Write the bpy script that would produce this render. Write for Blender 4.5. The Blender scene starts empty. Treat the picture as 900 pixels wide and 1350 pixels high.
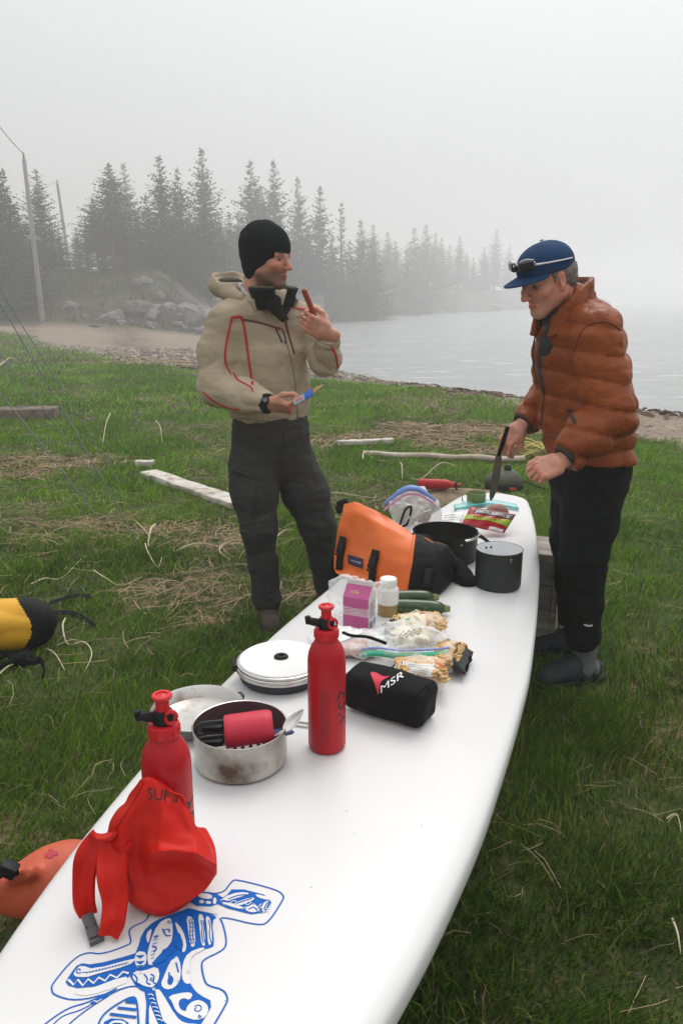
import bpy, math, random
import numpy as np
from mathutils import Vector, Matrix
from mathutils.bvhtree import BVHTree

SC = bpy.context.scene
COL = SC.collection
random.seed(7)
RNG = np.random.default_rng(7)

# ------------------------------------------------------------------ camera
FPX, CAM_H, DECK = 1034.0, 1.48, 0.53          # focal length in photo pixels, eye height, deck height
PITCH = math.atan(280 / FPX)
CA, SA = math.cos(PITCH), math.sin(PITCH)
cam_d = bpy.data.cameras.new('camera')
cam = bpy.data.objects.new('camera', cam_d)
COL.objects.link(cam)
cam_d.sensor_fit = 'VERTICAL'
cam_d.sensor_height = 24.0
cam_d.lens = 24.0 * FPX / 1350.0
cam_d.clip_start, cam_d.clip_end = 0.02, 3000
cam.location = (0, 0, CAM_H)
cam.rotation_euler = (math.pi / 2 - PITCH, 0, 0)
SC.camera = cam

# ------------------------------------------------------------------ sky, sun, exposure
SUN_EL, SUN_AZ = math.radians(58), math.radians(25)     # azimuth measured from +Y (view direction) towards +X
W = bpy.data.worlds.new('World')
SC.world = W
W.use_nodes = True
nt = W.node_tree
nt.nodes.clear()
w_out = nt.nodes.new('ShaderNodeOutputWorld')
sky = nt.nodes.new('ShaderNodeTexSky')
sky.sky_type = 'NISHITA'
sky.sun_disc = False
sky.sun_elevation = SUN_EL
sky.sun_rotation = SUN_AZ
sky.dust_density = 6
hs = nt.nodes.new('ShaderNodeHueSaturation')
hs.inputs['Saturation'].default_value = 0.12
nt.links.new(sky.outputs[0], hs.inputs['Color'])
bg1 = nt.nodes.new('ShaderNodeBackground')
bg1.inputs['Strength'].default_value = 0.05
nt.links.new(hs.outputs[0], bg1.inputs['Color'])
# the fog bank overhead: an overcast sky, brighter towards the zenith
tc = nt.nodes.new('ShaderNodeTexCoord')
sep = nt.nodes.new('ShaderNodeSeparateXYZ')
nt.links.new(tc.outputs['Generated'], sep.inputs[0])
rmp = nt.nodes.new('ShaderNodeMapRange')
rmp.interpolation_type = 'SMOOTHSTEP'
rmp.inputs['From Min'].default_value = 0.0
rmp.inputs['From Max'].default_value = 1.0
rmp.inputs['To Min'].default_value = 0.39
rmp.inputs['To Max'].default_value = 1.0
nt.links.new(sep.outputs['Z'], rmp.inputs['Value'])
bg2 = nt.nodes.new('ShaderNodeBackground')
bg2.inputs['Color'].default_value = (0.985, 0.993, 1.0, 1)
nt.links.new(rmp.outputs[0], bg2.inputs['Strength'])
addw = nt.nodes.new('ShaderNodeAddShader')
nt.links.new(bg1.outputs[0], addw.inputs[0])
nt.links.new(bg2.outputs[0], addw.inputs[1])
nt.links.new(addw.outputs[0], w_out.inputs['Surface'])

sun_d = bpy.data.lights.new('sun', 'SUN')
sun_d.energy = 1.3
sun_d.angle = math.radians(35)
sun_d.color = (1.0, 0.97, 0.93)
sun = bpy.data.objects.new('sun', sun_d)
COL.objects.link(sun)
_sd = Vector((math.sin(SUN_AZ) * math.cos(SUN_EL), math.cos(SUN_AZ) * math.cos(SUN_EL), math.sin(SUN_EL)))
sun.rotation_euler = _sd.to_track_quat('Z', 'Y').to_euler()
sun.location = (0, 0, 30)

SC.view_settings.view_transform = 'Standard'
SC.view_settings.look = 'None'
SC.view_settings.gamma = 1.0
SC.view_settings.exposure = 0.08
SC.view_settings.use_curve_mapping = False
SC.cycles.volume_bounces = 1
SC.cycles.max_bounces = 8
SC.cycles.transparent_max_bounces = 16
SC.cycles.caustics_reflective = False
SC.cycles.caustics_refractive = False

# ------------------------------------------------------------------ measuring helpers (photo measurement -> metres)
def ray(px, py):
    u, v = (px - 450) / FPX, (py - 675) / FPX
    return u, CA - v * SA, -SA - v * CA
def on_z(px, py, z=0.0):
    u, y, d = ray(px, py)
    t = (z - CAM_H) / d
    return Vector((u * t, y * t, z))
def on_y(px, py, Y):
    u, y, d = ray(px, py)
    t = Y / y
    return Vector((u * t, Y, CAM_H + d * t))

# ------------------------------------------------------------------ noise (numpy)
def _hash(i, j, k, s):
    h = (i * 374761393 + j * 668265263 + k * 2147483647 + s * 974634777) & 0xffffffff
    h = ((h ^ (h >> 13)) * 1274126177) & 0xffffffff
    return ((h ^ (h >> 16)) & 0xffff) / 65535.0
def vnoise(P, s=0):
    P = np.asarray(P, float)
    I = np.floor(P).astype(np.int64)
    F = P - I
    F = F * F * (3 - 2 * F)
    out = 0
    for a in (0, 1):
        for b in (0, 1):
            for c in (0, 1):
                w = (F[:, 0] if a else 1 - F[:, 0]) * (F[:, 1] if b else 1 - F[:, 1]) * (F[:, 2] if c else 1 - F[:, 2])
                out = out + w * _hash(I[:, 0] + a, I[:, 1] + b, I[:, 2] + c, s)
    return out * 2 - 1
def fbm(P, oct=3, s=0):
    P = np.asarray(P, float)
    o, a = 0, 1.0
    for q in range(oct):
        o = o + a * vnoise(P * 2 ** q + 17.3 * q, s + q)
        a *= .5
    return o
def fbm2(x, y, f, oct=3, s=0):
    return fbm(np.stack([x * f, y * f, np.zeros_like(x) + .37], 1), oct, s)
def sstep(a, b, x):
    t = np.clip((x - a) / (b - a), 0, 1)
    return t * t * (3 - 2 * t)

# ------------------------------------------------------------------ object helpers
def props(o, label=None, cat=None, group=None, kind=None):
    if label: o['label'] = label
    if cat: o['category'] = cat
    if group: o['group'] = group
    if kind: o['kind'] = kind
    return o
def thing(name, label, cat, loc=(0, 0, 0), group=None):
    o = bpy.data.objects.new(name, None)
    COL.objects.link(o)
    o.location = loc
    o.empty_display_size = .1
    return props(o, label, cat, group)
def put(name, me, mat=None, parent=None):
    o = bpy.data.objects.new(name, me)
    COL.objects.link(o)
    if mat is not None:
        me.materials.clear()
        me.materials.append(mat)
    if parent is not None:
        o.parent = parent
        root, off = parent, Vector((0, 0, 0))
        if parent.type == 'EMPTY':
            o.matrix_parent_inverse = Matrix.Translation(-Vector(parent.location))
    return o
def copy_tree(o, parent=None):
    c = o.copy()
    COL.objects.link(c)
    if parent is not None:
        c.parent = parent
    for ch in list(o.children):
        copy_tree(ch, c)
    return c
def np_mesh(name, V, F, smooth=True, attr=None):
    """F: (n,3) or (n,4) int array, or a list of such arrays."""
    me = bpy.data.meshes.new(name)
    Fs = F if isinstance(F, list) else [F]
    Fs = [np.asarray(f, np.int32) for f in Fs if len(f)]
    V = np.asarray(V, np.float32)
    me.vertices.add(len(V))
    me.vertices.foreach_set('co', V.ravel())
    nl = sum(f.size for f in Fs)
    npoly = sum(len(f) for f in Fs)
    me.loops.add(nl)
    me.polygons.add(npoly)
    me.loops.foreach_set('vertex_index', np.concatenate([f.ravel() for f in Fs]))
    tot = np.concatenate([np.full(len(f), f.shape[1], np.int32) for f in Fs])
    st = np.concatenate([[0], np.cumsum(tot)[:-1]]).astype(np.int32)
    me.polygons.foreach_set('loop_start', st)
    me.polygons.foreach_set('loop_total', tot)
    if smooth:
        me.polygons.foreach_set('use_smooth', np.ones(npoly, bool))
    if attr:
        for k, A in attr.items():
            A = np.asarray(A, np.float32)
            if A.ndim == 1:
                at = me.attributes.new(k, 'FLOAT', 'POINT')
                at.data.foreach_set('value', A)
            else:
                at = me.attributes.new(k, 'FLOAT_COLOR', 'POINT')
                if A.shape[1] == 3:
                    A = np.concatenate([A, np.ones((len(A), 1), np.float32)], 1)
                at.data.foreach_set('color', A.ravel())
    me.update(calc_edges=True)
    me.validate()
    return me
def frame_of(d, up=(0, 0, 1)):
    d = Vector(d).normalized()
    up = Vector(up)
    if abs(d.dot(up)) > .97:
        up = Vector((1, 0, 0)) if abs(d.x) < .9 else Vector((0, 1, 0))
    s = d.cross(up).normalized()
    return s, s.cross(d).normalized()
def smooth_path(pts, n=6):
    """Catmull-Rom through the points"""
    P = [Vector(p) for p in pts]
    if len(P) < 3:
        return [P[0].lerp(P[-1], i / n) for i in range(n + 1)]
    out = []
    for i in range(len(P) - 1):
        a, b, c, d = P[max(i - 1, 0)], P[i], P[i + 1], P[min(i + 2, len(P) - 1)]
        for q in range(n):
            t = q / n
            out.append(0.5 * ((2 * b) + (c - a) * t + (2 * a - 5 * b + 4 * c - d) * t * t + (3 * b - a - 3 * c + d) * t ** 3))
    out.append(P[-1])
    return out
class MB:
    def __init__(s):
        s.V, s.F, s.M = [], [], []
        s.mi = 0
    def add(s, vs, fs):
        b = len(s.V)
        s.V += [tuple(v) for v in vs]
        s.F += [tuple(b + i for i in f) for f in fs]
        s.M += [s.mi] * len(fs)
        return s
    def tube(s, pts, r, n=8, caps=True, sq=1.0, up=(0, 0, 1)):
        pts = [Vector(p) for p in pts]
        m = len(pts)
        rs = r if hasattr(r, '__len__') else [r] * m
        vs, fs = [], []
        for i, p in enumerate(pts):
            d = (pts[min(i + 1, m - 1)] - pts[max(i - 1, 0)])
            a, b = frame_of(d, up)
            for k in range(n):
                t = 2 * math.pi * k / n
                vs.append(p + (a * math.cos(t) + b * math.sin(t) * sq) * rs[i])
        for i in range(m - 1):
            for k in range(n):
                k2 = (k + 1) % n
                fs.append((i * n + k, i * n + k2, (i + 1) * n + k2, (i + 1) * n + k))
        if caps:
            fs.append(tuple(reversed(range(n))))
            fs.append(tuple((m - 1) * n + k for k in range(n)))
        return s.add(vs, fs)
    def lathe(s, prof, n=32, c=(0, 0, 0), M=None, sx=1.0, sy=1.0):
        c = Vector(c)
        vs, fs = [], []
        for (r, z) in prof:
            for k in range(n):
                t = 2 * math.pi * k / n
                v = Vector((r * sx * math.cos(t), r * sy * math.sin(t), z))
                if M is not None:
                    v = M @ v
                vs.append(v + c)
        m = len(prof)
        for i in range(m - 1):
            for k in range(n):
                k2 = (k + 1) % n
                fs.append((i * n + k, i * n + k2, (i + 1) * n + k2, (i + 1) * n + k))
        if prof[0][0] > 1e-6:
            pass
        return s.add(vs, fs)
    def box(s, c, size, R=None, taper=1.0):
        x, y, z = (q / 2 for q in size)
        vs = []
        for dz in (-1, 1):
            k = taper if dz > 0 else 1
            for (dx, dy) in ((-1, -1), (1, -1), (1, 1), (-1, 1)):
                v = Vector((dx * x * k, dy * y * k, dz * z))
                if R is not None:
                    v = R @ v
                vs.append(v + Vector(c))
        return s.add(vs, [(3, 2, 1, 0), (4, 5, 6, 7), (0, 1, 5, 4), (1, 2, 6, 5), (2, 3, 7, 6), (3, 0, 4, 7)])
    def strip(s, pts, w, side):
        """flat ribbon; side: one vector or one for every point"""
        vs, fs = [], []
        for i, p in enumerate(pts):
            sd = Vector(side[i] if hasattr(side[0], '__len__') else side).normalized()
            ww = w[i] if hasattr(w, '__len__') else w
            vs += [Vector(p) - sd * ww / 2, Vector(p) + sd * ww / 2]
        for i in range(len(pts) - 1):
            fs.append((2 * i, 2 * i + 1, 2 * i + 3, 2 * i + 2))
        return s.add(vs, fs)
    def mesh(s, name, smooth=True, angle=40, solid=0.0, bevel=0.0, sub=0, simple=False):
        me = bpy.data.meshes.new(name)
        me.from_pydata(s.V, [], s.F)
        me.update()
        if max(s.M or [0]) > 0:
            me.polygons.foreach_set('material_index', s.M)
        if solid or bevel or sub:
            o = bpy.data.objects.new('tmp', me)
            COL.objects.link(o)
            if solid:
                md = o.modifiers.new('s', 'SOLIDIFY'); md.thickness = solid; md.offset = 0
            if bevel:
                md = o.modifiers.new('b', 'BEVEL'); md.width = bevel; md.segments = 2; md.limit_method = 'ANGLE'
            if sub:
                md = o.modifiers.new('u', 'SUBSURF'); md.levels = sub; md.render_levels = sub
                if simple: md.subdivision_type = 'SIMPLE'
            dg = bpy.context.evaluated_depsgraph_get()
            me2 = bpy.data.meshes.new_from_object(o.evaluated_get(dg))
            bpy.data.objects.remove(o)
            me = me2
            me.name = name
        if smooth:
            me.shade_smooth()
            if angle < 180:
                me.set_sharp_from_angle(angle=math.radians(angle))
        return me
    def build(s, name, mat, parent=None, **k):
        o = put(name, s.mesh(name, **k), None, parent)
        for m in (mat if isinstance(mat, (list, tuple)) else [mat]):
            o.data.materials.append(m)
        return o

# ------------------------------------------------------------------ materials
def N(nt, typ, **kw):
    n = nt.nodes.new(typ)
    for k, v in kw.items():
        if k.startswith('i_'):
            n.inputs[k[2:].replace('_', ' ')].default_value = v
        else:
            setattr(n, k, v)
    return n
def mat(name, col=(.5, .5, .5), rough=.6, metal=0.0, var=.12, vs=25.0, bump=0.0, bs=120.0, attr=None, col2=None, c2=(.45, .6), c2s=6.0,
        spec=.5, coat=0.0, alpha=1.0, sheen=0.0, stretch=(1, 1, 1), sss=0.0, trans=0.0, ior=1.45, bdist=.01, wave=None):
    m = bpy.data.materials.new(name)
    m.use_nodes = True
    nt = m.node_tree
    b = nt.nodes['Principled BSDF']
    L = nt.links.new
    tc = N(nt, 'ShaderNodeTexCoord')
    mp = N(nt, 'ShaderNodeMapping')
    mp.inputs['Scale'].default_value = stretch
    L(tc.outputs['Object'], mp.inputs['Vector'])
    if attr:
        at = N(nt, 'ShaderNodeAttribute', attribute_name=attr)
        src = at.outputs['Color']
    else:
        rgb = N(nt, 'ShaderNodeRGB')
        rgb.outputs[0].default_value = (*col, 1)
        src = rgb.outputs[0]
    if col2 is not None:
        n2 = N(nt, 'ShaderNodeTexNoise'); n2.inputs['Scale'].default_value = c2s; n2.inputs['Detail'].default_value = 5
        L(mp.outputs[0], n2.inputs['Vector'])
        r2 = N(nt, 'ShaderNodeMapRange'); r2.inputs['From Min'].default_value = c2[0]; r2.inputs['From Max'].default_value = c2[1]
        L(n2.outputs['Fac'], r2.inputs['Value'])
        mx = N(nt, 'ShaderNodeMix', data_type='RGBA')
        L(r2.outputs[0], mx.inputs['Factor']); L(src, mx.inputs['A']); mx.inputs['B'].default_value = (*col2, 1)
        src = mx.outputs['Result']
    if var:
        n1 = N(nt, 'ShaderNodeTexNoise'); n1.inputs['Scale'].default_value = vs; n1.inputs['Detail'].default_value = 4
        L(mp.outputs[0], n1.inputs['Vector'])
        r1 = N(nt, 'ShaderNodeMapRange'); r1.inputs['From Min'].default_value = .25; r1.inputs['From Max'].default_value = .75
        r1.inputs['To Min'].default_value = 1 - var; r1.inputs['To Max'].default_value = 1 + var
        L(n1.outputs['Fac'], r1.inputs['Value'])
        mu = N(nt, 'ShaderNodeVectorMath', operation='SCALE')
        L(src, mu.inputs[0]); L(r1.outputs[0], mu.inputs['Scale'])
        src = mu.outputs[0]
    L(src, b.inputs['Base Color'])
    b.inputs['Roughness'].default_value = rough
    b.inputs['Metallic'].default_value = metal
    b.inputs['Specular IOR Level'].default_value = spec
    b.inputs['Coat Weight'].default_value = coat
    b.inputs['Alpha'].default_value = alpha
    b.inputs['Sheen Weight'].default_value = sheen
    b.inputs['Transmission Weight'].default_value = trans
    b.inputs['IOR'].default_value = ior
    if sss:
        b.inputs['Subsurface Weight'].default_value = sss
        b.inputs['Subsurface Radius'].default_value = (.012, .005, .003)
        b.inputs['Subsurface Scale'].default_value = 1.0
    if bump:
        n3 = N(nt, 'ShaderNodeTexNoise'); n3.inputs['Scale'].default_value = bs; n3.inputs['Detail'].default_value = 4
        L(mp.outputs[0], n3.inputs['Vector'])
        bp = N(nt, 'ShaderNodeBump'); bp.inputs['Strength'].default_value = bump; bp.inputs['Distance'].default_value = bdist
        L(n3.outputs['Fac'], bp.inputs['Height'])
        L(bp.outputs[0], b.inputs['Normal'])
    return m
def film(name, tint=(.9, .92, .92), opac=.22, rough=.12, bump=.5, bs=45):
    """clear plastic film: mostly see-through, glossy creases"""
    m = mat(name, tint, rough, var=.05, bump=bump, bs=bs, spec=.8, bdist=.02)
    nt = m.node_tree
    b = nt.nodes['Principled BSDF']
    o = nt.nodes['Material Output']
    tr = N(nt, 'ShaderNodeBsdfTransparent')
    fr = N(nt, 'ShaderNodeLayerWeight'); fr.inputs['Blend'].default_value = .35
    mr = N(nt, 'ShaderNodeMapRange'); mr.inputs['To Min'].default_value = opac; mr.inputs['To Max'].default_value = min(1, opac + .55)
    nt.links.new(fr.outputs['Facing'], mr.inputs['Value'])
    mx = N(nt, 'ShaderNodeMixShader')
    nt.links.new(mr.outputs[0], mx.inputs[0]); nt.links.new(tr.outputs[0], mx.inputs[1]); nt.links.new(b.outputs[0], mx.inputs[2])
    nt.links.new(mx.outputs[0], o.inputs['Surface'])
    return m

# ------------------------------------------------------------------ soft bodies: signed-distance fields meshed with surface nets
class Blob:
    """a smooth union of tapered limbs, ellipsoids and boxes"""
    def __init__(s, k=.03):
        s.p, s.k, s.post, s.lo, s.hi = [], k, [], np.full(3, 1e9), np.full(3, -1e9)
    def _bb(s, c, r):
        c = np.asarray(c, float)
        s.lo = np.minimum(s.lo, c - r); s.hi = np.maximum(s.hi, c + r)
    def cap(s, a, b, ra, rb=None, k=None, neg=False, side=None, q=1.0, puff=None):
        rb = ra if rb is None else rb
        a, b = np.asarray(a, float), np.asarray(b, float)
        if not neg:
            s._bb(a, ra * max(1, q) + .03); s._bb(b, rb * max(1, q) + .03)
        ab = b - a
        L2 = max((ab * ab).sum(), 1e-12)
        L = math.sqrt(L2)
        fr = None
        if side is not None:
            t = ab / L
            sd = np.asarray(side, float); sd = sd - t * (sd @ t); sd /= np.linalg.norm(sd)
            fr = (sd, np.cross(t, sd))
        def f(P):
            v = P - a
            tt = np.clip(v @ ab / L2, 0, 1)
            w = v - tt[:, None] * ab
            r = ra + (rb - ra) * tt
            if puff is not None:
                r = r + puff(tt * L, P)
            if fr is None:
                return np.sqrt((w * w).sum(1)) - r
            x, y = w @ fr[0], w @ fr[1]
            z2 = np.maximum((w * w).sum(1) - x * x - y * y, 0)
            kk = np.sqrt(x * x + (y / q) ** 2 + z2) + 1e-9
            return (kk - r) * kk / (np.sqrt(x * x + y * y / q ** 4 + z2) + 1e-9)
        s.p.append((f, s.k if k is None else k, neg))
        return s
    def chain(s, pts, rs, **kw):
        for i in range(len(pts) - 1):
            s.cap(pts[i], pts[i + 1], rs[i], rs[i + 1], **kw)
        return s
    def ell(s, c, r, R=None, k=None, neg=False):
        c, r = np.asarray(c, float), np.asarray(r, float)
        if not neg:
            s._bb(c, r.max() + .02)
        Rm = None if R is None else np.asarray(R, float)
        def f(P):
            v = P - c
            if Rm is not None:
                v = v @ Rm                      # columns of R are the ellipsoid's axes
            k0 = np.sqrt(((v / r) ** 2).sum(1)) + 1e-9
            k1 = np.sqrt(((v / (r * r)) ** 2).sum(1)) + 1e-9
            return k0 * (k0 - 1) / k1
        s.p.append((f, s.k if k is None else k, neg))
        return s
    def box(s, c, half, R=None, rnd=.01, k=None, neg=False):
        c, h = np.asarray(c, float), np.asarray(half, float) - rnd
        if not neg:
            s._bb(c, np.linalg.norm(half) + .02)
        Rm = None if R is None else np.asarray(R, float)
        def f(P):
            v = P - c
            if Rm is not None:
                v = v @ Rm
            q = np.abs(v) - h
            return np.sqrt((np.maximum(q, 0) ** 2).sum(1)) + np.minimum(q.max(1), 0) - rnd
        s.p.append((f, s.k if k is None else k, neg))
        return s
    def disp(s, fn):
        s.post.append(fn)
        return s
    def d(s, P):
        D = None
        for f, k, neg in s.p:
            e = f(P)
            if neg:
                e = -e
                if k > 0:
                    h = np.maximum(k - np.abs(D - e), 0) / k
                    D = np.maximum(D, e) + h * h * k * .25
                else:
                    D = np.maximum(D, e)
            elif D is None:
                D = e
            elif k > 0:
                h = np.maximum(k - np.abs(D - e), 0) / k
                D = np.minimum(D, e) - h * h * k * .25
            else:
                D = np.minimum(D, e)
        return D
    def dd(s, P):
        D = s.d(P)
        for fn in s.post:
            D = D + fn(P, D)
        return D
    def raw(s, h=.008, cut=None, M=None):
        """surface nets -> V, F (quads)"""
        lo, hi = s.lo - 3 * h, s.hi + 3 * h
        n = np.ceil((hi - lo) / h).astype(int) + 1
        B = 4
        nc = np.ceil(n / B).astype(int) + 1
        g = np.stack(np.meshgrid(*[np.arange(q) for q in nc], indexing='ij'), -1).reshape(-1, 3)
        Dc = s.d(lo + g * (h * B)).reshape(nc)
        near = np.abs(Dc) < h * B * 1.8 + .035
        full = np.repeat(np.repeat(np.repeat(Dc, B, 0), B, 1), B, 2)
        off = B // 2
        full = full[off:off + n[0], off:off + n[1], off:off + n[2]] if min(full.shape[i] - off - n[i] for i in range(3)) >= 0 else full[:n[0], :n[1], :n[2]]
        msk = np.repeat(np.repeat(np.repeat(near, B, 0), B, 1), B, 2)
        msk = msk[off:off + n[0], off:off + n[1], off:off + n[2]] if min(msk.shape[i] - off - n[i] for i in range(3)) >= 0 else msk[:n[0], :n[1], :n[2]]
        D = full.copy()
        ii = np.argwhere(msk)
        D[msk] = s.dd(lo + ii * h)
        D = np.where(D == 0, 1e-9, D)
        S = D < 0
        c = [S[a:n[0] - 1 + a, b:n[1] - 1 + b, e:n[2] - 1 + e] for a in (0, 1) for b in (0, 1) for e in (0, 1)]
        anyc = np.logical_or.reduce(c); allc = np.logical_and.reduce(c)
        act = anyc & ~allc
        ci = np.argwhere(act)
        idx = np.full(act.shape, -1, np.int64)
        idx[act] = np.arange(len(ci))
        vals = {}
        for a in (0, 1):
            for b in (0, 1):
                for e in (0, 1):
                    vals[a, b, e] = D[ci[:, 0] + a, ci[:, 1] + b, ci[:, 2] + e]
        acc = np.zeros((len(ci), 3)); cnt = np.zeros(len(ci))
        for ax in range(3):
            o1, o2 = [q for q in range(3) if q != ax]
            for p in (0, 1):
                for q in (0, 1):
                    k0 = [0, 0, 0]; k0[o1] = p; k0[o2] = q
                    k1 = list(k0); k1[ax] = 1
                    v0, v1 = vals[tuple(k0)], vals[tuple(k1)]
                    m = (v0 < 0) != (v1 < 0)
                    t = np.where(m, v0 / np.where(m, v0 - v1, 1), 0)
                    pt = np.tile(np.array(k0, float), (len(ci), 1)); pt[:, ax] = t
                    acc += pt * m[:, None]; cnt += m
        V = lo + (ci + acc / cnt[:, None]) * h
        F = []
        for ax in range(3):
            o1, o2 = (ax + 1) % 3, (ax + 2) % 3
            sl0 = [slice(None)] * 3; sl1 = [slice(None)] * 3
            sl0[ax] = slice(0, -1); sl1[ax] = slice(1, None)
            A, Bq = S[tuple(sl0)], S[tuple(sl1)]
            e = np.argwhere(A != Bq)
            e = e[(e[:, o1] > 0) & (e[:, o2] > 0) & (e[:, o1] < n[o1] - 1) & (e[:, o2] < n[o2] - 1)]
            d1 = np.zeros(3, int); d1[o1] = 1
            d2 = np.zeros(3, int); d2[o2] = 1
            q = [e - d1 - d2, e - d2, e, e - d1]
            I = np.stack([idx[tuple(x.T)] for x in q], 1)
            fl = A[tuple(e.T)]
            I = np.where(fl[:, None], I, I[:, ::-1])
            I = I[(I >= 0).all(1)]
            F.append(I)
        F = np.concatenate(F)
        if cut is not None:
            keep = cut(V)
            F = F[keep[F].all(1)]
            used = np.unique(F)
            rm = np.full(len(V), -1, np.int64); rm[used] = np.arange(len(used))
            V, F = V[used], rm[F]
        return V, F
    def build(s, name, mt, parent=None, h=.008, col=None, cut=None, relax=1):
        V, F = s.raw(h, cut)
        V = relax_mesh(V, F, relax)
        me = np_mesh(name, V, F, attr={'tint': col(V)} if col else None)
        return put(name, me, mt, parent)
def relax_mesh(V, F, it=1, lam=.5):
    for _ in range(it):
        acc = np.zeros_like(V); c = np.zeros(len(V))
        for a, b in ((0, 1), (1, 2), (2, 3), (3, 0)):
            for i, j in ((a, b), (b, a)):
                np.add.at(acc, F[:, i], V[F[:, j]]); np.add.at(c, F[:, i], 1)
        V = V + lam * (acc / np.maximum(c, 1)[:, None] - V)
    return V
def bvh_of(*objs):
    vs, fs = [], []
    for o in objs:
        b = len(vs)
        vs += [v.co.copy() for v in o.data.vertices]
        fs += [tuple(b + i for i in p.vertices) for p in o.data.polygons]
    return BVHTree.FromPolygons(vs, fs)
def stick(bvh, p, off=.001):
    q, nrm, i, d = bvh.find_nearest(Vector(p))
    return q + nrm * off, nrm
def cast(bvh, px, py, off=.001):
    """where the sight line of a measured photo point meets a surface"""
    r = Vector(ray(px, py)).normalized()
    q, nrm, i, d = bvh.ray_cast(Vector((0, 0, CAM_H)), r)
    if q is None:
        return None, None
    if nrm.dot(r) > 0:
        nrm = -nrm
    return q + nrm * off, nrm
def seam(bvh, pts, w, name, mt, parent, off=.0015, raise_=.002, n=6):
    """a raised tape following a surface through measured photo points"""
    hit = []
    for p in smooth_path([(a, b, 0) for a, b in pts], n):
        q, nr = cast(bvh, p[0], p[1], 0)
        if q is not None and (not hit or (q - hit[-1][0]).length < .12):
            hit.append((q, nr))
    mb = MB()
    vs, fs = [], []
    m = len(hit)
    if m < 2:
        return None
    for i, (q, nr) in enumerate(hit):
        t = (hit[min(i + 1, m - 1)][0] - hit[max(i - 1, 0)][0]).normalized()
        sd = t.cross(nr).normalized()
        for a, e in ((-.5, -.001), (-.42, raise_), (.42, raise_), (.5, -.001)):
            vs.append(q + sd * w * a + nr * (off + e))
    for i in range(m - 1):
        for k in range(3):
            fs.append((4 * i + k, 4 * i + k + 1, 4 * i + k + 5, 4 * i + k + 4))
    mb.add(vs, fs)
    return mb.build(name, mt, parent, angle=180)

# ------------------------------------------------------------------ lettering
_txt = {}
def glyphs(body, shear=0.0, bold=0.0, spacing=1.0):
    cu = bpy.data.curves.new('lettering', 'FONT')
    cu.body = body
    cu.align_x = 'CENTER'; cu.align_y = 'CENTER'
    cu.shear = shear
    cu.offset = bold
    cu.space_character = spacing
    cu.resolution_u = 3
    o = bpy.data.objects.new('tmp', cu)
    COL.objects.link(o)
    dg = bpy.context.evaluated_depsgraph_get()
    me = bpy.data.meshes.new_from_object(o.evaluated_get(dg))
    import bmesh
    bm = bmesh.new(); bm.from_mesh(me)
    bmesh.ops.remove_doubles(bm, verts=bm.verts, dist=1e-5)
    bmesh.ops.triangulate(bm, faces=bm.faces, ngon_method='EAR_CLIP')
    bm.to_mesh(me); bm.free()
    V = np.array([v.co[:] for v in me.vertices]); F = [tuple(p.vertices) for p in me.polygons]
    bpy.data.objects.remove(o); bpy.data.curves.remove(cu); bpy.data.meshes.remove(me)
    V = V[:, :2]
    lo, hi = V.min(0), V.max(0)
    V = (V - (lo + hi) / 2)
    return V / (hi[0] - lo[0]), F            # width 1
def lettering(body, fn, width, name, mt, parent, hscale=1.0, **kw):
    """fn maps (x, y) in metres on the label to a 3-D point"""
    V, F = glyphs(body, **kw)
    mb = MB()
    mb.add([fn(x * width, y * width * hscale) for x, y in V], F)
    o = mb.build(name, mt, parent, smooth=False)
    return o
def plane_map(o, ex, ey, off=0.0):
    o, ex, ey = Vector(o), Vector(ex).normalized(), Vector(ey).normalized()
    n = ex.cross(ey).normalized()
    return lambda x, y: o + ex * x + ey * y + n * off
# ================================================================== THE SETTING
# ------------------------------------------------------------------ terrain
HAY = [(78, 604, .62, .34), (40, 618, .4, .3), (455, 577, .38, .22), (478, 572, .2, .2), (560, 572, .55, .28), (600, 583, .5, .22), (650, 592, .4, .2), (280, 812, .13, .07),
       (590, 655, .62, .26), (545, 560, .4, .3), (215, 468, 1.6, .5), (160, 478, 1.2, .4), (690, 560, 1.0, .5), (640, 565, .9, .4), (240, 770, .45, .3), (120, 690, .5, .5), (410, 770, .4, .3), (300, 700, .4, .4), (220, 690, .3, .2)]
HAYG = [(on_z(a, b), rx, ry) for a, b, rx, ry in HAY]
def hay_w(x, y):
    w = np.zeros_like(x)
    for g, rx, ry in HAYG:
        w = np.maximum(w, np.exp(-(((x - g.x) / rx) ** 2 + ((y - g.y) / ry) ** 2) * 1.2))
    return w
SEA = np.array([(300, -60), (60, 0), (20, 10), (9, 15), (6, 18), (2, 24), (-1, 30), (-3.5, 41), (-6, 51), (-5.5, 62), (-4, 78), (0, 95), (4.5, 112), (3, 125),
                (16, 150), (34, 182), (66, 250), (98, 330), (116, 340), (112, 400), (118, 560), (150, 900), (1500, 900), (1500, -60)], float)
def sea_sd(x, y):
    """distance to the waterline, positive on land"""
    d = np.full(x.shape, 1e9); ins = np.zeros(x.shape, bool)
    n = len(SEA)
    for i in range(n):
        a, b = SEA[i], SEA[(i + 1) % n]
        e = b - a
        t = np.clip(((x - a[0]) * e[0] + (y - a[1]) * e[1]) / (e @ e), 0, 1)
        d = np.minimum(d, np.hypot(x - a[0] - t * e[0], y - a[1] - t * e[1]))
        c = ((a[1] > y) != (b[1] > y))
        xi = a[0] + (y - a[1]) / (e[1] if e[1] else 1e-9) * e[0]
        ins ^= c & (x < xi)
    return np.where(ins, -d, d)
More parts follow.
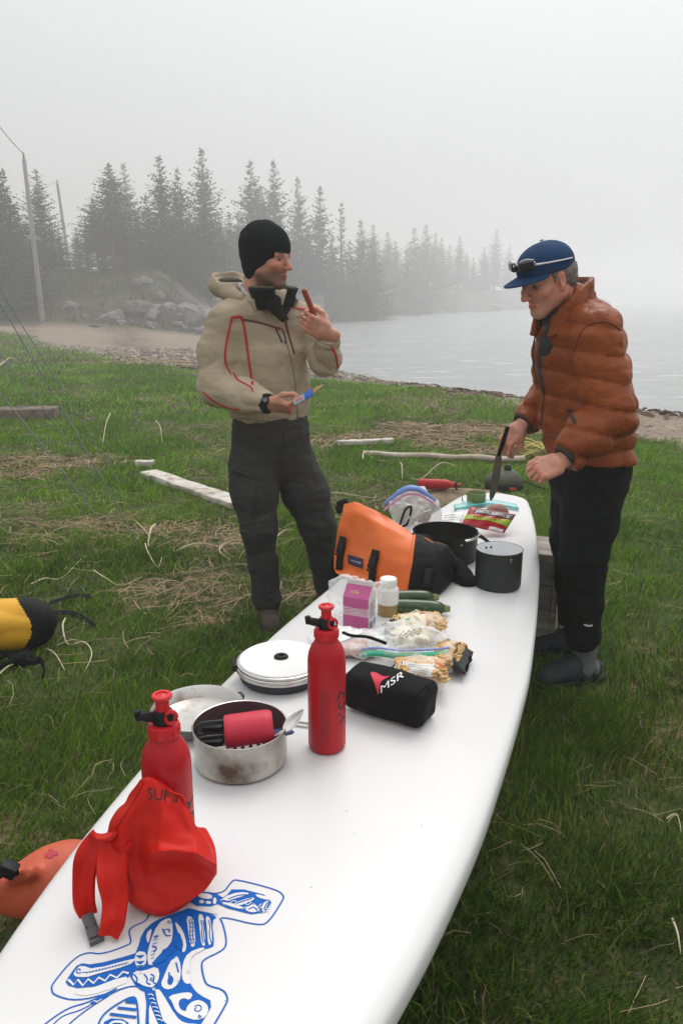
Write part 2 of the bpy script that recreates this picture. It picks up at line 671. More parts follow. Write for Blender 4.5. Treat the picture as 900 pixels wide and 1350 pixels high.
def terrain(x, y):
    """height, distance inland, bank weight"""
    x, y = np.asarray(x, float), np.asarray(y, float)
    d = sea_sd(x, y)
    dw = d + 1.2 * fbm2(x, y, .12, 2, 3) * sstep(14, 40, np.hypot(x, y))
    wid = np.interp(x, [-20, -10, -4, 2], [14, 11, 8, 6])    # the beach is wider at the head of the cove
    near = np.where(dw > 0, -1.02 + .98 * np.clip(dw / wid, 0, 1) ** .85, -1.02 + dw * .12)
    und = .03 * fbm2(x, y, .5, 3, 5) * sstep(1.5, 6, np.hypot(x, y)) + .14 * fbm2(x, y, .12, 2, 8) * sstep(10, 22, np.hypot(x, y))
    near = near + und * np.clip(dw / 3, 0, 1)
    w = sstep(45, 55, y + .25 * np.minimum(x + 12, 0) + 2.0 * fbm2(x, y, .1, 2, 11))
    hb = 3.4 + .8 * fbm2(x, y, .05, 2, 14) + .012 * np.clip(y - 60, 0, 200) + 2.0 * sstep(-24, -40, x)
    far_scale = 1 - .55 * sstep(200, 340, y)
    ledge = sstep(60, 76, y)
    bank = -1.05 + (hb * far_scale + 1.0 - .9 * ledge) * (sstep(-.5, 7, dw) * (1 - ledge) + sstep(-.6, 3.2, dw) * ledge) + .45 * fbm2(x, y, .35, 4, 20) * sstep(0, 2, dw) * sstep(14, 5, dw)
    bank = np.where(dw < 0, -1.05 + dw * .3, bank)
    z = near * (1 - w) + bank * w
    rocky = w * sstep(-1, .5, dw) * sstep(5.5, 2.5, dw + 2.5 * fbm2(x, y, .2, 3, 31))
    return np.maximum(z, -2.0), d, w, rocky
def turf_edge(x):
    return np.interp(x, [-60, -30, -16.4, -6, -3, 0, 1.5, 2.9, 3.6, 6, 20], [100, 62, 38.8, 21.5, 17.2, 16.2, 14.0, 11.0, 8.2, 6, 0])
def ground_z(x, y):
    return float(terrain(np.array([x]), np.array([y]))[0][0])
def ground_at(px, py, far=300):
    r = Vector(ray(px, py))
    t = np.concatenate([np.arange(.8, 30, .02), np.arange(30, far, .1)])
    X, Y, Z = r.x * t, r.y * t, CAM_H + r.z * t
    k = np.nonzero(Z < terrain(X, Y)[0])[0]
    i = k[0] if len(k) else len(t) - 1
    return Vector((X[i], Y[i], Z[i]))
def build_ground():
    th = np.concatenate([np.linspace(-60, 60, 421), np.linspace(62, 298, 119)])
    th = np.radians(th)
    rr = np.concatenate([[.02], np.geomspace(.4, 620, 330)])
    T, R = np.meshgrid(th, rr)
    X, Y = (R * np.sin(T)).ravel(), (R * np.cos(T)).ravel()
    z, d, w, rocky = terrain(X, Y)
    nth, nr = len(th), len(rr)
    i = np.arange(nr - 1)[:, None] * nth; j = np.arange(nth)[None, :]
    j2 = (j + 1) % nth
    F = np.stack([i + j, i + j2, i + nth + j2, i + nth + j], -1).reshape(-1, 4)[:, ::-1]
    dist = np.hypot(X, Y)
    # zones: sand along the shore, straw patches, rock on the bank foot, dark wrack on the tide line
    wid = np.interp(X, [-20, -10, -4, 2], [14, 11, 8, 6])
    edge = turf_edge(X) - Y
    sand = sstep(.9, -.9, edge + 1.1 * fbm2(X, Y, .45, 3, 41)) * (1 - sstep(.02, .14, w))
    wr = np.exp(-((d - wid * .62 + .5 * fbm2(X, Y, .3, 3, 44)) / .8) ** 2) + .9 * np.exp(-((d - wid * .96 + .4 * fbm2(X, Y, .5, 3, 46)) / .35) ** 2)
    wr = np.clip(wr, 0, 1) * (1 - w)
    dry = np.maximum(sstep(.05, .55, fbm2(X, Y, .7, 4, 51) + .25 * fbm2(X, Y, 3, 2, 52)), sstep(.1, .6, hay_w(X, Y)))
    V = np.stack([X, Y, z], 1)
    me_attr = dict(sand=sand, rocky=rocky, wrack=wr, dry=dry, bank=sstep(.02, .16, w))
    fz_s = sand[F].mean(1); fz_b = w[F].mean(1)
    sel = np.where(fz_b > .1, 2, np.where(fz_s > .5, 1, 0))
    for k, nm in enumerate(('ground', 'beach', 'headland')):
        f = F[sel == k]
        used = np.unique(f)
        rm = np.full(len(V), -1, np.int64); rm[used] = np.arange(len(used))
        me = np_mesh(nm, V[used], rm[f], attr={q: a[used] for q, a in me_attr.items()})
        props(put(nm, me, M_GROUND), kind='structure')

def ground_material():
    m = bpy.data.materials.new('turf_sand_and_rock')
    m.use_nodes = True
    nt = m.node_tree; L = nt.links.new
    b = nt.nodes['Principled BSDF']
    geo = N(nt, 'ShaderNodeNewGeometry')
    def noise(s, d=5, off=0):
        n = N(nt, 'ShaderNodeTexNoise'); n.inputs['Scale'].default_value = s; n.inputs['Detail'].default_value = d
        if off:
            mp = N(nt, 'ShaderNodeMapping'); mp.inputs['Location'].default_value = (off, off, 0)
            L(geo.outputs['Position'], mp.inputs[0]); L(mp.outputs[0], n.inputs['Vector'])
        else:
            L(geo.outputs['Position'], n.inputs['Vector'])
        return n.outputs['Fac']
    def ramp(f, a, bq):
        r = N(nt, 'ShaderNodeMapRange'); r.interpolation_type = 'SMOOTHSTEP'
        r.inputs['From Min'].default_value = a; r.inputs['From Max'].default_value = bq
        L(f, r.inputs['Value']); return r.outputs[0]
    def mix(f, a, c):
        x = N(nt, 'ShaderNodeMix', data_type='RGBA')
        if isinstance(f, float): x.inputs['Factor'].default_value = f
        else: L(f, x.inputs['Factor'])
        for s, v in (('A', a), ('B', c)):
            if isinstance(v, tuple): x.inputs[s].default_value = (*v, 1)
            else: L(v, x.inputs[s])
        return x.outputs['Result']
    def at(n):
        return N(nt, 'ShaderNodeAttribute', attribute_name=n).outputs['Fac']
    def mul(a, c):
        x = N(nt, 'ShaderNodeMath', operation='MULTIPLY'); L(a, x.inputs[0])
        if isinstance(c, float): x.inputs[1].default_value = c
        else: L(c, x.inputs[1])
        return x.outputs[0]
    turf = mix(ramp(noise(9, 6), .35, .65), (.022, .036, .008), (.055, .075, .018))
    turf = mix(ramp(noise(60, 4), .5, .7), turf, (.085, .068, .035))
    straw = mix(ramp(noise(45, 5, 4), .35, .65), (.085, .058, .030), (.21, .155, .085))
    base = mix(mul(at('dry'), ramp(noise(14, 5, 9), .42, .58)), turf, straw)
    sandc = mix(ramp(noise(25, 6, 2), .35, .65), (.15, .115, .088), (.29, .232, .175))
    sandc = mix(ramp(noise(7, 5, 6), .55, .75), sandc, (.36, .31, .25))
    base = mix(at('sand'), base, sandc)
    base = mix(mul(at('wrack'), ramp(noise(3.5, 6, 5), .38, .6)), base, (.075, .034, .024))
    bankc = mix(ramp(noise(.6, 6, 3), .4, .6), (.030, .042, .014), (.075, .058, .032))
    base = mix(at('bank'), base, bankc)
    rk = mix(ramp(noise(1.2, 8, 1), .35, .65), (.06, .058, .055), (.16, .155, .15))
    base = mix(at('rocky'), base, rk)
    L(base, b.inputs['Base Color'])
    b.inputs['Roughness'].default_value = .95
    b.inputs['Specular IOR Level'].default_value = .2
    bp = N(nt, 'ShaderNodeBump'); bp.inputs['Strength'].default_value = .6; bp.inputs['Distance'].default_value = .02
    L(noise(55, 6), bp.inputs['Height']); L(bp.outputs[0], b.inputs['Normal'])
    return m
M_GROUND = ground_material()
build_ground()

# ------------------------------------------------------------------ water
def build_water():
    m = bpy.data.materials.new('cove_water')
    m.use_nodes = True
    nt = m.node_tree; L = nt.links.new
    b = nt.nodes['Principled BSDF']
    geo = N(nt, 'ShaderNodeNewGeometry')
    mp = N(nt, 'ShaderNodeMapping'); mp.inputs['Scale'].default_value = (1, 1.6, 1); mp.inputs['Rotation'].default_value = (0, 0, .5)
    L(geo.outputs['Position'], mp.inputs[0])
    n1 = N(nt, 'ShaderNodeTexNoise'); n1.inputs['Scale'].default_value = 1.1; n1.inputs['Detail'].default_value = 6; n1.inputs['Roughness'].default_value = .6
    L(mp.outputs[0], n1.inputs['Vector'])
    n2 = N(nt, 'ShaderNodeTexNoise'); n2.inputs['Scale'].default_value = .14; n2.inputs['Detail'].default_value = 3
    L(mp.outputs[0], n2.inputs['Vector'])
    ad = N(nt, 'ShaderNodeMath', operation='MULTIPLY_ADD'); ad.inputs[1].default_value = 2.5
    L(n2.outputs['Fac'], ad.inputs[0]); L(n1.outputs['Fac'], ad.inputs[2])
    bp = N(nt, 'ShaderNodeBump'); bp.inputs['Strength'].default_value = .75; bp.inputs['Distance'].default_value = .35
    L(ad.outputs[0], bp.inputs['Height']); L(bp.outputs[0], b.inputs['Normal'])
    # small broken crests
    n3 = N(nt, 'ShaderNodeTexNoise'); n3.inputs['Scale'].default_value = .9; n3.inputs['Detail'].default_value = 9; n3.inputs['Roughness'].default_value = .72
    mp2 = N(nt, 'ShaderNodeMapping'); mp2.inputs['Scale'].default_value = (.45, 1.8, 1); mp2.inputs['Rotation'].default_value = (0, 0, -.35)
    L(geo.outputs['Position'], mp2.inputs[0]); L(mp2.outputs[0], n3.inputs['Vector'])
    r = N(nt, 'ShaderNodeMapRange'); r.inputs['From Min'].default_value = .575; r.inputs['From Max'].default_value = .70
    L(n3.outputs['Fac'], r.inputs['Value'])
    mx = N(nt, 'ShaderNodeMix', data_type='RGBA'); mx.inputs['A'].default_value = (.27, .285, .285, 1); mx.inputs['B'].default_value = (.75, .77, .77, 1)
    L(r.outputs[0], mx.inputs['Factor']); L(mx.outputs['Result'], b.inputs['Base Color'])
    b.inputs['Roughness'].default_value = .22
    b.inputs['IOR'].default_value = 1.33
    th = np.radians(np.concatenate([np.linspace(-60, 60, 300), np.linspace(63, 297, 60)]))
    rr = np.geomspace(6, 620, 260)
    T, R = np.meshgrid(th, rr)
    X, Y = (R * np.sin(T)).ravel(), (R * np.cos(T)).ravel()
    Z = -1.0 + .05 * fbm2(X * .8 + Y * .35, Y, .55, 3, 61) * sstep(300, 60, np.hypot(X, Y))
    nth, nr = len(th), len(rr)
    i = np.arange(nr - 1)[:, None] * nth; j = np.arange(nth)[None, :]; j2 = (j + 1) % nth
    F = np.stack([i + j, i + j2, i + nth + j2, i + nth + j], -1).reshape(-1, 4)[:, ::-1]
    sd = sea_sd(X, Y)
    F = F[(sd[F] < 14).any(1)]
    used = np.unique(F); rm = np.full(len(X), -1, np.int64); rm[used] = np.arange(len(used))
    props(put('water', np_mesh('water', np.stack([X, Y, Z], 1)[used], rm[F]), m), kind='structure')
build_water()

# ------------------------------------------------------------------ boulders at the foot of the bank
M_ROCK = mat('granite', (.17, .165, .16), .85, var=.35, vs=2.2, bump=.8, bs=5, col2=(.09, .085, .08), c2s=1.5, bdist=.08)
def rock_mesh(seed):
    b = bpy.data.meshes.new('boulder')
    import bmesh
    bm = bmesh.new()
    bmesh.ops.create_icosphere(bm, subdivisions=4, radius=1)
    P = np.array([v.co[:] for v in bm.verts])
    n = P / np.linalg.norm(P, axis=1)[:, None]
    r = 1 + .35 * fbm(P * 1.1 + seed * 9.1, 4, seed)
    P = n * r[:, None]
    for q in range(7):                                   # split faces
        rng = np.random.default_rng(seed * 31 + q)
        a = rng.normal(size=3); a /= np.linalg.norm(a)
        e = P @ a - rng.uniform(.6, .85)
        P = P - np.clip(e, 0, None)[:, None] * a * .9
    for v, p in zip(bm.verts, P):
        v.co = p
    bm.to_mesh(b); bm.free()
    b.shade_smooth(); b.set_sharp_from_angle(angle=math.radians(38))
    b.materials.append(M_ROCK)
    return b
ROCKS = [rock_mesh(i) for i in range(5)]
rock_px = [(182, 403, 19, 'rounded pale boulder standing highest at the foot of the grassy bank'), (206, 408, 16, 'grey boulder beside the tall rounded one on the shore'),
           (222, 412, 17, None), (240, 410, 20, 'broad grey ledge of rock behind the man in the tan jacket'), (256, 416, 14, None), (232, 426, 9, None),
           (150, 415, 11, None), (136, 420, 8, None), (160, 424, 6, None), (178, 424, 7, None), (126, 428, 6, None), (92, 402, 10, 'boulder on the bank between the two utility poles'), (32, 402, 8, 'boulder on the bank left of the taller utility pole'),
           (200, 428, 8, None), (246, 432, 8, None), (262, 434, 8, None), (112, 416, 5, None), (212, 390, 7, 'small boulder above the row, right of the tall rounded one'), (148, 400, 5, None), (60, 408, 5, 'small stone at the base of the taller utility pole'),
           (185, 371, 12, 'flat rock lying high on the bank under the spruces'), (270, 412, 15, None), (284, 415, 13, None), (300, 408, 16, 'broad rock right beside the tan jacket hood'),
           (405, 398, 24, 'dark rock headland above the water behind the raised hand'), (432, 392, 22, 'second dark rock of the headland, right of the raised hand'), (455, 396, 22, 'third dark rock of the headland, below the slender sparse spruce'), (474, 406, 15, None), (488, 412, 8, 'low dark rock at the tip of the headland, touching the water'),
           (512, 402, 14, None), (535, 405, 12, None), (560, 402, 14, None), (590, 405, 10, None), (620, 402, 12, None), (650, 404, 9, None), (685, 402, 8, None)]
for i, (px, py, rp, lab) in enumerate(rock_px):
    g = ground_at(px, py + rp * .55)
    k = g.y / FPX
    o = bpy.data.objects.new('boulder', ROCKS[i % 5]); COL.objects.link(o)
    o.location = g + Vector((0, rp * k * .4, rp * k * .25))
    o.scale = (rp * k * 1.25, rp * k * 1.1, rp * k * .85)
    o.rotation_euler = (random.uniform(-.3, .3), random.uniform(-.3, .3), random.uniform(0, 6.3))
    props(o, lab or 'grey weathered boulder among others along the rocky shore', 'rock', 'boulders along the rocky shore')

# ------------------------------------------------------------------ spruces
M_NEEDLE = mat('spruce_needles', (.022, .034, .02), .8, var=.35, vs=1.3, spec=.2)
M_BARK = mat('spruce_bark', (.09, .075, .06), .9, var=.3, vs=8, bump=.5, bs=20)
def spruce_mesh(seed, H=10.0, Rm=2.2, bare=.08, full=1.0, lvl=40):
    rng = np.random.default_rng(seed)
    V, F = [], []
    n = 0
    lop = rng.uniform(0, 6.28)
    for i in range(lvl):
        f0 = (i / lvl) ** 1.12
        nb = int(rng.integers(7, 10) * full) if f0 < .8 else 6
        a0 = rng.uniform(0, 6.28)
        tier = rng.uniform(.72, 1.12)
        for b in range(nb):
            f = min(max(f0 + rng.normal(0, .6 / lvl), 0), .985)
            z = H * (bare + (1 - bare) * f)
            R = Rm * (1 - f) ** .9 * (.35 + .65 * min(1, f * 7 + .35)) * tier + .10
            a = a0 + b * 2 * math.pi / nb + rng.uniform(-.4, .4)
            Lb = R * rng.uniform(.45, 1.12) * (1 + .16 * math.cos(a - lop))
            if rng.random() < .08: Lb *= 1.25
            droop = rng.uniform(.15, .5) - .55 * f
            dr = np.array([math.cos(a), math.sin(a), 0])
            sd = np.array([-math.sin(a), math.cos(a), 0])
            ns = max(3, int(Lb / .15))
            for s in range(ns):
                t = (s + rng.uniform(.1, .9)) / ns
                p = dr * Lb * t + np.array([0, 0, z - droop * Lb * t + .30 * Lb * t * t])
                for side in (-1, 1):
                    ln = rng.uniform(.20, .44) * (.5 + .5 * (1 - t)) * (.5 + .5 * min(1, Lb))
                    w = ln * rng.uniform(.20, .36)
                    ang = rng.uniform(.2, 1.1)
                    u = dr * math.cos(ang) + sd * side * math.sin(ang) + np.array([0, 0, rng.uniform(-.75, .15)])
                    u /= np.linalg.norm(u)
                    q = np.cross(u, rng.normal(size=3) * .7 + np.array([0, 0, .8])); q /= np.linalg.norm(q) + 1e-9
                    V += [p, p + u * ln * .5 + q * w, p + u * ln, p + u * ln * .5 - q * w]
                    F.append((n, n + 1, n + 2, n + 3)); n += 4
    # leader
    for k in range(10):
        z = H * (.97 + .004 * k); a = rng.uniform(0, 6.28); u = np.array([math.cos(a), math.sin(a), .9]); ln = .28 - .018 * k
        q = np.array([-math.sin(a), math.cos(a), 0]) * ln * .2
        p = np.array([0, 0, z]); V += [p, p + u * ln * .5 + q, p + u * ln, p + u * ln * .5 - q]; F.append((n, n + 1, n + 2, n + 3)); n += 4
    crown = np_mesh('crown', np.array(V), np.array(F), smooth=False)
    crown.materials.append(M_NEEDLE)
    mb = MB()
    mb.tube([(0, 0, -.6), (0.02, 0, H * .3), (-.02, .02, H * .7), (0, 0, H * 1.0)], [H * .016, H * .013, H * .007, .01], n=8)
    for k in range(14):                                  # limbs
        z = H * rng.uniform(bare * .6, .5); a = rng.uniform(0, 6.28); Lb = Rm * rng.uniform(.35, .8)
        mb.tube([(0, 0, z), (math.cos(a) * Lb, math.sin(a) * Lb, z - .12 * Lb)], [.035, .008], n=5, caps=False)
    trunk = mb.mesh('trunk')
    trunk.materials.append(M_BARK)
    return crown, trunk, H
SPR = [spruce_mesh(1, 10, 3.0, full=1.3), spruce_mesh(2, 10, 3.8, full=1.35), spruce_mesh(3, 10, 2.4, bare=.12, full=1.2), spruce_mesh(4, 10, 2.7, bare=.34, full=1.35),
       spruce_mesh(5, 10, 1.3, bare=.15, full=.7, lvl=34), spruce_mesh(6, 10, 3.7, bare=.05, full=1.4)]
def spruce(px, py, Y, var, label, group, sx=1.0):
    p = on_y(px, py, Y)
    z0 = ground_z(p.x, p.y) - .1
    H = max(p.z - z0, 2.0)
    t = thing('spruce_tree', label, 'tree', (p.x, p.y, z0), group)
    s = H / 10.0
    cr, tr, _ = SPR[var]
    for nm, me in (('crown', cr), ('trunk', tr)):
        o = bpy.data.objects.new(nm, me); COL.objects.link(o); o.parent = t
    t.scale = (s * sx * 1.22, s * sx * 1.22, s)
    t.rotation_euler = (random.uniform(-.02, .02), random.uniform(-.02, .02), random.uniform(0, 6.28))
GN_, GF_ = 'spruces on the near bank', 'spruces on the far point'
near_tr = [(100, 300, 64, 5, 1), (132, 285, 62, 1, 1), (160, 290, 64, 5, 1.1), (182, 282, 62, 5, 1.1), (258, 290, 60, 1, 1.2), (292, 300, 66, 5, 1.2), (365, 310, 80, 5, 1.1), (412, 322, 90, 5, 1.1), (440, 330, 94, 1, 1.1), (485, 340, 104, 5, 1.1), (56, 310, 58, 5, 1.1),(-22, 205, 50, 1, 1.1), (3, 224, 52, 5, 1.0), (-2, 262, 50, 1, 1.0), (24, 278, 56, 0, 1.1), (46, 224, 57, 1, 1.0), (64, 288, 57, 5, .9), (78, 300, 62, 0, .9), (14, 285, 53, 5, 1), (36, 300, 54, 1, 1),
           (112, 292, 62, 2, 1.1), (124, 262, 61, 3, 1.2), (141, 216, 58, 3, 1.3), (152, 272, 60, 3, 1.2), (166, 216, 84, 0, .8), (178, 280, 66, 0, 1.0), (191, 258, 62, 1, .9), (211, 206, 59, 0, 1.0), (222, 277, 58, 5, 1.1),
           (234, 222, 60, 1, .85), (250, 282, 62, 5, 1.1), (266, 196, 68, 0, .9), (286, 279, 70, 1, 1.0), (272, 268, 60, 5, 1.2), (300, 282, 70, 5, 1.0), (312, 280, 74, 0, .9), (330, 212, 78, 1, .9),
           (345, 244, 80, 0, .9), (358, 211, 80, 0, .8), (370, 282, 82, 1, .9), (393, 234, 86, 0, .7), (406, 300, 90, 5, .9), (420, 247, 88, 2, .9), (436, 309, 92, 0, .8), (451, 268, 96, 4, .9), (474, 290, 98, 5, .8),
           (462, 318, 96, 1, 1), (492, 312, 104, 1, .9), (203, 286, 56, 5, 1.2), (238, 290, 57, 1, 1.1), (318, 285, 72, 5, 1), (345, 290, 76, 5, 1), (385, 300, 86, 5, 1)]
lab_n = {(-22, 205): 'dark spruce cut off by the left edge of the photo', (358, 211): 'tall spruce between the wide ragged one and the narrow layered one', (124, 262): 'spruce with bare trunk just left of the thin-crowned one',
         (492, 312): 'small spruce ending the near row above the water', (286, 279): 'low spruce tucked under the tallest narrow one on its right', (462, 338): 'low bushy spruce left of the compact cone-shaped one',
         (152, 272): 'bare-trunked spruce right of the thin-crowned one', (24, 278): 'low spruce directly behind the taller utility pole', (78, 300): 'low spruce directly behind the shorter utility pole', (436, 309): 'short spruce between the narrow one and the slender sparse one', (211, 206): 'tall pointed spruce in the middle of the near clump', (266, 196): 'tallest narrow spruce rising above the bank behind the beanie', (141, 216): 'thin-crowned spruce with bare trunk at the edge of the gap',
         (166, 216): 'pale spruce faded by fog behind the thin-crowned one', (451, 268): 'slender sparse spruce at the water end of the row', (46, 224): 'broad spruce between the two utility poles',
         (3, 224): 'dark spruce left of the taller utility pole', (330, 212): 'wide ragged spruce standing above the man in the tan jacket', (393, 234): 'narrow layered spruce just behind the black beanie',
         (420, 247): 'narrow spruce right beside the layered one above the rocks', (474, 290): 'compact cone-shaped spruce above the dark rock headland', (234, 222): 'two-topped companion spruce right of the tall pointed one'}
for px, py, Y, v, sx in near_tr:
    spruce(px, py, Y, v, lab_n.get((px, py), 'dark spruce standing among others on the foggy bank'), GN_, sx)
rt = random.Random(3)
for px in list(range(494, 756, 10)):
    f = max(0.0, (px - 494) / 262)
    top = 300 + 40 * f ** 1.3 + rt.choice([-14, -4, 4, 14, 24, 30]) + rt.uniform(-5, 5) - (10 if 540 < px < 640 else 0)
    spruce(px + rt.uniform(-4, 4), top, 112 + 140 * f + rt.uniform(-4, 24), rt.choice([0, 1, 2, 5]), 'pale spruce nearly lost in fog on the far point', GF_, 1.0)

# ------------------------------------------------------------------ utility poles and their wire
M_POLE = mat('weathered_pole', (.30, .27, .24), .9, var=.25, vs=3, stretch=(1, 1, .1))
M_DARKMETAL = mat('dark_metal', (.05, .05, .055), .5, metal=.6)
M_WIRE = mat('wire', (.05, .055, .055), .5)
def pole(bpx, bpy_, tpx, tpy, r, label, Y=None):
    g = ground_at(bpx, bpy_)
    if Y:
        g = on_y(bpx, bpy_, Y); g.z = min(g.z, ground_z(g.x, g.y))
    top = on_y(tpx, tpy, g.y)
    t = thing('utility_pole', label, 'utility pole', g, 'utility poles')
    MB().tube([g - Vector((0, 0, .6)), g.lerp(top, .5), top], [r * 1.15, r, r * .8], n=12).build('pole', M_POLE, t)
    MB().tube([top, top + Vector((0, 0, .35))], [.06, .04], n=8).build('insulator', M_DARKMETAL, t)
    return top + Vector((0, 0, .3))
p1 = pole(57, 424, 32, 210, .14, 'taller weathered utility pole rising from the beach edge')
p2 = pole(93, 346, 76, 243, .14, 'shorter utility pole leaning behind the grassy bank', 72)
e1 = on_y(-150, -60, p1.y - 22)
def sag(a, b, s, n=14):
    return [a.lerp(b, i / n) - Vector((0, 0, s * 4 * (i / n) * (1 - i / n))) for i in range(n + 1)]
props(MB().tube(sag(p1, e1, .5), .022, n=6).build('overhead_wire', M_WIRE), 'thin wire running up and away from the taller pole top', 'wire')
props(MB().tube(sag(p2, p1 + Vector((-.1, 0, -.9)), .5), .016, n=6).build('overhead_wire', M_WIRE), 'faint wire slung between the two utility poles', 'wire')
# ================================================================== TURF: blades, straw, wrack
M_BLADE = mat('grass_blades', attr='tint', rough=.7, var=0, spec=.08)
M_STRAW = mat('dry_straw', attr='tint', rough=.8, var=.1, vs=40, spec=.2)
def dry_w(x, y):
    return sstep(.0, .6, fbm2(x, y, .9, 4, 51) + .35 * fbm2(x, y, 3, 2, 52))
def polar(n, r0, r1, half=38):
    r = np.sqrt(RNG.uniform(r0 * r0, r1 * r1, n)); t = np.radians(RNG.uniform(-half, half, n))
    return r * np.sin(t), r * np.cos(t)
def grass_band(n, r0, r1, w0, hs, five):
    x, y = polar(n, r0, r1)
    hw = hay_w(x, y); dr = dry_w(x, y)
    cl = fbm2(x, y, 4.0, 3, 71); big = fbm2(x, y, .8, 3, 73)
    edge = turf_edge(x) - y + 1.1 * fbm2(x, y, .45, 3, 41)
    keep = RNG.random(n) < np.clip(1.0 - .55 * dr - .85 * hw + .35 * cl, .05, 1) * sstep(-1.2, .9, edge)
    x, y, cl, big, dr = x[keep], y[keep], cl[keep], big[keep], dr[keep]
    n = len(x)
    z = terrain(x, y)[0]
    h = hs * (.55 + .75 * RNG.random(n) ** 1.4) * np.clip(1 + .55 * cl + .3 * big - .25 * dr, .35, 2.0)
    tall = RNG.random(n) < .012
    h = np.where(tall, h * 1.9, h)
    a = RNG.uniform(0, 2 * np.pi, n)
    wind = fbm2(x, y, 1.4, 2, 77) * 2.5
    a = np.where(RNG.random(n) < .5, wind, a)
    lean = h * RNG.uniform(.15, 1.05, n)
    dx, dy = np.cos(a) * lean, np.sin(a) * lean
    f = RNG.uniform(0, 2 * np.pi, n)
    w = w0 * RNG.uniform(.6, 1.3, n)
    sx, sy = np.cos(f) * w / 2, np.sin(f) * w / 2
    zb = z - .005
    P = np.stack([x, y, zb], 1)
    S = np.stack([sx, sy, np.zeros(n)], 1)
    tip = P + np.stack([dx, dy, h], 1)
    g = RNG.random(n)[:, None]
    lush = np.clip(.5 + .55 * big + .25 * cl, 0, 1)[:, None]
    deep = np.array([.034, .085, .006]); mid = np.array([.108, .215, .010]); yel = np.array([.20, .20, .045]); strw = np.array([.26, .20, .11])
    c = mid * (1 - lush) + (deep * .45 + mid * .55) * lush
    c = c * (.55 + .75 * g) * np.interp(y, [1.5, 4, 8, 14], [.85, 1.3, 1.95, 2.0])[:, None] * (1 - .25 * sstep(.2, .9, x) * sstep(4, 2, y))[:, None]  # vignette light falloff painted into blade colour: near right darker, far turf brighter
    yl = (RNG.random(n) < .14 + .18 * dr)[:, None]; c = np.where(yl, yel * (.6 + .6 * g), c)
    st = (RNG.random(n) < .018 + .05 * dr)[:, None]; c = np.where(st, strw * (.6 + .6 * g), c)
    if five:
        mid_p = P + np.stack([dx * .38, dy * .38, h * .58], 1)
        V = np.stack([P - S, P + S, mid_p + S * .8, mid_p - S * .8, tip], 1).reshape(-1, 3)
        b = np.arange(n)[:, None] * 5
        F = [b + np.array([0, 1, 2, 3]), b + np.array([3, 2, 4])]
        C = np.repeat(c, 5, 0)
    else:
        V = np.stack([P - S, P + S, tip], 1).reshape(-1, 3)
        b = np.arange(n)[:, None] * 3
        F = [b + np.array([0, 1, 2])]
        C = np.repeat(c, 3, 0)
    return V, F, C
def build_grass():
    Vs, F4, F3, Cs, off = [], [], [], [], 0
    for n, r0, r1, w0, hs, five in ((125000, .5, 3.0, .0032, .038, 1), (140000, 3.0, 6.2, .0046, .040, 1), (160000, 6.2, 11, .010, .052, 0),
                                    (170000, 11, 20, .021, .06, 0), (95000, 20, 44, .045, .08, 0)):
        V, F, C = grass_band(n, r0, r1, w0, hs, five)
        for f in F:
            (F4 if f.shape[1] == 4 else F3).append(f + off)
        Vs.append(V); Cs.append(C); off += len(V)
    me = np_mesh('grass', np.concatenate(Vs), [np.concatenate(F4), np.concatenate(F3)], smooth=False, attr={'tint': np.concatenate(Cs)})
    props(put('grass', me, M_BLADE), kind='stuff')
build_grass()
def build_bank_grass():
    n = 90000
    x = RNG.uniform(-34, 2, n); y = RNG.uniform(44, 80, n)
    z, d, w, rocky = terrain(x, y)
    k = (w > .08) & (d > 1.5) & (rocky < .5) & (RNG.random(n) < .35 + .65 * (fbm2(x, y, .35, 3, 95) > -.1))
    x, y, z = x[k], y[k], z[k]; n = len(x)
    h = RNG.uniform(.10, .34, n) * (1 + .8 * np.clip(fbm2(x, y, .25, 2, 97), 0, 1))
    a = RNG.uniform(0, 6.28, n); f = RNG.uniform(0, 6.28, n); wd = RNG.uniform(.04, .09, n)
    P = np.stack([x, y, z - .02], 1); S = np.stack([np.cos(f) * wd / 2, np.sin(f) * wd / 2, 0 * f], 1)
    T = P + np.stack([np.cos(a) * h * .5, np.sin(a) * h * .5, h], 1)
    V = np.stack([P - S, P + S, T], 1).reshape(-1, 3)
    br = sstep(-.2, .35, fbm2(x, y, .22, 3, 98))[:, None]
    c = (np.array([.060, .085, .020]) * (1 - br) + np.array([.115, .080, .040]) * br) * RNG.uniform(.5, 1.3, (n, 1))
    me = np_mesh('bank_grass', V, np.arange(n)[:, None] * 3 + np.array([0, 1, 2]), smooth=False, attr={'tint': np.repeat(c, 3, 0)})
    props(put('bank_grass', me, M_BLADE), kind='stuff')
build_bank_grass()
def strands(x, y, L, w, flat, tone, seed):
    """curved dry stalks lying on the turf"""
    rng = np.random.default_rng(seed)
    n = len(x)
    z = terrain(x, y)[0]
    a = rng.uniform(0, 2 * np.pi, n); cur = rng.normal(0, 1.1, n)
    lift = rng.uniform(.0, 1, n) * flat
    pts = []
    px, py = x.copy(), y.copy()
    for k in range(4):
        t = k / 3
        pts.append(np.stack([px, py, z + .012 + lift * math.sin(math.pi * min(1, t + .12)) * (.6 + .4 * rng.random(n))], 1))
        ang = a + cur * t
        px = px + np.cos(ang) * L / 3; py = py + np.sin(ang) * L / 3
    sd = np.stack([-np.sin(a + cur * .5), np.cos(a + cur * .5), rng.normal(0, .5, n)], 1) * (w / 2)[:, None]
    V = np.stack([q for p in pts for q in (p - sd, p + sd)], 1).reshape(-1, 3)
    b = np.arange(n)[:, None] * 8
    F = np.concatenate([b + np.array([2 * k, 2 * k + 1, 2 * k + 3, 2 * k + 2]) for k in range(3)])
    c = np.array(tone) * (.5 + .8 * rng.random((n, 1)))
    return V, F, np.repeat(c, 8, 0)
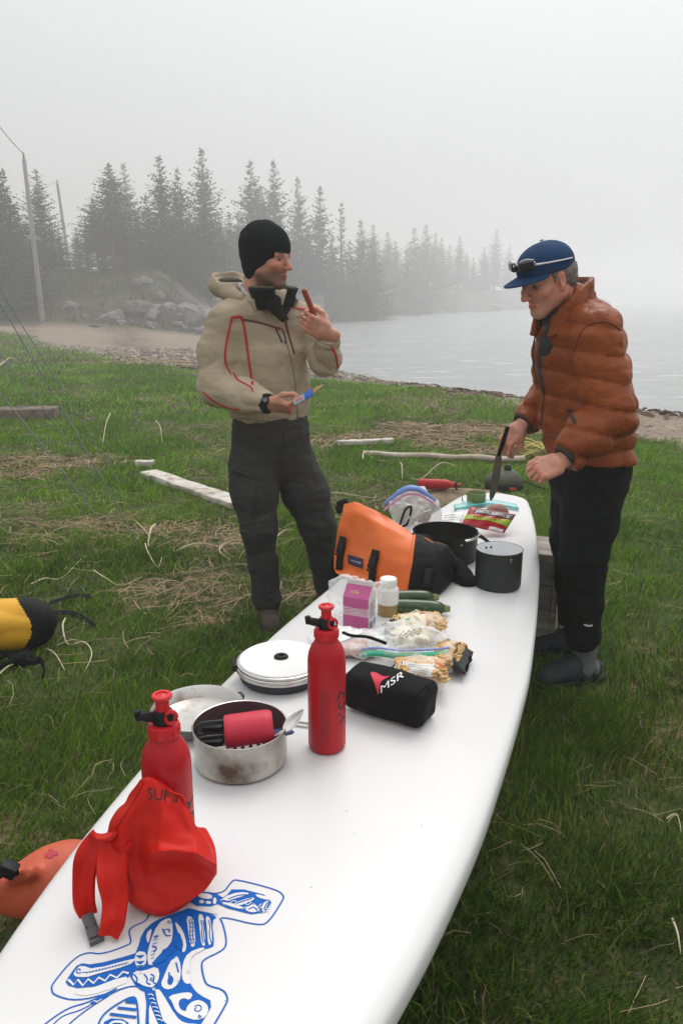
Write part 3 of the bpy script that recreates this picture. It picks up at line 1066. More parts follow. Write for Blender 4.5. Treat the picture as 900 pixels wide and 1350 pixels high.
def build_straw():
    Vs, Fs, Cs, off = [], [], [], 0
    def add(V, F, C):
        nonlocal off
        Vs.append(V); Fs.append(F + off); Cs.append(C); off += len(V)
    for n, r0, r1, w0 in ((3600, .6, 3, .0014), (7000, 3, 7, .0024), (4500, 7, 14, .005)):
        x, y = polar(n, r0, r1)
        k = (RNG.random(n) < (.18 + .8 * dry_w(x, y)) * (1 - .65 * sstep(.2, .8, x) * sstep(5, 3, y))) & (turf_edge(x) - y > -.5)
        x, y = x[k], y[k]
        m = len(x)
        add(*strands(x, y, RNG.uniform(.04, .16, m) * (1 + .5 * (r0 > 2)), w0 * RNG.uniform(.6, 1.5, m), .035, (.32, .245, .145), n))
    for i, (g, rx, ry) in enumerate(HAYG):
        m = int(min(900, (50 + 2000 * rx * ry) * (.42 if g.y < 6 else .8)))
        x = g.x + RNG.normal(0, rx * .5, m); y = g.y + RNG.normal(0, ry * .5, m)
        add(*strands(x, y, RNG.uniform(.08, .3, m), np.full(m, max(.0020, .0008 * g.y)) * RNG.uniform(.6, 1.4, m), .035, (.31, .225, .130), 900 + i))
    me = np_mesh('dry_straw_litter', np.concatenate(Vs), np.concatenate(Fs), smooth=False, attr={'tint': np.concatenate(Cs)})
    props(put('dry_straw_litter', me, M_STRAW), kind='stuff')
build_straw()
def build_wrack():
    """dark weed thrown up along the crest of the beach"""
    n = 9000
    x = RNG.uniform(-9, 7, n); y = turf_edge(x) + RNG.uniform(0, 7, n)
    d = sea_sd(x, y); wid = np.interp(x, [-20, -10, -4, 2], [14, 11, 8, 6])
    p = np.exp(-((d - wid * .98 + .4 * fbm2(x, y, .5, 3, 46)) / .3) ** 2) + .3 * np.exp(-((d - wid * .6) / .5) ** 2)
    k = (RNG.random(n) < p * (.4 + .8 * (fbm2(x, y, 1.2, 2, 90) > -.1)))
    x, y = x[k], y[k]; m = len(x)
    V, F, C = strands(x, y, RNG.uniform(.10, .32, m), RNG.uniform(.02, .05, m), .05, (.095, .045, .030), 77)
    props(put('seaweed_litter', np_mesh('seaweed_litter', V, F, smooth=False, attr={'tint': C}), M_STRAW), kind='stuff')
    # weed scraps on the turf
build_wrack()
def build_pebbles():
    n = 5200
    x = RNG.uniform(-13, 7, n); y = turf_edge(x) + RNG.uniform(-.6, 14, n) ** 1.0
    k = np.hypot(x, y) < 34; x, y = x[k], y[k]; n = len(x)
    z = terrain(x, y)[0]
    s = RNG.uniform(.012, .05, n) * np.clip(y / 12, .7, 2)
    base = np.array([(1, 0, 0), (0, 1, 0), (-1, 0, 0), (0, -1, 0), (0, 0, .7), (0, 0, -.5)])
    a = RNG.uniform(0, 6.28, n)
    R = np.stack([np.stack([np.cos(a), -np.sin(a)], 1), np.stack([np.sin(a), np.cos(a)], 1)], 1)
    V = np.repeat(base[None], n, 0) * (s[:, None] * RNG.uniform(.6, 1.4, (n, 6)))[:, :, None]
    V[:, :, :2] = np.einsum('nij,nkj->nki', R, V[:, :, :2])
    V += np.stack([x, y, z], 1)[:, None]
    b = np.arange(n)[:, None, None] * 6
    F = (b + np.array([(0, 1, 4), (1, 2, 4), (2, 3, 4), (3, 0, 4), (1, 0, 5), (2, 1, 5), (3, 2, 5), (0, 3, 5)])[None]).reshape(-1, 3)
    g = RNG.uniform(.5, 1.25, (n, 1)); c = np.where(RNG.random((n, 1)) < .3, np.array([.40, .34, .27]), np.array([.20, .17, .14])) * g
    props(put('beach_pebbles', np_mesh('beach_pebbles', V.reshape(-1, 3), F, smooth=False, attr={'tint': np.repeat(c, 6, 0)}), M_STRAW), kind='stuff')
build_pebbles()

# ------------------------------------------------------------------ stalks, boards and poles lying about
M_STALK = mat('bleached_stalk', (.50, .42, .29), .8, var=.25, vs=30)
M_BLEACH = mat('bleached_plank', (.52, .48, .43), .85, var=.3, vs=14, stretch=(1, 1, 1), col2=(.30, .25, .20), c2=(.5, .68), c2s=9, bump=.4, bs=40)
M_TIMBER = mat('dark_timber', (.085, .07, .06), .9, var=.4, vs=12, bump=.6, bs=30, col2=(.17, .13, .10), c2s=5)
M_PINK = mat('peeled_pole', (.44, .33, .27), .8, var=.2, vs=9, col2=(.52, .46, .40), c2s=5)
def stalk(pts, r, lab, lift=.02, group='dry stalks lying in the grass'):
    P = []
    for i, (px, py) in enumerate(pts):
        g = ground_at(px, py)
        P.append(g + Vector((0, 0, r + lift * (1 + .8 * math.sin(i * 2.3)))))
    P = smooth_path(P, 6)
    n = len(P)
    props(MB().tube(P, [.72 * r * (1.0 - .55 * i / n) for i in range(n)], n=6).build('dry_stalk', M_STALK), lab, 'dry stalk', group)
stalk([(42, 776), (60, 771), (82, 764), (108, 744)], .006, 'long straight dry stalk rising behind the yellow bag')
stalk([(124, 757), (140, 770), (160, 774), (188, 768)], .005, 'curved dry stalk lying between the yellow bag and the stake')
stalk([(87, 822), (84, 836), (90, 852), (112, 856), (122, 870), (112, 890)], .0065, 'pale looping stalk beside the black straps')
stalk([(76, 857), (96, 853), (110, 848)], .004, 'short forked stalk crossing the pale looping one')
stalk([(62, 862), (74, 872), (86, 886)], .005, 'short pale stalk under the looping one')
stalk([(0, 896), (14, 888), (28, 878)], .005, 'pale stalk lying over the black webbing strap')
stalk([(205, 703), (200, 716), (196, 724), (206, 728)], .010, 'stubby pale root standing where the guy wire meets the ground', .05)
stalk([(192, 722), (196, 736), (208, 750), (214, 742)], .006, 'forked pale root below the stubby one')
stalk([(232, 732), (258, 724), (286, 722), (298, 734)], .006, 'pale stalk stretching from the stubby root to the boots')
stalk([(178, 690), (190, 704), (200, 712)], .005, 'thin pale stalk leaning on the stubby root')
stalk([(294, 722), (290, 735), (304, 740)], .005, 'crooked pale stalk behind the right boot')
stalk([(386, 685), (394, 695), (398, 702)], .007, 'pale bent stalk between the legs of the man in tan', .03)
stalk([(364, 713), (376, 706), (390, 700)], .005, 'straight pale stalk between the trouser legs')
stalk([(146, 552), (141, 570), (136, 586)], .009, 'upright pale stalk near the dark timber', .06)
stalk([(206, 562), (212, 574), (214, 584)], .009, 'pale stalk standing right of the dark timber', .06)
stalk([(478, 612), (480, 606), (494, 608), (507, 617)], .010, 'arched pale stalk under the peeled pole', .04)
stalk([(527, 618), (529, 626), (530, 634)], .008, 'short pale stalk beside the arched one', .05)
stalk([(440, 655), (456, 660), (486, 658), (500, 663)], .007, 'pale stalk lying behind the orange dry bag', .03)
stalk([(600, 626), (580, 628), (556, 634), (541, 648)], .009, 'long pale stalk arching over the lying red bottle', .07)
stalk([(877, 1088), (890, 1088), (898, 1108)], .004, 'bent straw at the edge of the dark grass', .02)
stalk([(884, 1222), (890, 1246), (896, 1262)], .005, 'broken pale stalk lowest in the dark grass', .02)
stalk([(0, 488), (14, 480), (22, 476)], .02, 'pale stalk lying by the guy wires near the sand', .08)
def plank(a, b, w, th, mt, name, lab, cat, lift=0.0, roll=0.0):
    a, b = ground_at(*a), ground_at(*b)
    d = (b - a); L = d.length
    ang = math.atan2(d.y, d.x)
    mb = MB()
    n = 10
    vs, fs = [], []
    rng = random.Random(len(lab))
    for i in range(n + 1):
        t = i / n
        j = [rng.uniform(-.006, .006) for _ in range(4)]
        for (sx, sz, q) in ((-1, 0, 0), (1, 0, 1), (1, 1, 2), (-1, 1, 3)):
            vs.append((L * (t - .5) + (j[q] * 3 if i in (0, n) else 0), sx * w / 2 + j[q], sz * th + j[q] * .6))
    for i in range(n):
        for k in range(4):
            k2 = (k + 1) % 4
            fs.append((i * 4 + k, i * 4 + 4 + k, i * 4 + 4 + k2, i * 4 + k2))
    fs += [(0, 1, 2, 3), (n * 4 + 3, n * 4 + 2, n * 4 + 1, n * 4)]
    mb.add(vs, fs)
    o = mb.build(name, mt, bevel=min(.006, th * .2), angle=50)
    c = (a + b) / 2
    o.location = (c.x, c.y, min(a.z, b.z, c.z) + lift)
    o.rotation_euler = (roll, 0, ang)
    return props(o, lab, cat)
plank((-70, 557), (75, 552), .34, .17, M_TIMBER, 'timber_sleeper', 'dark weathered timber block lying in the grass', 'timber', .0)
plank((196, 628), (318, 672), .17, .05, M_BLEACH, 'bleached_plank', 'bleached white plank running behind the tan-jacketed man', 'plank', .015)
plank((178, 617), (203, 616), .09, .05, M_BLEACH, 'plank_end', 'short grey board end beyond the bleached plank', 'plank', .02)
plank((444, 591), (517, 586), .10, .05, M_BLEACH, 'short_plank', 'short white board in the grass behind the peeled pole', 'plank', .03)
def peeled_pole():
    a, b = ground_at(479, 604), ground_at(691, 612)
    P = [a.lerp(b, i / 12) + Vector((0, 0, .045 + .008 * math.sin(i * 1.7))) for i in range(13)]
    props(MB().tube(P, [.032 - .006 * abs(math.sin(i * 2.1)) for i in range(13)], n=10).build('peeled_pole', M_PINK), 'long peeled pinkish pole lying across the grass behind the table', 'pole')
peeled_pole()
# guy wires
M_GUY = mat('guy_wire', (.12, .14, .15), .45, metal=.4)
for (gx, gy), (tx, ty), k, lab in (((189, 719), (-46, 322), .35, 'longest guy wire ending at the stubby root'), ((163, 640), (-52, 300), .3, 'guy wire ending farthest back in the grass'),
                                   ((136, 636), (-40, 415), .3, 'guy wire running low beside the longest one'), ((147, 697), (-40, 470), .3, 'lowest guy wire passing over the dark timber')):
    a = ground_at(gx, gy)
    b = on_y(tx, ty, a.y + k)
    props(MB().tube([a - Vector((0, 0, .05)), a.lerp(b, .5), b], .0038, n=6).build('guy_wire', M_GUY), lab, 'guy wire', 'guy wires stretched down into the grass')
# ================================================================== THE BOARD USED AS A TABLE
BA, BN, BC = Vector((.33, .944, 0)), Vector((.944, -.33, 0)), -.539      # long axis, cross axis, offset of the centre line
BS = [(.05, .012), (.10, .06), (.2, .115), (.45, .215), (.8, .302), (1.0, .338), (1.3, .370), (1.7, .382), (2.0, .383), (2.4, .360), (2.9, .321), (3.3, .270), (3.54, .235), (3.75, .195),
      (3.86, .170), (3.90, .152), (3.925, .118), (3.932, .06)]
def board_pt(s, o, z):
    p = BA * s + BN * (BC + o)
    return Vector((p.x, p.y, z))
M_BOARD = mat('board_gelcoat', (.645, .645, .645), .30, var=.025, vs=3, spec=.4, col2=(.61, .61, .605), c2=(.6, .8), c2s=7)
M_BLUE = mat('blue_print', (.006, .10, .40), .5, var=.05, spec=.15)
M_WHITEINK = mat('white_print', (.645, .645, .645), .32, var=.0)
M_SCUFF = mat('scuff', (.42, .43, .43), .6, var=.3, vs=60)
board = thing('paddleboard', 'long white paddleboard laid flat as a table, blue tribal print near its nose', 'paddleboard', board_pt(1.9, 0, 0))
def build_board():
    mb = MB()
    sv = np.concatenate([np.linspace(.05, 3.75, 70), np.linspace(3.77, 3.932, 14)])
    ss, hh = zip(*BS)
    hw = np.interp(sv, ss, hh)
    for _ in range(3):                                   # fair the outline
        h2 = hw.copy(); h2[1:-12] = (hw[:-13] + 2 * hw[1:-12] + hw[2:-11]) / 4; hw = h2
    n = 56
    vs, fs = [], []
    for s, w in zip(sv, hw):
        th = .105 * min(1, .35 + .65 * sstep(0, .5, np.array(s - .05))) * (.55 + .45 * sstep(0, .25, np.array(3.95 - s)))
        top = DECK + .10 * max(0, (.6 - s) / .6) ** 2 - .004 * sstep(3.8, 3.94, np.array(s))
        for k in range(n):
            t = 2 * math.pi * k / n
            c, q = math.cos(t), math.sin(t)
            e = 2 / 3.6
            x = w * math.copysign(abs(c) ** (e * .8), c)
            z = top - th / 2 + th / 2 * math.copysign(abs(q) ** e, q)
            vs.append(board_pt(s, x, z))
    m = len(sv)
    for i in range(m - 1):
        for k in range(n):
            k2 = (k + 1) % n
            fs.append((i * n + k, (i + 1) * n + k, (i + 1) * n + k2, i * n + k2))
    fs.append(tuple(range(n)))
    fs.append(tuple(reversed(range((m - 1) * n, m * n))))
    mb.add(vs, fs)
    return mb.build('hull', M_BOARD, board, angle=60)
hull = build_board()
HB = bvh_of(hull)
def deck_z(x, y):
    q = HB.ray_cast(Vector((x, y, 2)), Vector((0, 0, -1)))[0]
    return q.z if q is not None else DECK
def dk(px, py, lift=0.0):
    p = on_z(px, py, DECK)
    return Vector((p.x, p.y, deck_z(p.x, p.y) + lift))
# ---- the blue print: measured outline points on the deck (z: enlargement of the print, 4.5x)
from mathutils.geometry import tessellate_polygon
def zp(x, y):
    q, nr = cast(HB, 190 + x / 4.5, 1150 + y / 4.5, 0)
    return q
def densify(P, step=28):
    out = []
    for i in range(len(P) - 1):
        a, b = P[i], P[i + 1]
        k = max(1, int(math.hypot(b[0] - a[0], b[1] - a[1]) / step))
        out += [(a[0] + (b[0] - a[0]) * j / k, a[1] + (b[1] - a[1]) * j / k) for j in range(k)]
    out.append(P[-1])
    return out
def rounded(P, closed=False, n=2):
    """corner-cutting"""
    for _ in range(n):
        Q = []
        m = len(P)
        rng = range(m) if closed else range(m - 1)
        if not closed: Q.append(P[0])
        for i in rng:
            a, b = P[i], P[(i + 1) % m]
            Q.append((a[0] * .75 + b[0] * .25, a[1] * .75 + b[1] * .25)); Q.append((a[0] * .25 + b[0] * .75, a[1] * .25 + b[1] * .75))
        if not closed: Q.append(P[-1])
        P = Q
    return P
PB, PW = MB(), MB()
def fill(P, mb, off, rnd=True):
    P = rounded(P, True, 1) if rnd else P
    P = densify(P + [P[0]], 40)[:-1]
    pts = [Vector((x, y, 0)) for x, y in P]
    tri = tessellate_polygon([pts])
    w = [zp(x, y) for x, y in P]
    if any(q is None for q in w): return
    mb.add([q + Vector((0, 0, off)) for q in w], tri)
def line(P, wpx, mb, off, closed=False, rnd=True):
    P = rounded(P, closed) if rnd else P
    if closed: P = P + [P[0]]
    P = densify(P)
    w = [zp(x, y) for x, y in P]
    w = [q for q in w if q is not None]
    if len(w) < 2: return
    side = []
    for i in range(len(w)):
        t = w[min(i + 1, len(w) - 1)] - w[max(i - 1, 0)]
        side.append(Vector((-t.y, t.x, 0)))
    mb.strip([q + Vector((0, 0, off)) for q in w], wpx * .00029, side)
O1, O2, O3, O4 = .0008, .0014, .0020, .0026
def Z1(P): return [(x - 630, y) for x, y in P]
# outer contour
line(Z1([(690, 215), (655, 255), (645, 290), (560, 325), (538, 352), (556, 415), (540, 432), (380, 490), (295, 474), (210, 515), (90, 660), (80, 692), (95, 732), (232, 768), (440, 715), (560, 672), (625, 690), (655, 722), (650, 905), (648, 960)]), 8, PB, O1)
line([(330, 118), (465, 132), (520, 55), (545, 42), (790, 105), (830, 142), (822, 168), (745, 290), (690, 321), (440, 258), (470, 310), (492, 420), (470, 465), (360, 515), (337, 545), (358, 650), (385, 677), (470, 697), (497, 745), (490, 780), (410, 915), (380, 965)], 9, PB, O1)
# arm panel, upper right
fill([(532, 88), (772, 150), (704, 268), (430, 200), (440, 150), (480, 150)], PB, O1)
for P in ([(470, 150), (560, 120), (640, 128), (540, 160), (470, 175)], [(520, 190), (640, 150), (660, 165), (560, 205)], [(660, 130), (752, 155), (735, 170), (668, 150)],
          [(440, 180), (520, 185), (600, 215), (560, 222)], [(590, 222), (650, 190), (690, 230), (640, 245)], [(700, 190), (745, 165), (725, 215), (700, 245)]):
    fill(P, PW, O2)
for P in ([(500, 162), (560, 140), (610, 138)], [(545, 190), (600, 172), (640, 160)], [(620, 225), (650, 208), (672, 232)], [(712, 225), (722, 200), (735, 180)]):
    line(P, 7, PB, O3)
for k in range(5):
    x0 = 452 + k * 58
    line([(x0, 172 + k * 12), (x0 + 26, 156 + k * 10), (x0 + 44, 176 + k * 13), (x0 + 70, 162 + k * 9)], 5, PW, O2)
    line([(x0 + 20, 196 + k * 12), (x0 + 44, 182 + k * 11), (x0 + 58, 202 + k * 11)], 5, PW, O2)
# neck bars
fill([(270, 105), (470, 130), (440, 205), (270, 200)], PB, O1)
for P in ([(325, 125), (405, 135), (402, 165), (322, 155)], [(330, 165), (358, 172), (352, 190), (326, 185)], [(368, 172), (400, 178), (395, 192), (366, 190)], [(412, 150), (432, 160), (426, 195), (408, 190)],
          [(240, 195), (440, 245), (440, 255), (290, 225)]):
    fill(P, PW, O2)
# body
fill([(60, 290), (160, 255), (290, 205), (440, 262), (402, 290), (418, 430), (400, 450), (300, 470), (255, 510), (250, 610), (290, 690), (330, 730), (414, 772), (350, 885), (300, 960), (5, 960), (18, 720), (-40, 690), (-95, 600), (-75, 520), (-40, 465), (-12, 360)], PB, O1)
for P in ([(150, 268), (80, 310), (36, 420), (18, 500), (30, 568), (118, 520), (88, 490), (160, 430), (172, 370), (168, 300)],
          [(178, 285), (230, 345), (254, 430), (246, 474), (224, 480), (236, 420), (205, 372)],
          [(160, 525), (118, 620), (98, 672), (130, 702), (182, 690), (216, 640), (220, 560), (198, 495), (176, 520)],
          [(250, 262), (292, 272), (300, 340), (306, 440), (276, 450), (262, 350)], [(320, 250), (352, 256), (360, 340), (366, 440), (342, 440), (330, 340)], [(364, 262), (392, 270), (402, 350), (404, 428), (380, 438), (374, 340)],
          [(350, 446), (262, 480), (230, 540), (222, 625), (245, 668), (284, 662), (264, 550), (292, 492), (362, 462)],
          [(140, 738), (250, 714), (292, 724), (272, 764), (232, 748), (202, 772), (214, 818), (250, 832), (254, 800), (292, 766), (340, 762), (386, 800), (370, 862), (310, 884), (240, 862), (188, 828), (168, 772)],
          [(62, 712), (84, 694), (108, 720), (190, 862), (240, 900), (330, 905), (300, 940), (130, 940)],
          [(-40, 470), (20, 480), (10, 560), (-40, 580), (-58, 520)], [(10, 370), (50, 330), (36, 400), (22, 430)], [(0, 590), (80, 560), (96, 620), (60, 690), (0, 680), (-70, 640), (-60, 590)],
          [(30, 770), (60, 850), (100, 940), (30, 940)]):
    fill(P, PW, O2)
for P in ([(110, 340), (130, 385), (160, 380)], [(120, 350), (148, 340), (152, 362)], [(50, 440), (78, 455), (60, 480)], [(60, 395), (85, 385)], [(150, 600), (150, 660)], [(190, 540), (205, 600)]):
    line(P, 8, PB, O3)
fill([(96, 488), (160, 436), (190, 470), (140, 500), (130, 530), (30, 566)], PB, O3)
fill([(165, 400), (205, 350), (232, 420), (220, 470), (190, 450)], PB, O3)
fill([(155, 608), (180, 640), (160, 680), (134, 660)], PB, O3)
for x0 in (268, 284, 338, 350, 384):
    line([(x0, 290), (x0 + 10, 330), (x0 + 2, 370), (x0 + 14, 425)], 5, PB, O3)
for x0, s in ((-60, 1), (0, 1), (40, -1)):
    line([(x0, 610), (x0 + 24, 630 + 8 * s), (x0 + 12, 660), (x0 + 40, 672)], 7, PB, O3)
line([(300, 800), (330, 790), (345, 815), (320, 835), (296, 820), (312, 806)], 5, PB, O3)
for y0 in (500, 535, 560):
    fill([(-50, y0), (5, y0 - 4), (-20, y0 + 18)], PB, O3, rnd=False)
for (cx, cy, rr) in ((262, 590, 16), (200, 640, 14), (60, 700, 12), (150, 300, 14), (120, 470, 12), (330, 860, 12), (46, 640, 14), (210, 300, 12), (-20, 600, 10)):
    line([(cx + rr * (1 - q / 9) * math.cos(q * .9), cy + rr * (1 - q / 9) * math.sin(q * .9)) for q in range(9)], 4.5, PB if (cx + cy) % 4 else PW, O4)
for k in range(7):
    line([(24 + k * 9, 735 + k * 24), (44 + k * 10, 728 + k * 26), (56 + k * 9, 742 + k * 25)], 4.5, PW, O4)
    line([(268, 280 + k * 24), (282, 288 + k * 24), (298, 280 + k * 24)], 4, PB, O4)
    line([(40 + k * 3, 520 - k * 22), (62 + k * 4, 512 - k * 22)], 4, PB, O4)
# left arm
fill(Z1([(245, 538), (330, 552), (575, 486), (625, 462), (640, 505), (602, 560), (548, 600), (540, 630), (262, 696), (158, 668), (190, 610)]), PB, O1)
fill(Z1([(262, 556), (332, 580), (572, 514), (580, 524), (540, 556), (332, 612), (290, 628), (206, 622), (232, 572)]), PW, O2)
line(Z1([(258, 602), (232, 606), (232, 580), (252, 578), (252, 592)]), 6, PB, O3)
line(Z1([(262, 600), (330, 596), (540, 540)]), 4, PB, O3)
for i in range(13):
    x = 290 + i * 19
    line(Z1([(x, 596 - i * 4.4), (x + 4, 606 - i * 4.4)]), 4, PB, O3, rnd=False)
line(Z1([(182, 640), (214, 672), (238, 640), (268, 676), (300, 638), (332, 662), (362, 628), (400, 648), (430, 612), (470, 630), (506, 594), (540, 604)]), 12, PW, O2, rnd=False)
fill(Z1([(205, 722), (262, 712), (520, 614), (536, 640), (520, 664), (300, 738)]), PW, O1)
# legs, lower edge
line(Z1([(470, 690), (300, 775), (180, 805), (50, 895), (-20, 960)]), 8, PB, O1)
line(Z1([(310, 790), (250, 822), (150, 850), (90, 905), (50, 950)]), 6, PB, O1)
line(Z1([(420, 735), (330, 790), (220, 870), (140, 950)]), 7, PB, O1)
fill(Z1([(440, 712), (520, 684), (400, 745), (330, 792), (300, 780)]), PB, O2)
line(Z1([(330, 770), (350, 768), (345, 780), (380, 758)]), 5, PW, O3)
line(Z1([(600, 940), (590, 760), (560, 735), (430, 810), (370, 870), (350, 950)]), 9, PB, O2)
for i, y in enumerate((770, 805, 842)):
    line(Z1([(520 - i * 46, y + 2), (585, y + 6 + i * 8)]), 14, PB, O2, rnd=False)
fill(Z1([(545, 745), (576, 738), (578, 790), (520, 768)]), PB, O2)
fill(Z1([(400, 868), (540, 878), (540, 960), (380, 960)]), PB, O2)
line(Z1([(420, 930), (440, 890), (520, 895), (516, 940)]), 12, PW, O3)
pr = put('deck_print', PB.mesh('deck_print', smooth=False), M_BLUE, board)
pr2 = put('deck_print_highlights', PW.mesh('deck_print_highlights', smooth=False), M_WHITEINK, pr)
# scuffs on the rail
sc = MB()
for (px, py, a) in ((82, 1138, .012), (74, 1150, .010), (60, 1168, .006), (120, 448 + 640, .005), (605, 1050, .003), (250, 1215, .002), (158, 1095, .004)):
    q, nr = cast(HB, px, py, .0006)
    if q is None: continue
    s_, u_ = frame_of(nr)
    P = [q + (s_ * math.cos(t) * a * (1 + .3 * math.sin(3 * t)) + u_ * math.sin(t) * a * .35) for t in np.linspace(0, 6.28, 10)[:-1]]
    sc.add(P, [tuple(range(9))])
sc.build('rail_scuff', M_SCUFF, board, smooth=False)
gr = MB(); rgr = random.Random(21)
for k in range(30):
    s_q = rgr.uniform(.75, 3.7); o_q = rgr.uniform(-.85, .85) * float(np.interp(s_q, *zip(*BS)))
    p = board_pt(s_q, o_q, 0); p.z = deck_z(p.x, p.y)
    a = rgr.uniform(0, 6.28); L = rgr.choice([.0008, .001, .0012, .0015, .004]); w = rgr.uniform(.0006, .0012)
    d = Vector((math.cos(a), math.sin(a), 0)) * L; e = Vector((-math.sin(a), math.cos(a), 0)) * w
    gr.add([p - d - e, p + d - e, p + d + e, p - d + e, p + Vector((0, 0, .0012))], [(0, 1, 4), (1, 2, 4), (2, 3, 4), (3, 0, 4)])
props(gr.build('grit', mat('grass_bits', (.12, .11, .06), .9, var=.4, vs=300), board, smooth=False), kind='stuff')
# blue lettering strip on the right rail
mbk = MB()
for i in range(9):
    s0 = 2.72 + i * .075
    w0 = float(np.interp(s0, *zip(*BS)))
    pts = [board_pt(s0 + k * .02, w0 * 1.0, DECK - .052) for k in range(3)]
    hit = [stick(HB, p + BN * .02, .0008) for p in pts]
    mbk.strip([h[0] for h in hit], .012 + .006 * (i % 3), (0, 0, 1))
mbk.build('rail_print', mat('navy_print', (.01, .025, .12), .4, var=0), board, smooth=False)

# ------------------------------------------------------------------ wooden boxes carrying the board
M_BOX = mat('weathered_box_wood', (.30, .265, .23), .9, var=.3, vs=10, stretch=(1, 1, 6), col2=(.20, .175, .15), c2s=7, bump=.35, bs=50)
def wooden_box(s0, s1, o0, o1, lab):
    c = board_pt((s0 + s1) / 2, (o0 + o1) / 2, 0)
    t = thing('wooden_box', lab, 'wooden box', c)
    ang = math.atan2(BN.y, BN.x)
    R = Matrix.Rotation(ang, 3, 'Z')
    L, Wd, h = o1 - o0, s1 - s0, DECK - .105 - .006
    def pl(dx, dy, z, sz, nm):
        p = c + R @ Vector((dx, dy, 0)) + Vector((0, 0, z))
        MB().box(p, sz, R).build(nm, M_BOX, t, bevel=.003, angle=30)
    for sg in (-1, 1):
        for k in range(3):
            pl(0, sg * (Wd / 2 - .01), h * (.17 + .33 * k), (L - .05, .02, h * .325), 'side_plank')
        for k in range(3):
            pl(sg * (L / 2 - .012), (k - 1) * Wd * .33, h / 2, (.022, Wd * .325, h), 'end_plank')
    for k in range(4):
        pl(0, (k - 1.5) * Wd * .25, h - .008, (L + .004, Wd * .24, .018), 'top_plank')
    pl(L / 2 + .008, Wd * .42, .05, (.02, .04, .10), 'batten')
wooden_box(3.32, 3.60, -.27, .368, 'grey wooden box standing under the far end of the board')
wooden_box(1.00, 1.28, -.17, .17, 'grey wooden box hidden under the near half of the board')
# ================================================================== THINGS ON THE BOARD
def noise_disp(amp, f, s=0, ridged=False, stretch=(1, 1, 1)):
    st = np.array(stretch)
    def fn(P, D):
        v = fbm(P * st * f, 3, s)
        if ridged: v = 1 - 2 * np.abs(v)
        return amp * v
    return fn
def rot(axis_x, up=(0, 0, 1)):
    """3x3 numpy matrix whose first column is axis_x"""
    x = Vector(axis_x).normalized()
    y = Vector(up).cross(x).normalized()
    z = x.cross(y)
    return np.array([[x[i], y[i], z[i]] for i in range(3)])
def crease(amp, f, s=0, stretch=(1, 1, 1)):
    """soft cloth with sharp valleys"""
    st = np.array(stretch, float)
    def fn(P, D):
        Q = P * st * f
        Q = Q + .35 * np.stack([vnoise(Q * .7, s + 31), vnoise(Q * .7 + 5, s + 32), vnoise(Q * .7 + 9, s + 33)], 1)
        v = np.abs(vnoise(Q, s))
        return amp * (1.0 - 3.0 * np.minimum(v, .5))
    return fn
M_RED = mat('red_enamel', (.40, .005, .012), .38, var=.06, vs=60, bump=.05, bs=300, spec=.35)
M_REDP = mat('red_plastic', (.55, .012, .02), .4, var=.05)
M_BLACKP = mat('black_plastic', (.010, .010, .011), .5, var=.1, spec=.25)
M_INK = mat('black_ink', (.012, .010, .012), .5, var=0)
M_STEEL = mat('brushed_steel', (.62, .60, .57), .27, metal=1.0, var=.15, vs=9, col2=(.36, .32, .28), c2=(.55, .75), c2s=14, bump=.06, bs=200)
M_ALU = mat('bright_aluminium', (.80, .80, .80), .38, metal=.55, var=.03, vs=20)
M_MESH = mat('dark_mesh_bag', (.035, .038, .048), .8, var=.6, vs=420)
M_HARDANO = mat('hard_anodised', (.032, .033, .035), .5, metal=.2, spec=.25, var=.12, vs=30)
M_GREYIN = mat('pale_grey_lining', (.74, .75, .77), .5, var=.05)
M_NYLON = mat('black_nylon', (.008, .008, .009), .75, var=.25, vs=60, bump=.3, bs=260, spec=.12)
M_WHITEP = mat('white_paper', (.72, .71, .69), .7, var=.03)
M_WEB = mat('black_webbing', (.009, .009, .010), .8, spec=.1, var=.3, vs=300, bump=.3, bs=400)
M_CLEAR = film('clear_bag')
M_CLEAR2 = film('clear_bag_thin', opac=.14, bump=.7, bs=30)

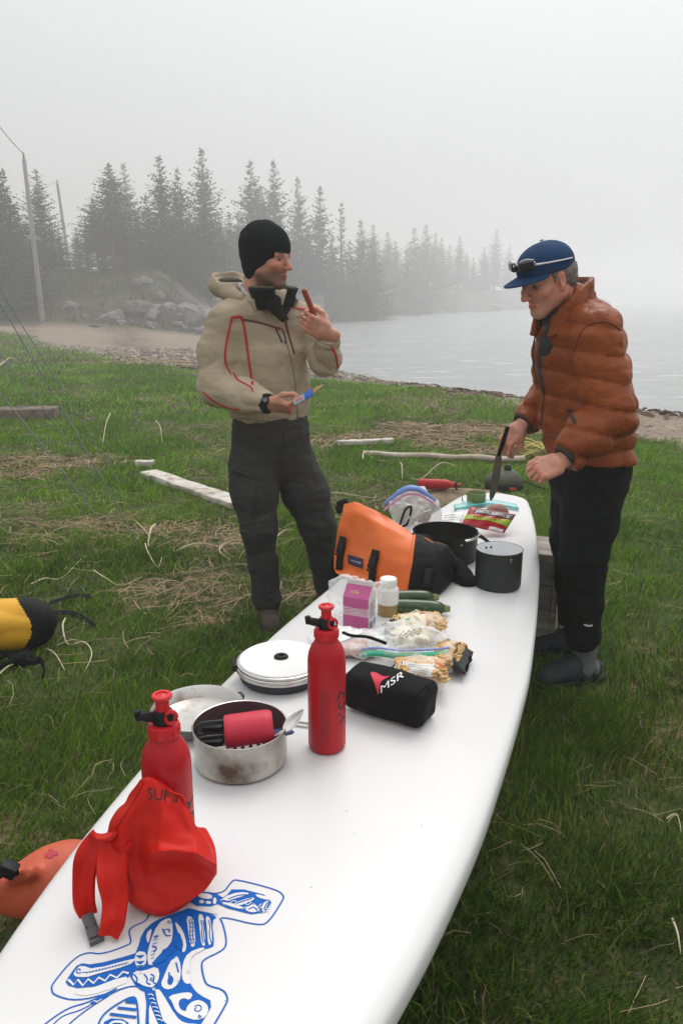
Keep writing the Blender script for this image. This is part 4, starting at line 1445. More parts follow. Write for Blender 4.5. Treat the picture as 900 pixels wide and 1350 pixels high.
# ---- fuel bottles
def fuel_bottle(c, label, rz, M=None, lean=None):
    c = Vector(c)
    t = thing('fuel_bottle', label, 'fuel bottle', c, 'red fuel bottles')
    R = Matrix.Rotation(rz, 3, 'Z') if M is None else M
    prof = [(0, .002), (.030, 0), (.036, .001), (.0395, .005), (.041, .012), (.041, .205), (.0405, .215), (.038, .229), (.0325, .242), (.026, .252), (.0225, .258), (.0218, .262)]
    MB().lathe(prof, 40, c, R).build('body', M_RED, t, angle=60)
    b = MB(); b.lathe([(.0222, .259), (.0255, .261), (.0255, .279), (.024, .282), (.010, .283)], 28, c, R)
    for k in range(14):
        a = k * 2 * math.pi / 14
        b.box(c + R @ Vector((.0258 * math.cos(a), .0258 * math.sin(a), .270)), (.002, .004, .014), R @ Matrix.Rotation(a, 3, 'Z'))
    b.build('screw_collar', M_REDP, t)
    b = MB(); b.lathe([(.0165, .281), (.0175, .284), (.0175, .300), (.014, .305), (.0, .305)], 20, c, R)
    tube = [c + R @ Vector(v) for v in ((-.012, 0, .293), (-.026, -.004, .298), (-.040, -.006, .303))]
    b.tube(tube, [.009, .0085, .008], n=10)
    b.tube([c + R @ Vector(v) for v in ((-.038, -.006, .296), (-.040, -.006, .312))], [.006, .006], n=8)
    b.build('pump_body', M_BLACKP, t)
    b = MB(); b.lathe([(.0110, .300), (.0110, .320), (.010, .324), (.0155, .326), (.0168, .3285), (.0168, .331), (.015, .333), (.010, .333), (.010, .331), (0, .334)], 24, c, R)
    b.build('plunger', M_REDP, t)
    b = MB(); b.tube([c + R @ Vector((.012 + .009 * math.cos(a), -.015, .297 + .011 * math.sin(a))) for a in np.linspace(0, 6.28, 14)], .0035, n=6)
    b.build('valve_loop', M_REDP, t)
    # printing wrapped round the cylinder
    def wrap(a0, z0, turn=math.pi / 2):
        def fn(x, y):
            u, v = x * math.cos(turn) - y * math.sin(turn), x * math.sin(turn) + y * math.cos(turn)
            a = a0 + u / .0412
            return c + R @ Vector((.0414 * math.cos(a), .0414 * math.sin(a), z0 + v))
        return fn
    lettering('MSR', wrap(-.62, .105), .085, 'maker_lettering', M_INK, t, shear=.25, bold=0, hscale=1.0)
    ln = MB()
    rng = random.Random(4)
    for col in range(3):
        for k in range(30):
            a = -2.02 + col * .17 + .03
            z0 = .03 + k * .0044
            L = rng.uniform(.06, .15)
            P = [c + R @ Vector((.0413 * math.cos(a + L * q / 4), .0413 * math.sin(a + L * q / 4), z0)) for q in range(5)]
            ln.strip(P, .0014, (0, 0, 1) if M is None else R @ Vector((0, 0, 1)))
    ln.build('fine_print', M_INK, t, smooth=False)
    sw = MB()
    P = [c + R @ Vector((.0414 * math.cos(a), .0414 * math.sin(a), z)) for a, z in ((-1.25, .125), (-1.05, .135), (-.9, .15), (-.8, .17))]
    sw.strip(P, [.001, .005, .007, .001], (0, 0, 1) if M is None else R @ Vector((0, 0, 1)))
    sw.build('swoosh', M_INK, t, smooth=False)
    return t
fuel_bottle(dk(431, 984), 'red fuel bottle standing alone in the middle of the board beside the black stuff sack', .1)
fuel_bottle((-.291, 1.150, deck_z(-.291, 1.15)), 'red fuel bottle standing behind the crumpled red dry bag', .25)

# ---- red crumpled dry bag
M_REDBAG = mat('red_ripstop', (.50, .009, .003), .5, var=.08, vs=14, bump=.15, bs=34, bdist=.01, spec=.25)
M_GREYB = mat('grey_buckle', (.075, .075, .08), .5, var=.1)
def red_bag():
    t = thing('dry_bag', 'crumpled red dry bag with grey buckle slumped against a fuel bottle', 'dry bag', dk(195, 1190))
    y = on_y
    rows = [([(184, 1027), (194, 1025), (205, 1029), (216, 1034), (228, 1038), (238, 1042), (246, 1048)], [1.098] * 7),
            ([(170, 1050), (184, 1048), (200, 1054), (216, 1060), (232, 1064), (246, 1068), (256, 1074)], [1.100, 1.084, 1.082, 1.074, 1.080, 1.086, 1.10]),
            ([(152, 1076), (170, 1070), (190, 1082), (214, 1086), (236, 1094), (254, 1096), (268, 1102)], [1.095, 1.068, 1.074, 1.058, 1.064, 1.068, 1.09]),
            ([(136, 1102), (158, 1096), (180, 1110), (208, 1108), (236, 1114), (260, 1114), (280, 1124)], [1.085, 1.056, 1.066, 1.046, 1.046, 1.052, 1.075]),
            ([(136, 1122), (160, 1118), (182, 1134), (206, 1122), (228, 1120), (258, 1124), (290, 1142)], [1.075, 1.052, 1.060, 1.022, 1.018, 1.028, 1.058]),
            ([(141, 1140), (166, 1142), (188, 1152), (203, 1136), (226, 1131), (258, 1134), (288, 1156)], [1.070, 1.046, 1.054, 1.030, 1.026, 1.036, 1.062]),
            ([(146, 1152), (170, 1158), (190, 1164), (206, 1154), (228, 1148), (252, 1150), (280, 1166)], [1.065, 1.042, 1.048, 1.052, 1.064, 1.068, 1.066]),
            ([(152, 1166), (173, 1174), (191, 1180), (208, 1178), (228, 1174), (248, 1172), (268, 1178)], [1.058, 1.038, 1.040, 1.040, 1.046, 1.054, 1.06]),
            ([(160, 1182), (177, 1192), (193, 1199), (208, 1203), (222, 1202), (238, 1194), (254, 1186)], [1.045, 1.034, 1.031, 1.029, 1.031, 1.038, 1.048]),
            ([(168, 1190), (181, 1200), (194, 1207), (208, 1211), (220, 1210), (234, 1203), (246, 1194)], [None] * 7)]
    vs, fs, nr = [], [], 10
    for k, (P, Ys) in enumerate(rows):
        ring = [y(a, b, c) if c else dk(a, b, .002) for (a, b), c in zip(P, Ys)]
        back = .012 if k == 0 else .022 if k == 1 else .045 if k < 4 else .07
        c0, c6 = ring[0], ring[6]
        for q in (.82, .5, .18):
            p = c0.lerp(c6, q) + Vector((0, back + (.03 if k > 3 else 0), 0))
            if k == len(rows) - 1: p.z = deck_z(p.x, p.y) + .002
            ring.append(p)
        vs += ring
    for k in range(len(rows) - 1):
        for q in range(nr):
            fs.append((k * nr + q, (k + 1) * nr + q, (k + 1) * nr + (q + 1) % nr, k * nr + (q + 1) % nr))
    fs += [(0, 1, 8, 9), (1, 2, 8), (2, 3, 7, 8), (3, 4, 7), (4, 5, 6, 7)]
    e = (len(rows) - 1) * nr
    fs += [(e + 9, e + 8, e + 1, e), (e + 8, e + 2, e + 1), (e + 8, e + 7, e + 3, e + 2), (e + 7, e + 4, e + 3), (e + 7, e + 6, e + 5, e + 4)]
    mb = MB(); mb.add(vs, fs)
    me = mb.mesh('bag_body', sub=3, angle=180, simple=True)
    co = np.empty(len(me.vertices) * 3, np.float32); me.vertices.foreach_get('co', co); co = co.reshape(-1, 3).astype(float)
    no = np.empty(len(me.vertices) * 3, np.float32); me.vertices.foreach_get('normal', no); no = no.reshape(-1, 3)
    dv = -crease(.0060, 9, 3, (1, .7, .6))(co, 0) - crease(.0040, 22, 6)(co, 0)
    dv = dv * np.clip((co[:, 2] - DECK) / .03, 0, 1)
    Fq = np.array([list(p.vertices) for p in me.polygons])
    co = relax_mesh(co + no * dv[:, None], Fq, 3)
    me.vertices.foreach_set('co', co.astype(np.float32).ravel()); me.update()
    o = put('bag_body', me, M_REDBAG, t)
    bv = bvh_of(o)
    # roll-top tails that reach the buckle
    def tail(pts, w, nm, side):
        P = smooth_path([y(a, b, c) for a, b, c in pts], 7)
        P = [p + Vector((0, -.0015 * math.sin(i * .5), .001 * math.sin(i * .4))) for i, p in enumerate(P)]
        k = len(P)
        vs, fs = [], []
        for i, p in enumerate(P):
            tt = (P[min(i + 1, k - 1)] - P[max(i - 1, 0)]).normalized()
            sd = Vector(side); sd = (sd - tt * sd.dot(tt)).normalized(); nn = sd.cross(tt)
            ww = np.interp(i / (k - 1), np.linspace(0, 1, len(w)), w)
            for q in range(5):
                v = q / 2 - 1
                vs.append(p + sd * ww / 2 * v + nn * (.006 * math.cos(v * 2.6 + .5 * math.sin(i * .33))))
        for i in range(k - 1):
            for q in range(4):
                fs.append((i * 5 + q, i * 5 + q + 1, (i + 1) * 5 + q + 1, (i + 1) * 5 + q))
        return MB().add(vs, fs).build(nm, M_REDBAG, t, solid=.006, angle=60)
    tail([(162, 1098, 1.078), (138, 1107, 1.082), (120, 1122, 1.072), (112, 1150, 1.055), (112, 1185, 1.040), (117, 1208, 1.030)], (.05, .046, .040, .035, .032, .024), 'roll_top_tail', (1, .15, .25))
    tail([(158, 1108, 1.07), (150, 1122, 1.058), (148, 1150, 1.035), (152, 1185, 1.018), (150, 1212, 1.0), (142, 1236, .988)], (.05, .048, .044, .038, .034, .028), 'roll_top_tail', (1, .3, .2))
    a, b = y(114, 1204, 1.026), y(128, 1240, .985)
    R = Matrix(rot(b - a).tolist())
    mb = MB()
    mb.box(a.lerp(b, .28), (.022, .018, .008), R); mb.box(a.lerp(b, .72), (.020, .020, .009), R, .9); mb.box(a.lerp(b, .5), (.012, .012, .006), R)
    mb.box(a.lerp(b, 1.0), (.006, .022, .010), R)
    mb.build('buckle', M_GREYB, t, bevel=.0015)
    V, F = glyphs('SUMM', bold=0, shear=-.1)
    mb = MB(); pts = []
    for gx, gy in V:
        q, nr = cast(bv, 219 + gx * 50 + gy * 6, 1049 + gx * 7 - gy * 58, .0012)
        pts.append(q if q is not None else None)
    mb2 = [f for f in F if all(pts[i] is not None for i in f)]
    mb.add([p if p is not None else Vector((0, 0, -5)) for p in pts], mb2)
    me = mb.mesh('x', smooth=False)
    import bmesh
    bm = bmesh.new(); bm.from_mesh(me)
    bmesh.ops.delete(bm, geom=[v for v in bm.verts if not v.link_faces], context='VERTS')
    bm.to_mesh(me); bm.free(); me.name = 'maker_lettering'
    put('maker_lettering', me, M_INK, t)
    seam(bv, [(190, 1030), (172, 1064), (152, 1092)], .004, 'seam_tape', M_REDBAG, t)
red_bag()

# ---- steel pot with its contents
def pot_shell(c, r, h, th, mo, mi, t, name='pot_body', n=48, rim=.002):
    c = Vector(c)
    MB().lathe([(0, .001), (r * .90, 0), (r * .97, .004), (r, .012), (r, h - .002), (r + rim, h), (r + rim * .5, h + rim * .6), (r - th * .5, h + .0005)], n, c).build(name, mo, t, angle=50)
    return MB().lathe([(r - th * .5, h + .0004), (r - th, h - .004), (r - th, .012), (r * .93, .005), (0, .004)], n, c).build('lining', mi, t, angle=50)
M_POTSTEEL = mat('stained_steel', (.60, .56, .51), .30, metal=1.0, var=.25, vs=14, col2=(.17, .11, .075), c2=(.50, .68), c2s=11, bump=.08, bs=60)
M_POTIN = mat('tarnished_lining', (.20, .13, .14), .35, metal=.7, var=.2, vs=20)
pc = Vector((-.2145, 1.482, DECK - .001))
t = thing('cooking_pot', 'scorched steel cooking pot holding a red mug and cutlery', 'cooking pot', pc)
pot_shell(pc, .0985, .086, .002, M_POTSTEEL, M_POTIN, t)
M_MUG = mat('red_mug', (.50, .018, .045), .5, var=.05)
a, b = on_y(297, 966, 1.452), on_y(360, 958, 1.466)
ax = (b - a).normalized()
Rm = Matrix(rot(ax).tolist()) @ Matrix.Rotation(math.pi / 2, 3, 'Y')
t = thing('camp_mug', 'red mug lying on its side in the steel pot', 'mug', a)
L = (b - a).length
MB().lathe([(.034, 0), (.0355, .002), (.036, .01), (.037, L * .8), (.036, L - .008), (.031, L), (0, L)], 32, a, Rm).build('cup', M_MUG, t, angle=50)
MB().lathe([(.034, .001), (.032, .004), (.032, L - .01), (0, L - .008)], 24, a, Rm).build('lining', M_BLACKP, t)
t = thing('folding_handle', 'black folding pot handle lying in the steel pot left of the red mug', 'pot handle', on_y(280, 968, 1.46))
for k, (py, dy) in enumerate(((956, .02), (975, -.012))):
    P = [on_y(298, py - 6, 1.462 + dy), on_y(268, py - 3, 1.455 + dy), on_y(259, py + 5, 1.452 + dy), on_y(264, py + 12, 1.450 + dy), on_y(299, py + 10, 1.45 + dy)]
    MB().tube(smooth_path(P, 6), .0030, n=8).build('handle_wire', M_DARKMETAL, t)
    c0 = on_y(281, py + 3, 1.452 + dy)
    MB().box(c0, (.044, .020, .012), Matrix(rot((1, -.05, .05)).tolist())).build('grip', M_BLACKP, t, bevel=.003)
t = thing('cutlery', 'white perforated slice lying at the front rim of the steel pot', 'slice', on_y(315, 984, 1.42))
a, b = on_y(284, 992, 1.418), on_y(346, 982, 1.428)
mb = MB(); R = Matrix(rot(b - a, (0, -.75, .66)).tolist())
Lx = (b - a).length
hole = []
nx = 6
def slice_plate():
    w = .020; vs, fs = [], []
    m = MB()
    # plate with round holes: ring tiles
    for i in range(nx):
        cx = (i + .5) / nx * Lx - Lx / 2; hx = Lx / nx / 2
        ring, sq = [], []
        for k in range(16):
            tt = 2 * math.pi * k / 16
            ring.append(Vector((cx + .0042 * math.cos(tt), .0042 * math.sin(tt), 0)))
            s = 1 / max(abs(math.cos(tt)), abs(math.sin(tt)))
            sq.append(Vector((cx + hx * math.cos(tt) * s, w / 2 * math.sin(tt) * s, 0)))
        c0 = a.lerp(b, .5)
        m.add([c0 + R @ v for v in ring + sq], [(k, (k + 1) % 16, 16 + (k + 1) % 16, 16 + k) for k in range(16)])
    return m
slice_plate().build('blade', mat('white_nylon', (.78, .78, .76), .4, var=.02), t, solid=.002, smooth=False)
t = thing('spoon', 'steel spoon leaning out over the right rim of the pot', 'spoon', on_y(382, 955, 1.47))
P = smooth_path([on_y(338, 984, 1.44), on_y(358, 972, 1.45), on_y(375, 962, 1.46)], 5)
MB().tube(P, [.004] * len(P), n=8, sq=.35).build('handle', M_STEEL, t)
a, b = on_y(373, 964, 1.458), on_y(400, 935, 1.478)
mb = MB(); nn = 12
R = Matrix(rot(b - a, (-.3, -.7, .6)).tolist()); Lx = (b - a).length
vs, fs = [], []
for i in range(nn + 1):
    u = i / nn
    w = .0125 * math.sin(math.pi * min(1, (u * .97 + .03)) ** .8) ** .7
    for j in range(7):
        v = j / 3 - 1
        vs.append(a + R @ Vector((u * Lx, v * w, -.006 * (1 - v * v) * math.sin(math.pi * u))))
for i in range(nn):
    for j in range(6):
        fs.append((i * 7 + j, i * 7 + j + 1, i * 7 + j + 8, i * 7 + j + 7))
mb.add(vs, fs); mb.build('bowl', M_STEEL, t, solid=.0012, angle=180)
t = thing('blue_lid', 'blue plastic bowl edge tucked behind the red mug in the pot', 'bowl', on_y(372, 962, 1.49))
cc = on_y(366, 970, 1.492)
MB().lathe([(.034, 0), (.036, .003), (.033, .006), (.024, .012), (0, .014)], 28, cc, Matrix(rot((.2, -.6, .75)).tolist()) @ Matrix.Rotation(.4, 3, 'Y')).build('bowl_body', mat('blue_plastic', (.012, .035, .14), .45, var=.05), t, solid=.001)
t = thing('metal_clip', 'shiny metal clip between the slice and the spoon', 'clip', on_y(347, 978, 1.44))
MB().tube(smooth_path([on_y(340, 986, 1.43), on_y(345, 976, 1.435), on_y(353, 971, 1.44), on_y(356, 976, 1.44), on_y(348, 984, 1.43)], 5), .0032, n=7).build('clip_bend', M_STEEL, t)

# ---- steel pan behind the pot
pc = dk(262, 948); pc.z = DECK - .002
t = thing('frying_pan', 'shallow steel pan with a hinged handle clip behind the scorched pot', 'pan', pc)
MB().lathe([(0, .001), (.085, 0), (.094, .006), (.104, .030), (.1075, .032), (.1085, .034), (.1065, .0355)], 56, pc).build('pan_body', M_STEEL, t, angle=60)
MB().lathe([(.1065, .0354), (.1025, .031), (.092, .008), (.06, .005), (0, .005)], 56, pc).build('lining', M_STEEL, t, angle=60)
for ang in (.62, 3.5):
    v = Vector((math.cos(ang), math.sin(ang), 0))
    mb = MB(); mb.box(pc + v * .112 + Vector((0, 0, .027)), (.012, .016, .014), Matrix.Rotation(ang, 3, 'Z'))
    mb.tube([pc + v * .113 + Vector((-v.y * .012, v.x * .012, .030)), pc + v * .113 + Vector((v.y * .012, -v.x * .012, .030))], .004, n=8)
    mb.build('handle_clip', M_DARKMETAL, t, bevel=.001)

# ---- nest of lids on a mesh bag
lc = Vector((-.157, 1.868, DECK - .003))
t = thing('nested_pans', 'stack of bright aluminium lids on a black mesh bag', 'nested pans', lc)
MB().lathe([(0, 0), (.096, 0), (.107, .008), (.109, .020), (.106, .034), (0, .034)], 56, lc).build('mesh_bag', M_MESH, t, angle=70)
for k, (r, z) in enumerate(((.1165, .030), (.1175, .038), (.115, .046))):
    MB().lathe([(r - .012, z), (r - .002, z - .002), (r, z + .001), (r, z + .004), (r - .003, z + .006), (r - .012, z + .0045)], 64, lc).build('pan_rim', M_STEEL, t, angle=60)
MB().lathe([(.1075, .050), (.1085, .053), (.106, .0555), (.1035, .0545), (.100, .0530), (0, .0530)], 64, lc).build('lid', mat('satin_white_metal', (.77, .77, .765), .42, metal=.12, var=.03), t, angle=50)
kc = lc + Vector((0.0, .006, .0535))
MB().lathe([(.0185, 0), (.019, .003), (.016, .0065), (.010, .0075), (.0075, .006), (.0065, .002), (0, .002)], 28, kc, sy=.9).build('knob', M_BLACKP, t, angle=60)
MB().box(lc + Vector((-.118, -.01, .040)), (.016, .05, .018), Matrix.Rotation(.2, 3, 'Z')).build('side_grip', M_BLACKP, t, bevel=.004)
# steel handle wire lying between pot and bottle
t = thing('pot_gripper', 'thin steel wire handle lying beside the middle fuel bottle', 'wire handle', dk(395, 957))
MB().tube(smooth_path([dk(384, 952, .003), dk(406, 955, .003), dk(407, 960, .003), dk(384, 957, .003)], 5), .0016, n=6).build('wire_loop', M_STEEL, t)

# ---- black stuff sack with lettering
def stuff_sack():
    t = thing('stuff_sack', 'black stuff sack with a red and white printed logo', 'stuff sack', dk(515, 935))
    a = dk(486, 934); b = dk(548, 950)
    a.z = DECK + .052; b.z = DECK + .048
    a = a + Vector((-.01, .01, 0))
    ax = (b - a).normalized()
    R = rot(ax)
    c = (a + b) / 2
    B = Blob(.03)
    B.box(c, ((b - a).length / 2 + .038, .050, .046), R, rnd=.020)
    B.ell(c + Vector((0, 0, .006)), (.075, .052, .046), R)
    B.disp(noise_disp(.004, 9, 21)).disp(crease(.0022, 14, 22))
    o = B.build('sack_body', M_NYLON, t, h=.0045)
    bv = bvh_of(o)
    seam(bv, [(532, 944), (548, 918), (562, 904), (566, 912)], .004, 'end_seam', M_NYLON, t)
    seam(bv, [(545, 962), (538, 940), (531, 930)], .003, 'end_seam', M_NYLON, t)
    MB().tube(smooth_path([dk(452, 872, .085), dk(464, 884, .10), dk(484, 890, .108), dk(508, 898, .106)], 6), .0042, n=6).build('drawcord', M_NYLON, t)
    # logo: red wedge and white letters laid on the cloth
    M_LR = mat('red_ink', (.55, .02, .045), .6, var=0); M_LW = mat('white_ink', (.75, .75, .75), .6, var=0)
    def lay(P, nm, m):
        pts = [cast(bv, x, y, .0015)[0] for x, y in P]
        if all(p is not None for p in pts):
            MB().add(pts, tessellate_polygon([[Vector((x, y, 0)) for x, y in P]])).build(nm, m, t, smooth=False)
    lay(rounded([(487, 886), (496, 887), (505, 893), (516, 891), (503, 897), (500, 905), (499, 918), (496, 908), (492, 897)], True), 'red_wedge', M_LR)
    V, F = glyphs('MSR', bold=0, shear=.15)
    pts = [cast(bv, 516 + gx * 30 - gy * 6, 899.5 - gx * 21 - gy * 20, .0016)[0] for gx, gy in V]
    if all(p is not None for p in pts):
        MB().add(pts, F).build('white_lettering', M_LW, t, smooth=False)
stuff_sack()

# ---- carton of milk in its clear bag
def carton():
    c = dk(474, 826); c.z = DECK - .002
    t = thing('drink_carton', 'pink and white gable-top carton standing beside the squat bottle', 'carton', c)
    M_PINKC = mat('pink_print', (.48, .085, .25), .4, var=.04); M_WC = mat('carton_white', (.68, .64, .64), .45, var=.03); M_PALE = mat('pale_pink_print', (.60, .40, .48), .4, var=.05)
    ang = -.42
    R = Matrix.Rotation(ang, 3, 'Z')
    w, d, h = .080, .060, .105
    def q(x, y, z): return c + R @ Vector((x, y, z))
    w2, d2 = w / 2, d / 2
    MB().add([q(-w2, -d2, 0), q(w2, -d2, 0), q(w2, d2, 0), q(-w2, d2, 0), q(-w2, -d2, h), q(w2, -d2, h), q(w2, d2, h), q(-w2, d2, h),
              q(-w2, 0, h + .030), q(w2, 0, h + .030)],
             [(0, 3, 2, 1), (0, 1, 5, 4), (1, 2, 6, 5), (2, 3, 7, 6), (3, 0, 4, 7), (4, 5, 9, 8), (6, 7, 8, 9), (5, 6, 9), (7, 4, 8)]).build('carton_body', M_WC, t, bevel=.0015, angle=20)
    e = .0012
    def panel(z0, z1, nm, m, face='f'):
        y = -d2 - e
        MB().add([q(-w2 - e, y, z0), q(w2 + e * .2, y, z0), q(w2 + e * .2, y, z1), q(-w2 - e, y, z1)], [(0, 1, 2, 3)]).build(nm, m, t, smooth=False)
    panel(.002, .048, 'pink_panel', M_PINKC); panel(.074, .104, 'pink_panel', M_PINKC); panel(.048, .074, 'pale_panel', M_PALE)
    MB().add([q(-w2 - e, -d2 - e, h - .001), q(w2, -d2 - e, h - .001), q(w2, -e, h + .030 + e), q(-w2 - e, -e, h + .030 + e)], [(0, 1, 2, 3)]).build('pink_gable', M_PINKC, t, smooth=False)
    MB().add([q(-w2, -.0015, h + .028), q(w2, -.0015, h + .028), q(w2, -.0015, h + .045), q(-w2, -.0015, h + .045),
              q(-w2, .0015, h + .028), q(w2, .0015, h + .028), q(w2, .0015, h + .045), q(-w2, .0015, h + .045)],
             [(0, 1, 2, 3), (5, 4, 7, 6), (3, 2, 6, 7), (0, 3, 7, 4), (2, 1, 5, 6)]).build('top_fin', M_WC, t, smooth=False)
    m = MB()
    for k in range(9):                                            # barcode and print on the narrow side
        m.strip([q(w2 + e, -.022 + k * .0028, .008), q(w2 + e, -.022 + k * .0028, .030)], .0012 + .0006 * (k % 3), R @ Vector((0, 1, 0)))
    for k in range(7):
        m.strip([q(w2 + e, -.020, .045 + k * .007), q(w2 + e, .016 - .006 * (k % 3), .045 + k * .007)], .0022, (0, 0, 1))
    m.build('side_print', mat('grey_ink', (.16, .15, .16), .6, var=0), t, smooth=False)
    MB().box(q(w2 + .0004, .018, .022), (.001, .010, .018), R).build('blue_mark', mat('blue_ink', (.05, .22, .55), .5, var=0), t, smooth=False)
    lettering('MILK', plane_map(q(.004, -d2 - 2 * e, .062), R @ Vector((1, 0, 0)), (0, 0, 1)), .034, 'carton_lettering', M_WC, t)
    m = MB()
    for k in range(3):
        P = [q(-w2 + .004 + i * .006, -d2 - 2 * e, .074 - .006 * k + .010 * math.sin(i * .24) - .004 * k) for i in range(13)]
        m.strip(P, .0018, (0, 0, 1))
    m.build('swirl_print', M_PINKC, t, smooth=False)
    lettering('milk', plane_map(q(-.008, -d2 * .55 - 2.5 * e, h + .0135), R @ Vector((1, 0, 0)), R @ Vector((0, d2, .030))), .03, 'gable_lettering', mat('yellow_ink', (.75, .5, .12), .5, var=0), t)
    # the clear bag loosely pulled round it
    tb = thing('clear_bag', 'crinkled clear plastic bag standing open behind the pink carton', 'plastic bag', c + Vector((-.03, .05, 0)))
    B = Blob(.03)
    cc = c + R @ Vector((-.030, .048, .06))
    B.box(cc, (.085, .012, .062), np.array(R @ Matrix.Rotation(.12, 3, 'X')), rnd=.010)
    B.cap(c + R @ Vector((-.115, .045, .03)), c + R @ Vector((-.075, .05, .105)), .012, .006, k=.04)
    B.cap(c + R @ Vector((-.07, .05, .125)), c + R @ Vector((.055, .05, .128)), .007, .006, k=.02)
    B.disp(noise_disp(.012, 20, 31)).disp(noise_disp(.006, 45, 32, True))
    B.build('bag_film', M_CLEAR, tb, h=.005)
carton()

# ---- squat translucent bottle
def squat_bottle():
    c = dk(511, 809); c.z = DECK - .002
    t = thing('plastic_bottle', 'squat translucent bottle a third full of brown liquid', 'bottle', c)
    M_HD = mat('translucent_bottle', (.74, .73, .70), .4, var=.03, sss=.0)
    M_OIL = mat('brown_oil', (.30, .20, .065), .35, var=.06)
    MB().lathe([(0, .001), (.030, 0), (.0325, .003), (.033, .010), (.033, .040)], 36, c).build('filled_part', M_OIL, t, angle=60)
    MB().lathe([(.033, .040), (.033, .082), (.031, .089), (.026, .094), (.024, .096)], 36, c).build('bottle_body', M_HD, t, angle=60)
    b = MB(); b.lathe([(.0245, .095), (.0262, .096), (.0262, .117), (.0245, .120), (0, .120)], 36, c)
    for k in range(30):
        a = k * 2 * math.pi / 30
        b.box(c + Vector((.0264 * math.cos(a), .0264 * math.sin(a), .107)), (.0012, .002, .018), Matrix.Rotation(a, 3, 'Z'))
    b.build('cap', mat('white_cap', (.76, .76, .74), .45, var=.02), t)
squat_bottle()

# ---- zucchini
M_ZUK = mat('zucchini_skin', (.020, .052, .010), .32, var=.5, vs=55, coat=.3, col2=(.05, .09, .02), c2=(.55, .7), c2s=60, stretch=(1, 1, 1))
M_STEM = mat('stem_green', (.16, .19, .06), .6)
def zucchini(a, b, lab):
    a, b = Vector(a), Vector(b)
    t = thing('zucchini', lab, 'vegetable', (a + b) / 2, 'dark green zucchini')
    n = 16
    P = [a.lerp(b, i / n) + Vector((0, .006 * math.sin(math.pi * i / n), 0)) for i in range(n + 1)]
    MB().tube(P, [.0235 * (max(0, 1 - (2 * max(i / n, .5) - 1) ** 6 * .55)) * (1 if i > 1 else (.45, .8)[i]) for i in range(n + 1)], n=18).build('fruit', M_ZUK, t, angle=180)
    d = (b - a).normalized()
    MB().tube([b - d * .002, b + d * .012, b + d * .016], [.013, .010, .009], n=6).build('stem', M_STEM, t)
zucchini(dk(505, 797, .022), dk(571, 796, .022), 'zucchini lying farther back against the orange dry bag')
zucchini(dk(510, 808, .022), dk(586, 811, .022), 'zucchini lying nearer, tucked behind the pasta bags')

# ---- bags of pasta
M_PASTA = mat('dry_pasta', (.58, .36, .14), .55, var=.22, vs=40)
M_FILMB = mat('black_film', (.016, .016, .018), .3, var=.1, bump=.4, bs=60)
M_LABELW = mat('label_white', (.72, .70, .66), .55, var=.03)
M_ORANGEI = mat('orange_ink', (.60, .12, .03), .55, var=.05)
M_FILMP = film('pasta_film', tint=(.95, .9, .82), opac=.13, rough=.08, bump=.8, bs=38)
def pasta_bag(pts, r, h, label, name='pasta_bag', seed=1, ends=True, front=None, curly=False, count=190):
    """pts: two deck points along the bag; r half-width, h height"""
    a, b = pts
    t = thing(name, label, 'pasta bag', (a + b) / 2, 'clear bags of pasta')
    ax = b - a; L = ax.length; ax.normalize()
    R = rot(ax); Rm = Matrix(R.tolist())
    c = (a + b) / 2 + Vector((0, 0, h / 2))
    rng = random.Random(seed)
    m = MB()
    for i in range(count):
        u, v = rng.uniform(-.48, .48), rng.uniform(-.92, .92)
        k = math.sqrt(max(0, 1 - v * v)) * (1 - (2 * abs(u)) ** 6 * .3)
        w = rng.choice([1, 1, 1, rng.uniform(-.6, 1)])
        p = c + Rm @ Vector((u * L, v * r * .92, w * k * h / 2 * .78))
        if curly:
            d = Vector((rng.uniform(-1, 1), rng.uniform(-1, 1), rng.uniform(-.3, .3))).normalized()
            e = Vector((-d.y, d.x, .2)).normalized(); rr = rng.uniform(.007, .013)
            P = [p + (d * math.cos(q) + e * math.sin(q)) * rr for q in np.linspace(0, 4.4, 8)]
            m.tube(P, .0038, n=6, sq=.7)
        else:
            an = rng.gauss(.35, .3)
            d = Rm @ Vector((math.cos(an) if rng.random() < .65 else math.sin(an), math.sin(an) if rng.random() < .65 else math.cos(an), rng.uniform(-.15, .15)))
            d.normalize()
            m.tube([p - d * .014, p + d * .014], .0040, n=7, caps=True)
    o = m.build('pasta_pieces', M_PASTA, t); o['kind'] = 'stuff'
    C = Blob(.02); C.ell(c, (L * .50, r * .86, h * .42), R); C.disp(noise_disp(.003, 40, seed)); C.build('pasta_mass', M_PASTA, t, h=.005)
    B = Blob(.02)
    B.ell(c, (L * .62, r * 1.08, h * .56), R)
    B.disp(noise_disp(.004, 28, seed + 50, True))
    f = B.build('bag_film', M_FILMP, t, h=.004)
    bv = bvh_of(f)
    return t, bv, c, Rm, L
def end_fin(t, c, Rm, x, w, L, hgt, mt, nm):
    vs, fs = [], []
    for i in range(2):
        for j in range(9):
            v = j / 4 - 1
            vs.append(c + Rm @ Vector((x + L * i, w * v * (1 + .15 * i), hgt * (.2 if i == 0 else .55) * math.sin(v * 3 + i) * .4 + hgt * (-.1 if i == 0 else .0))))
    for j in range(8):
        fs.append((j, j + 1, j + 10, j + 9))
    MB().add(vs, fs).build(nm, mt, t, solid=.002, angle=180)
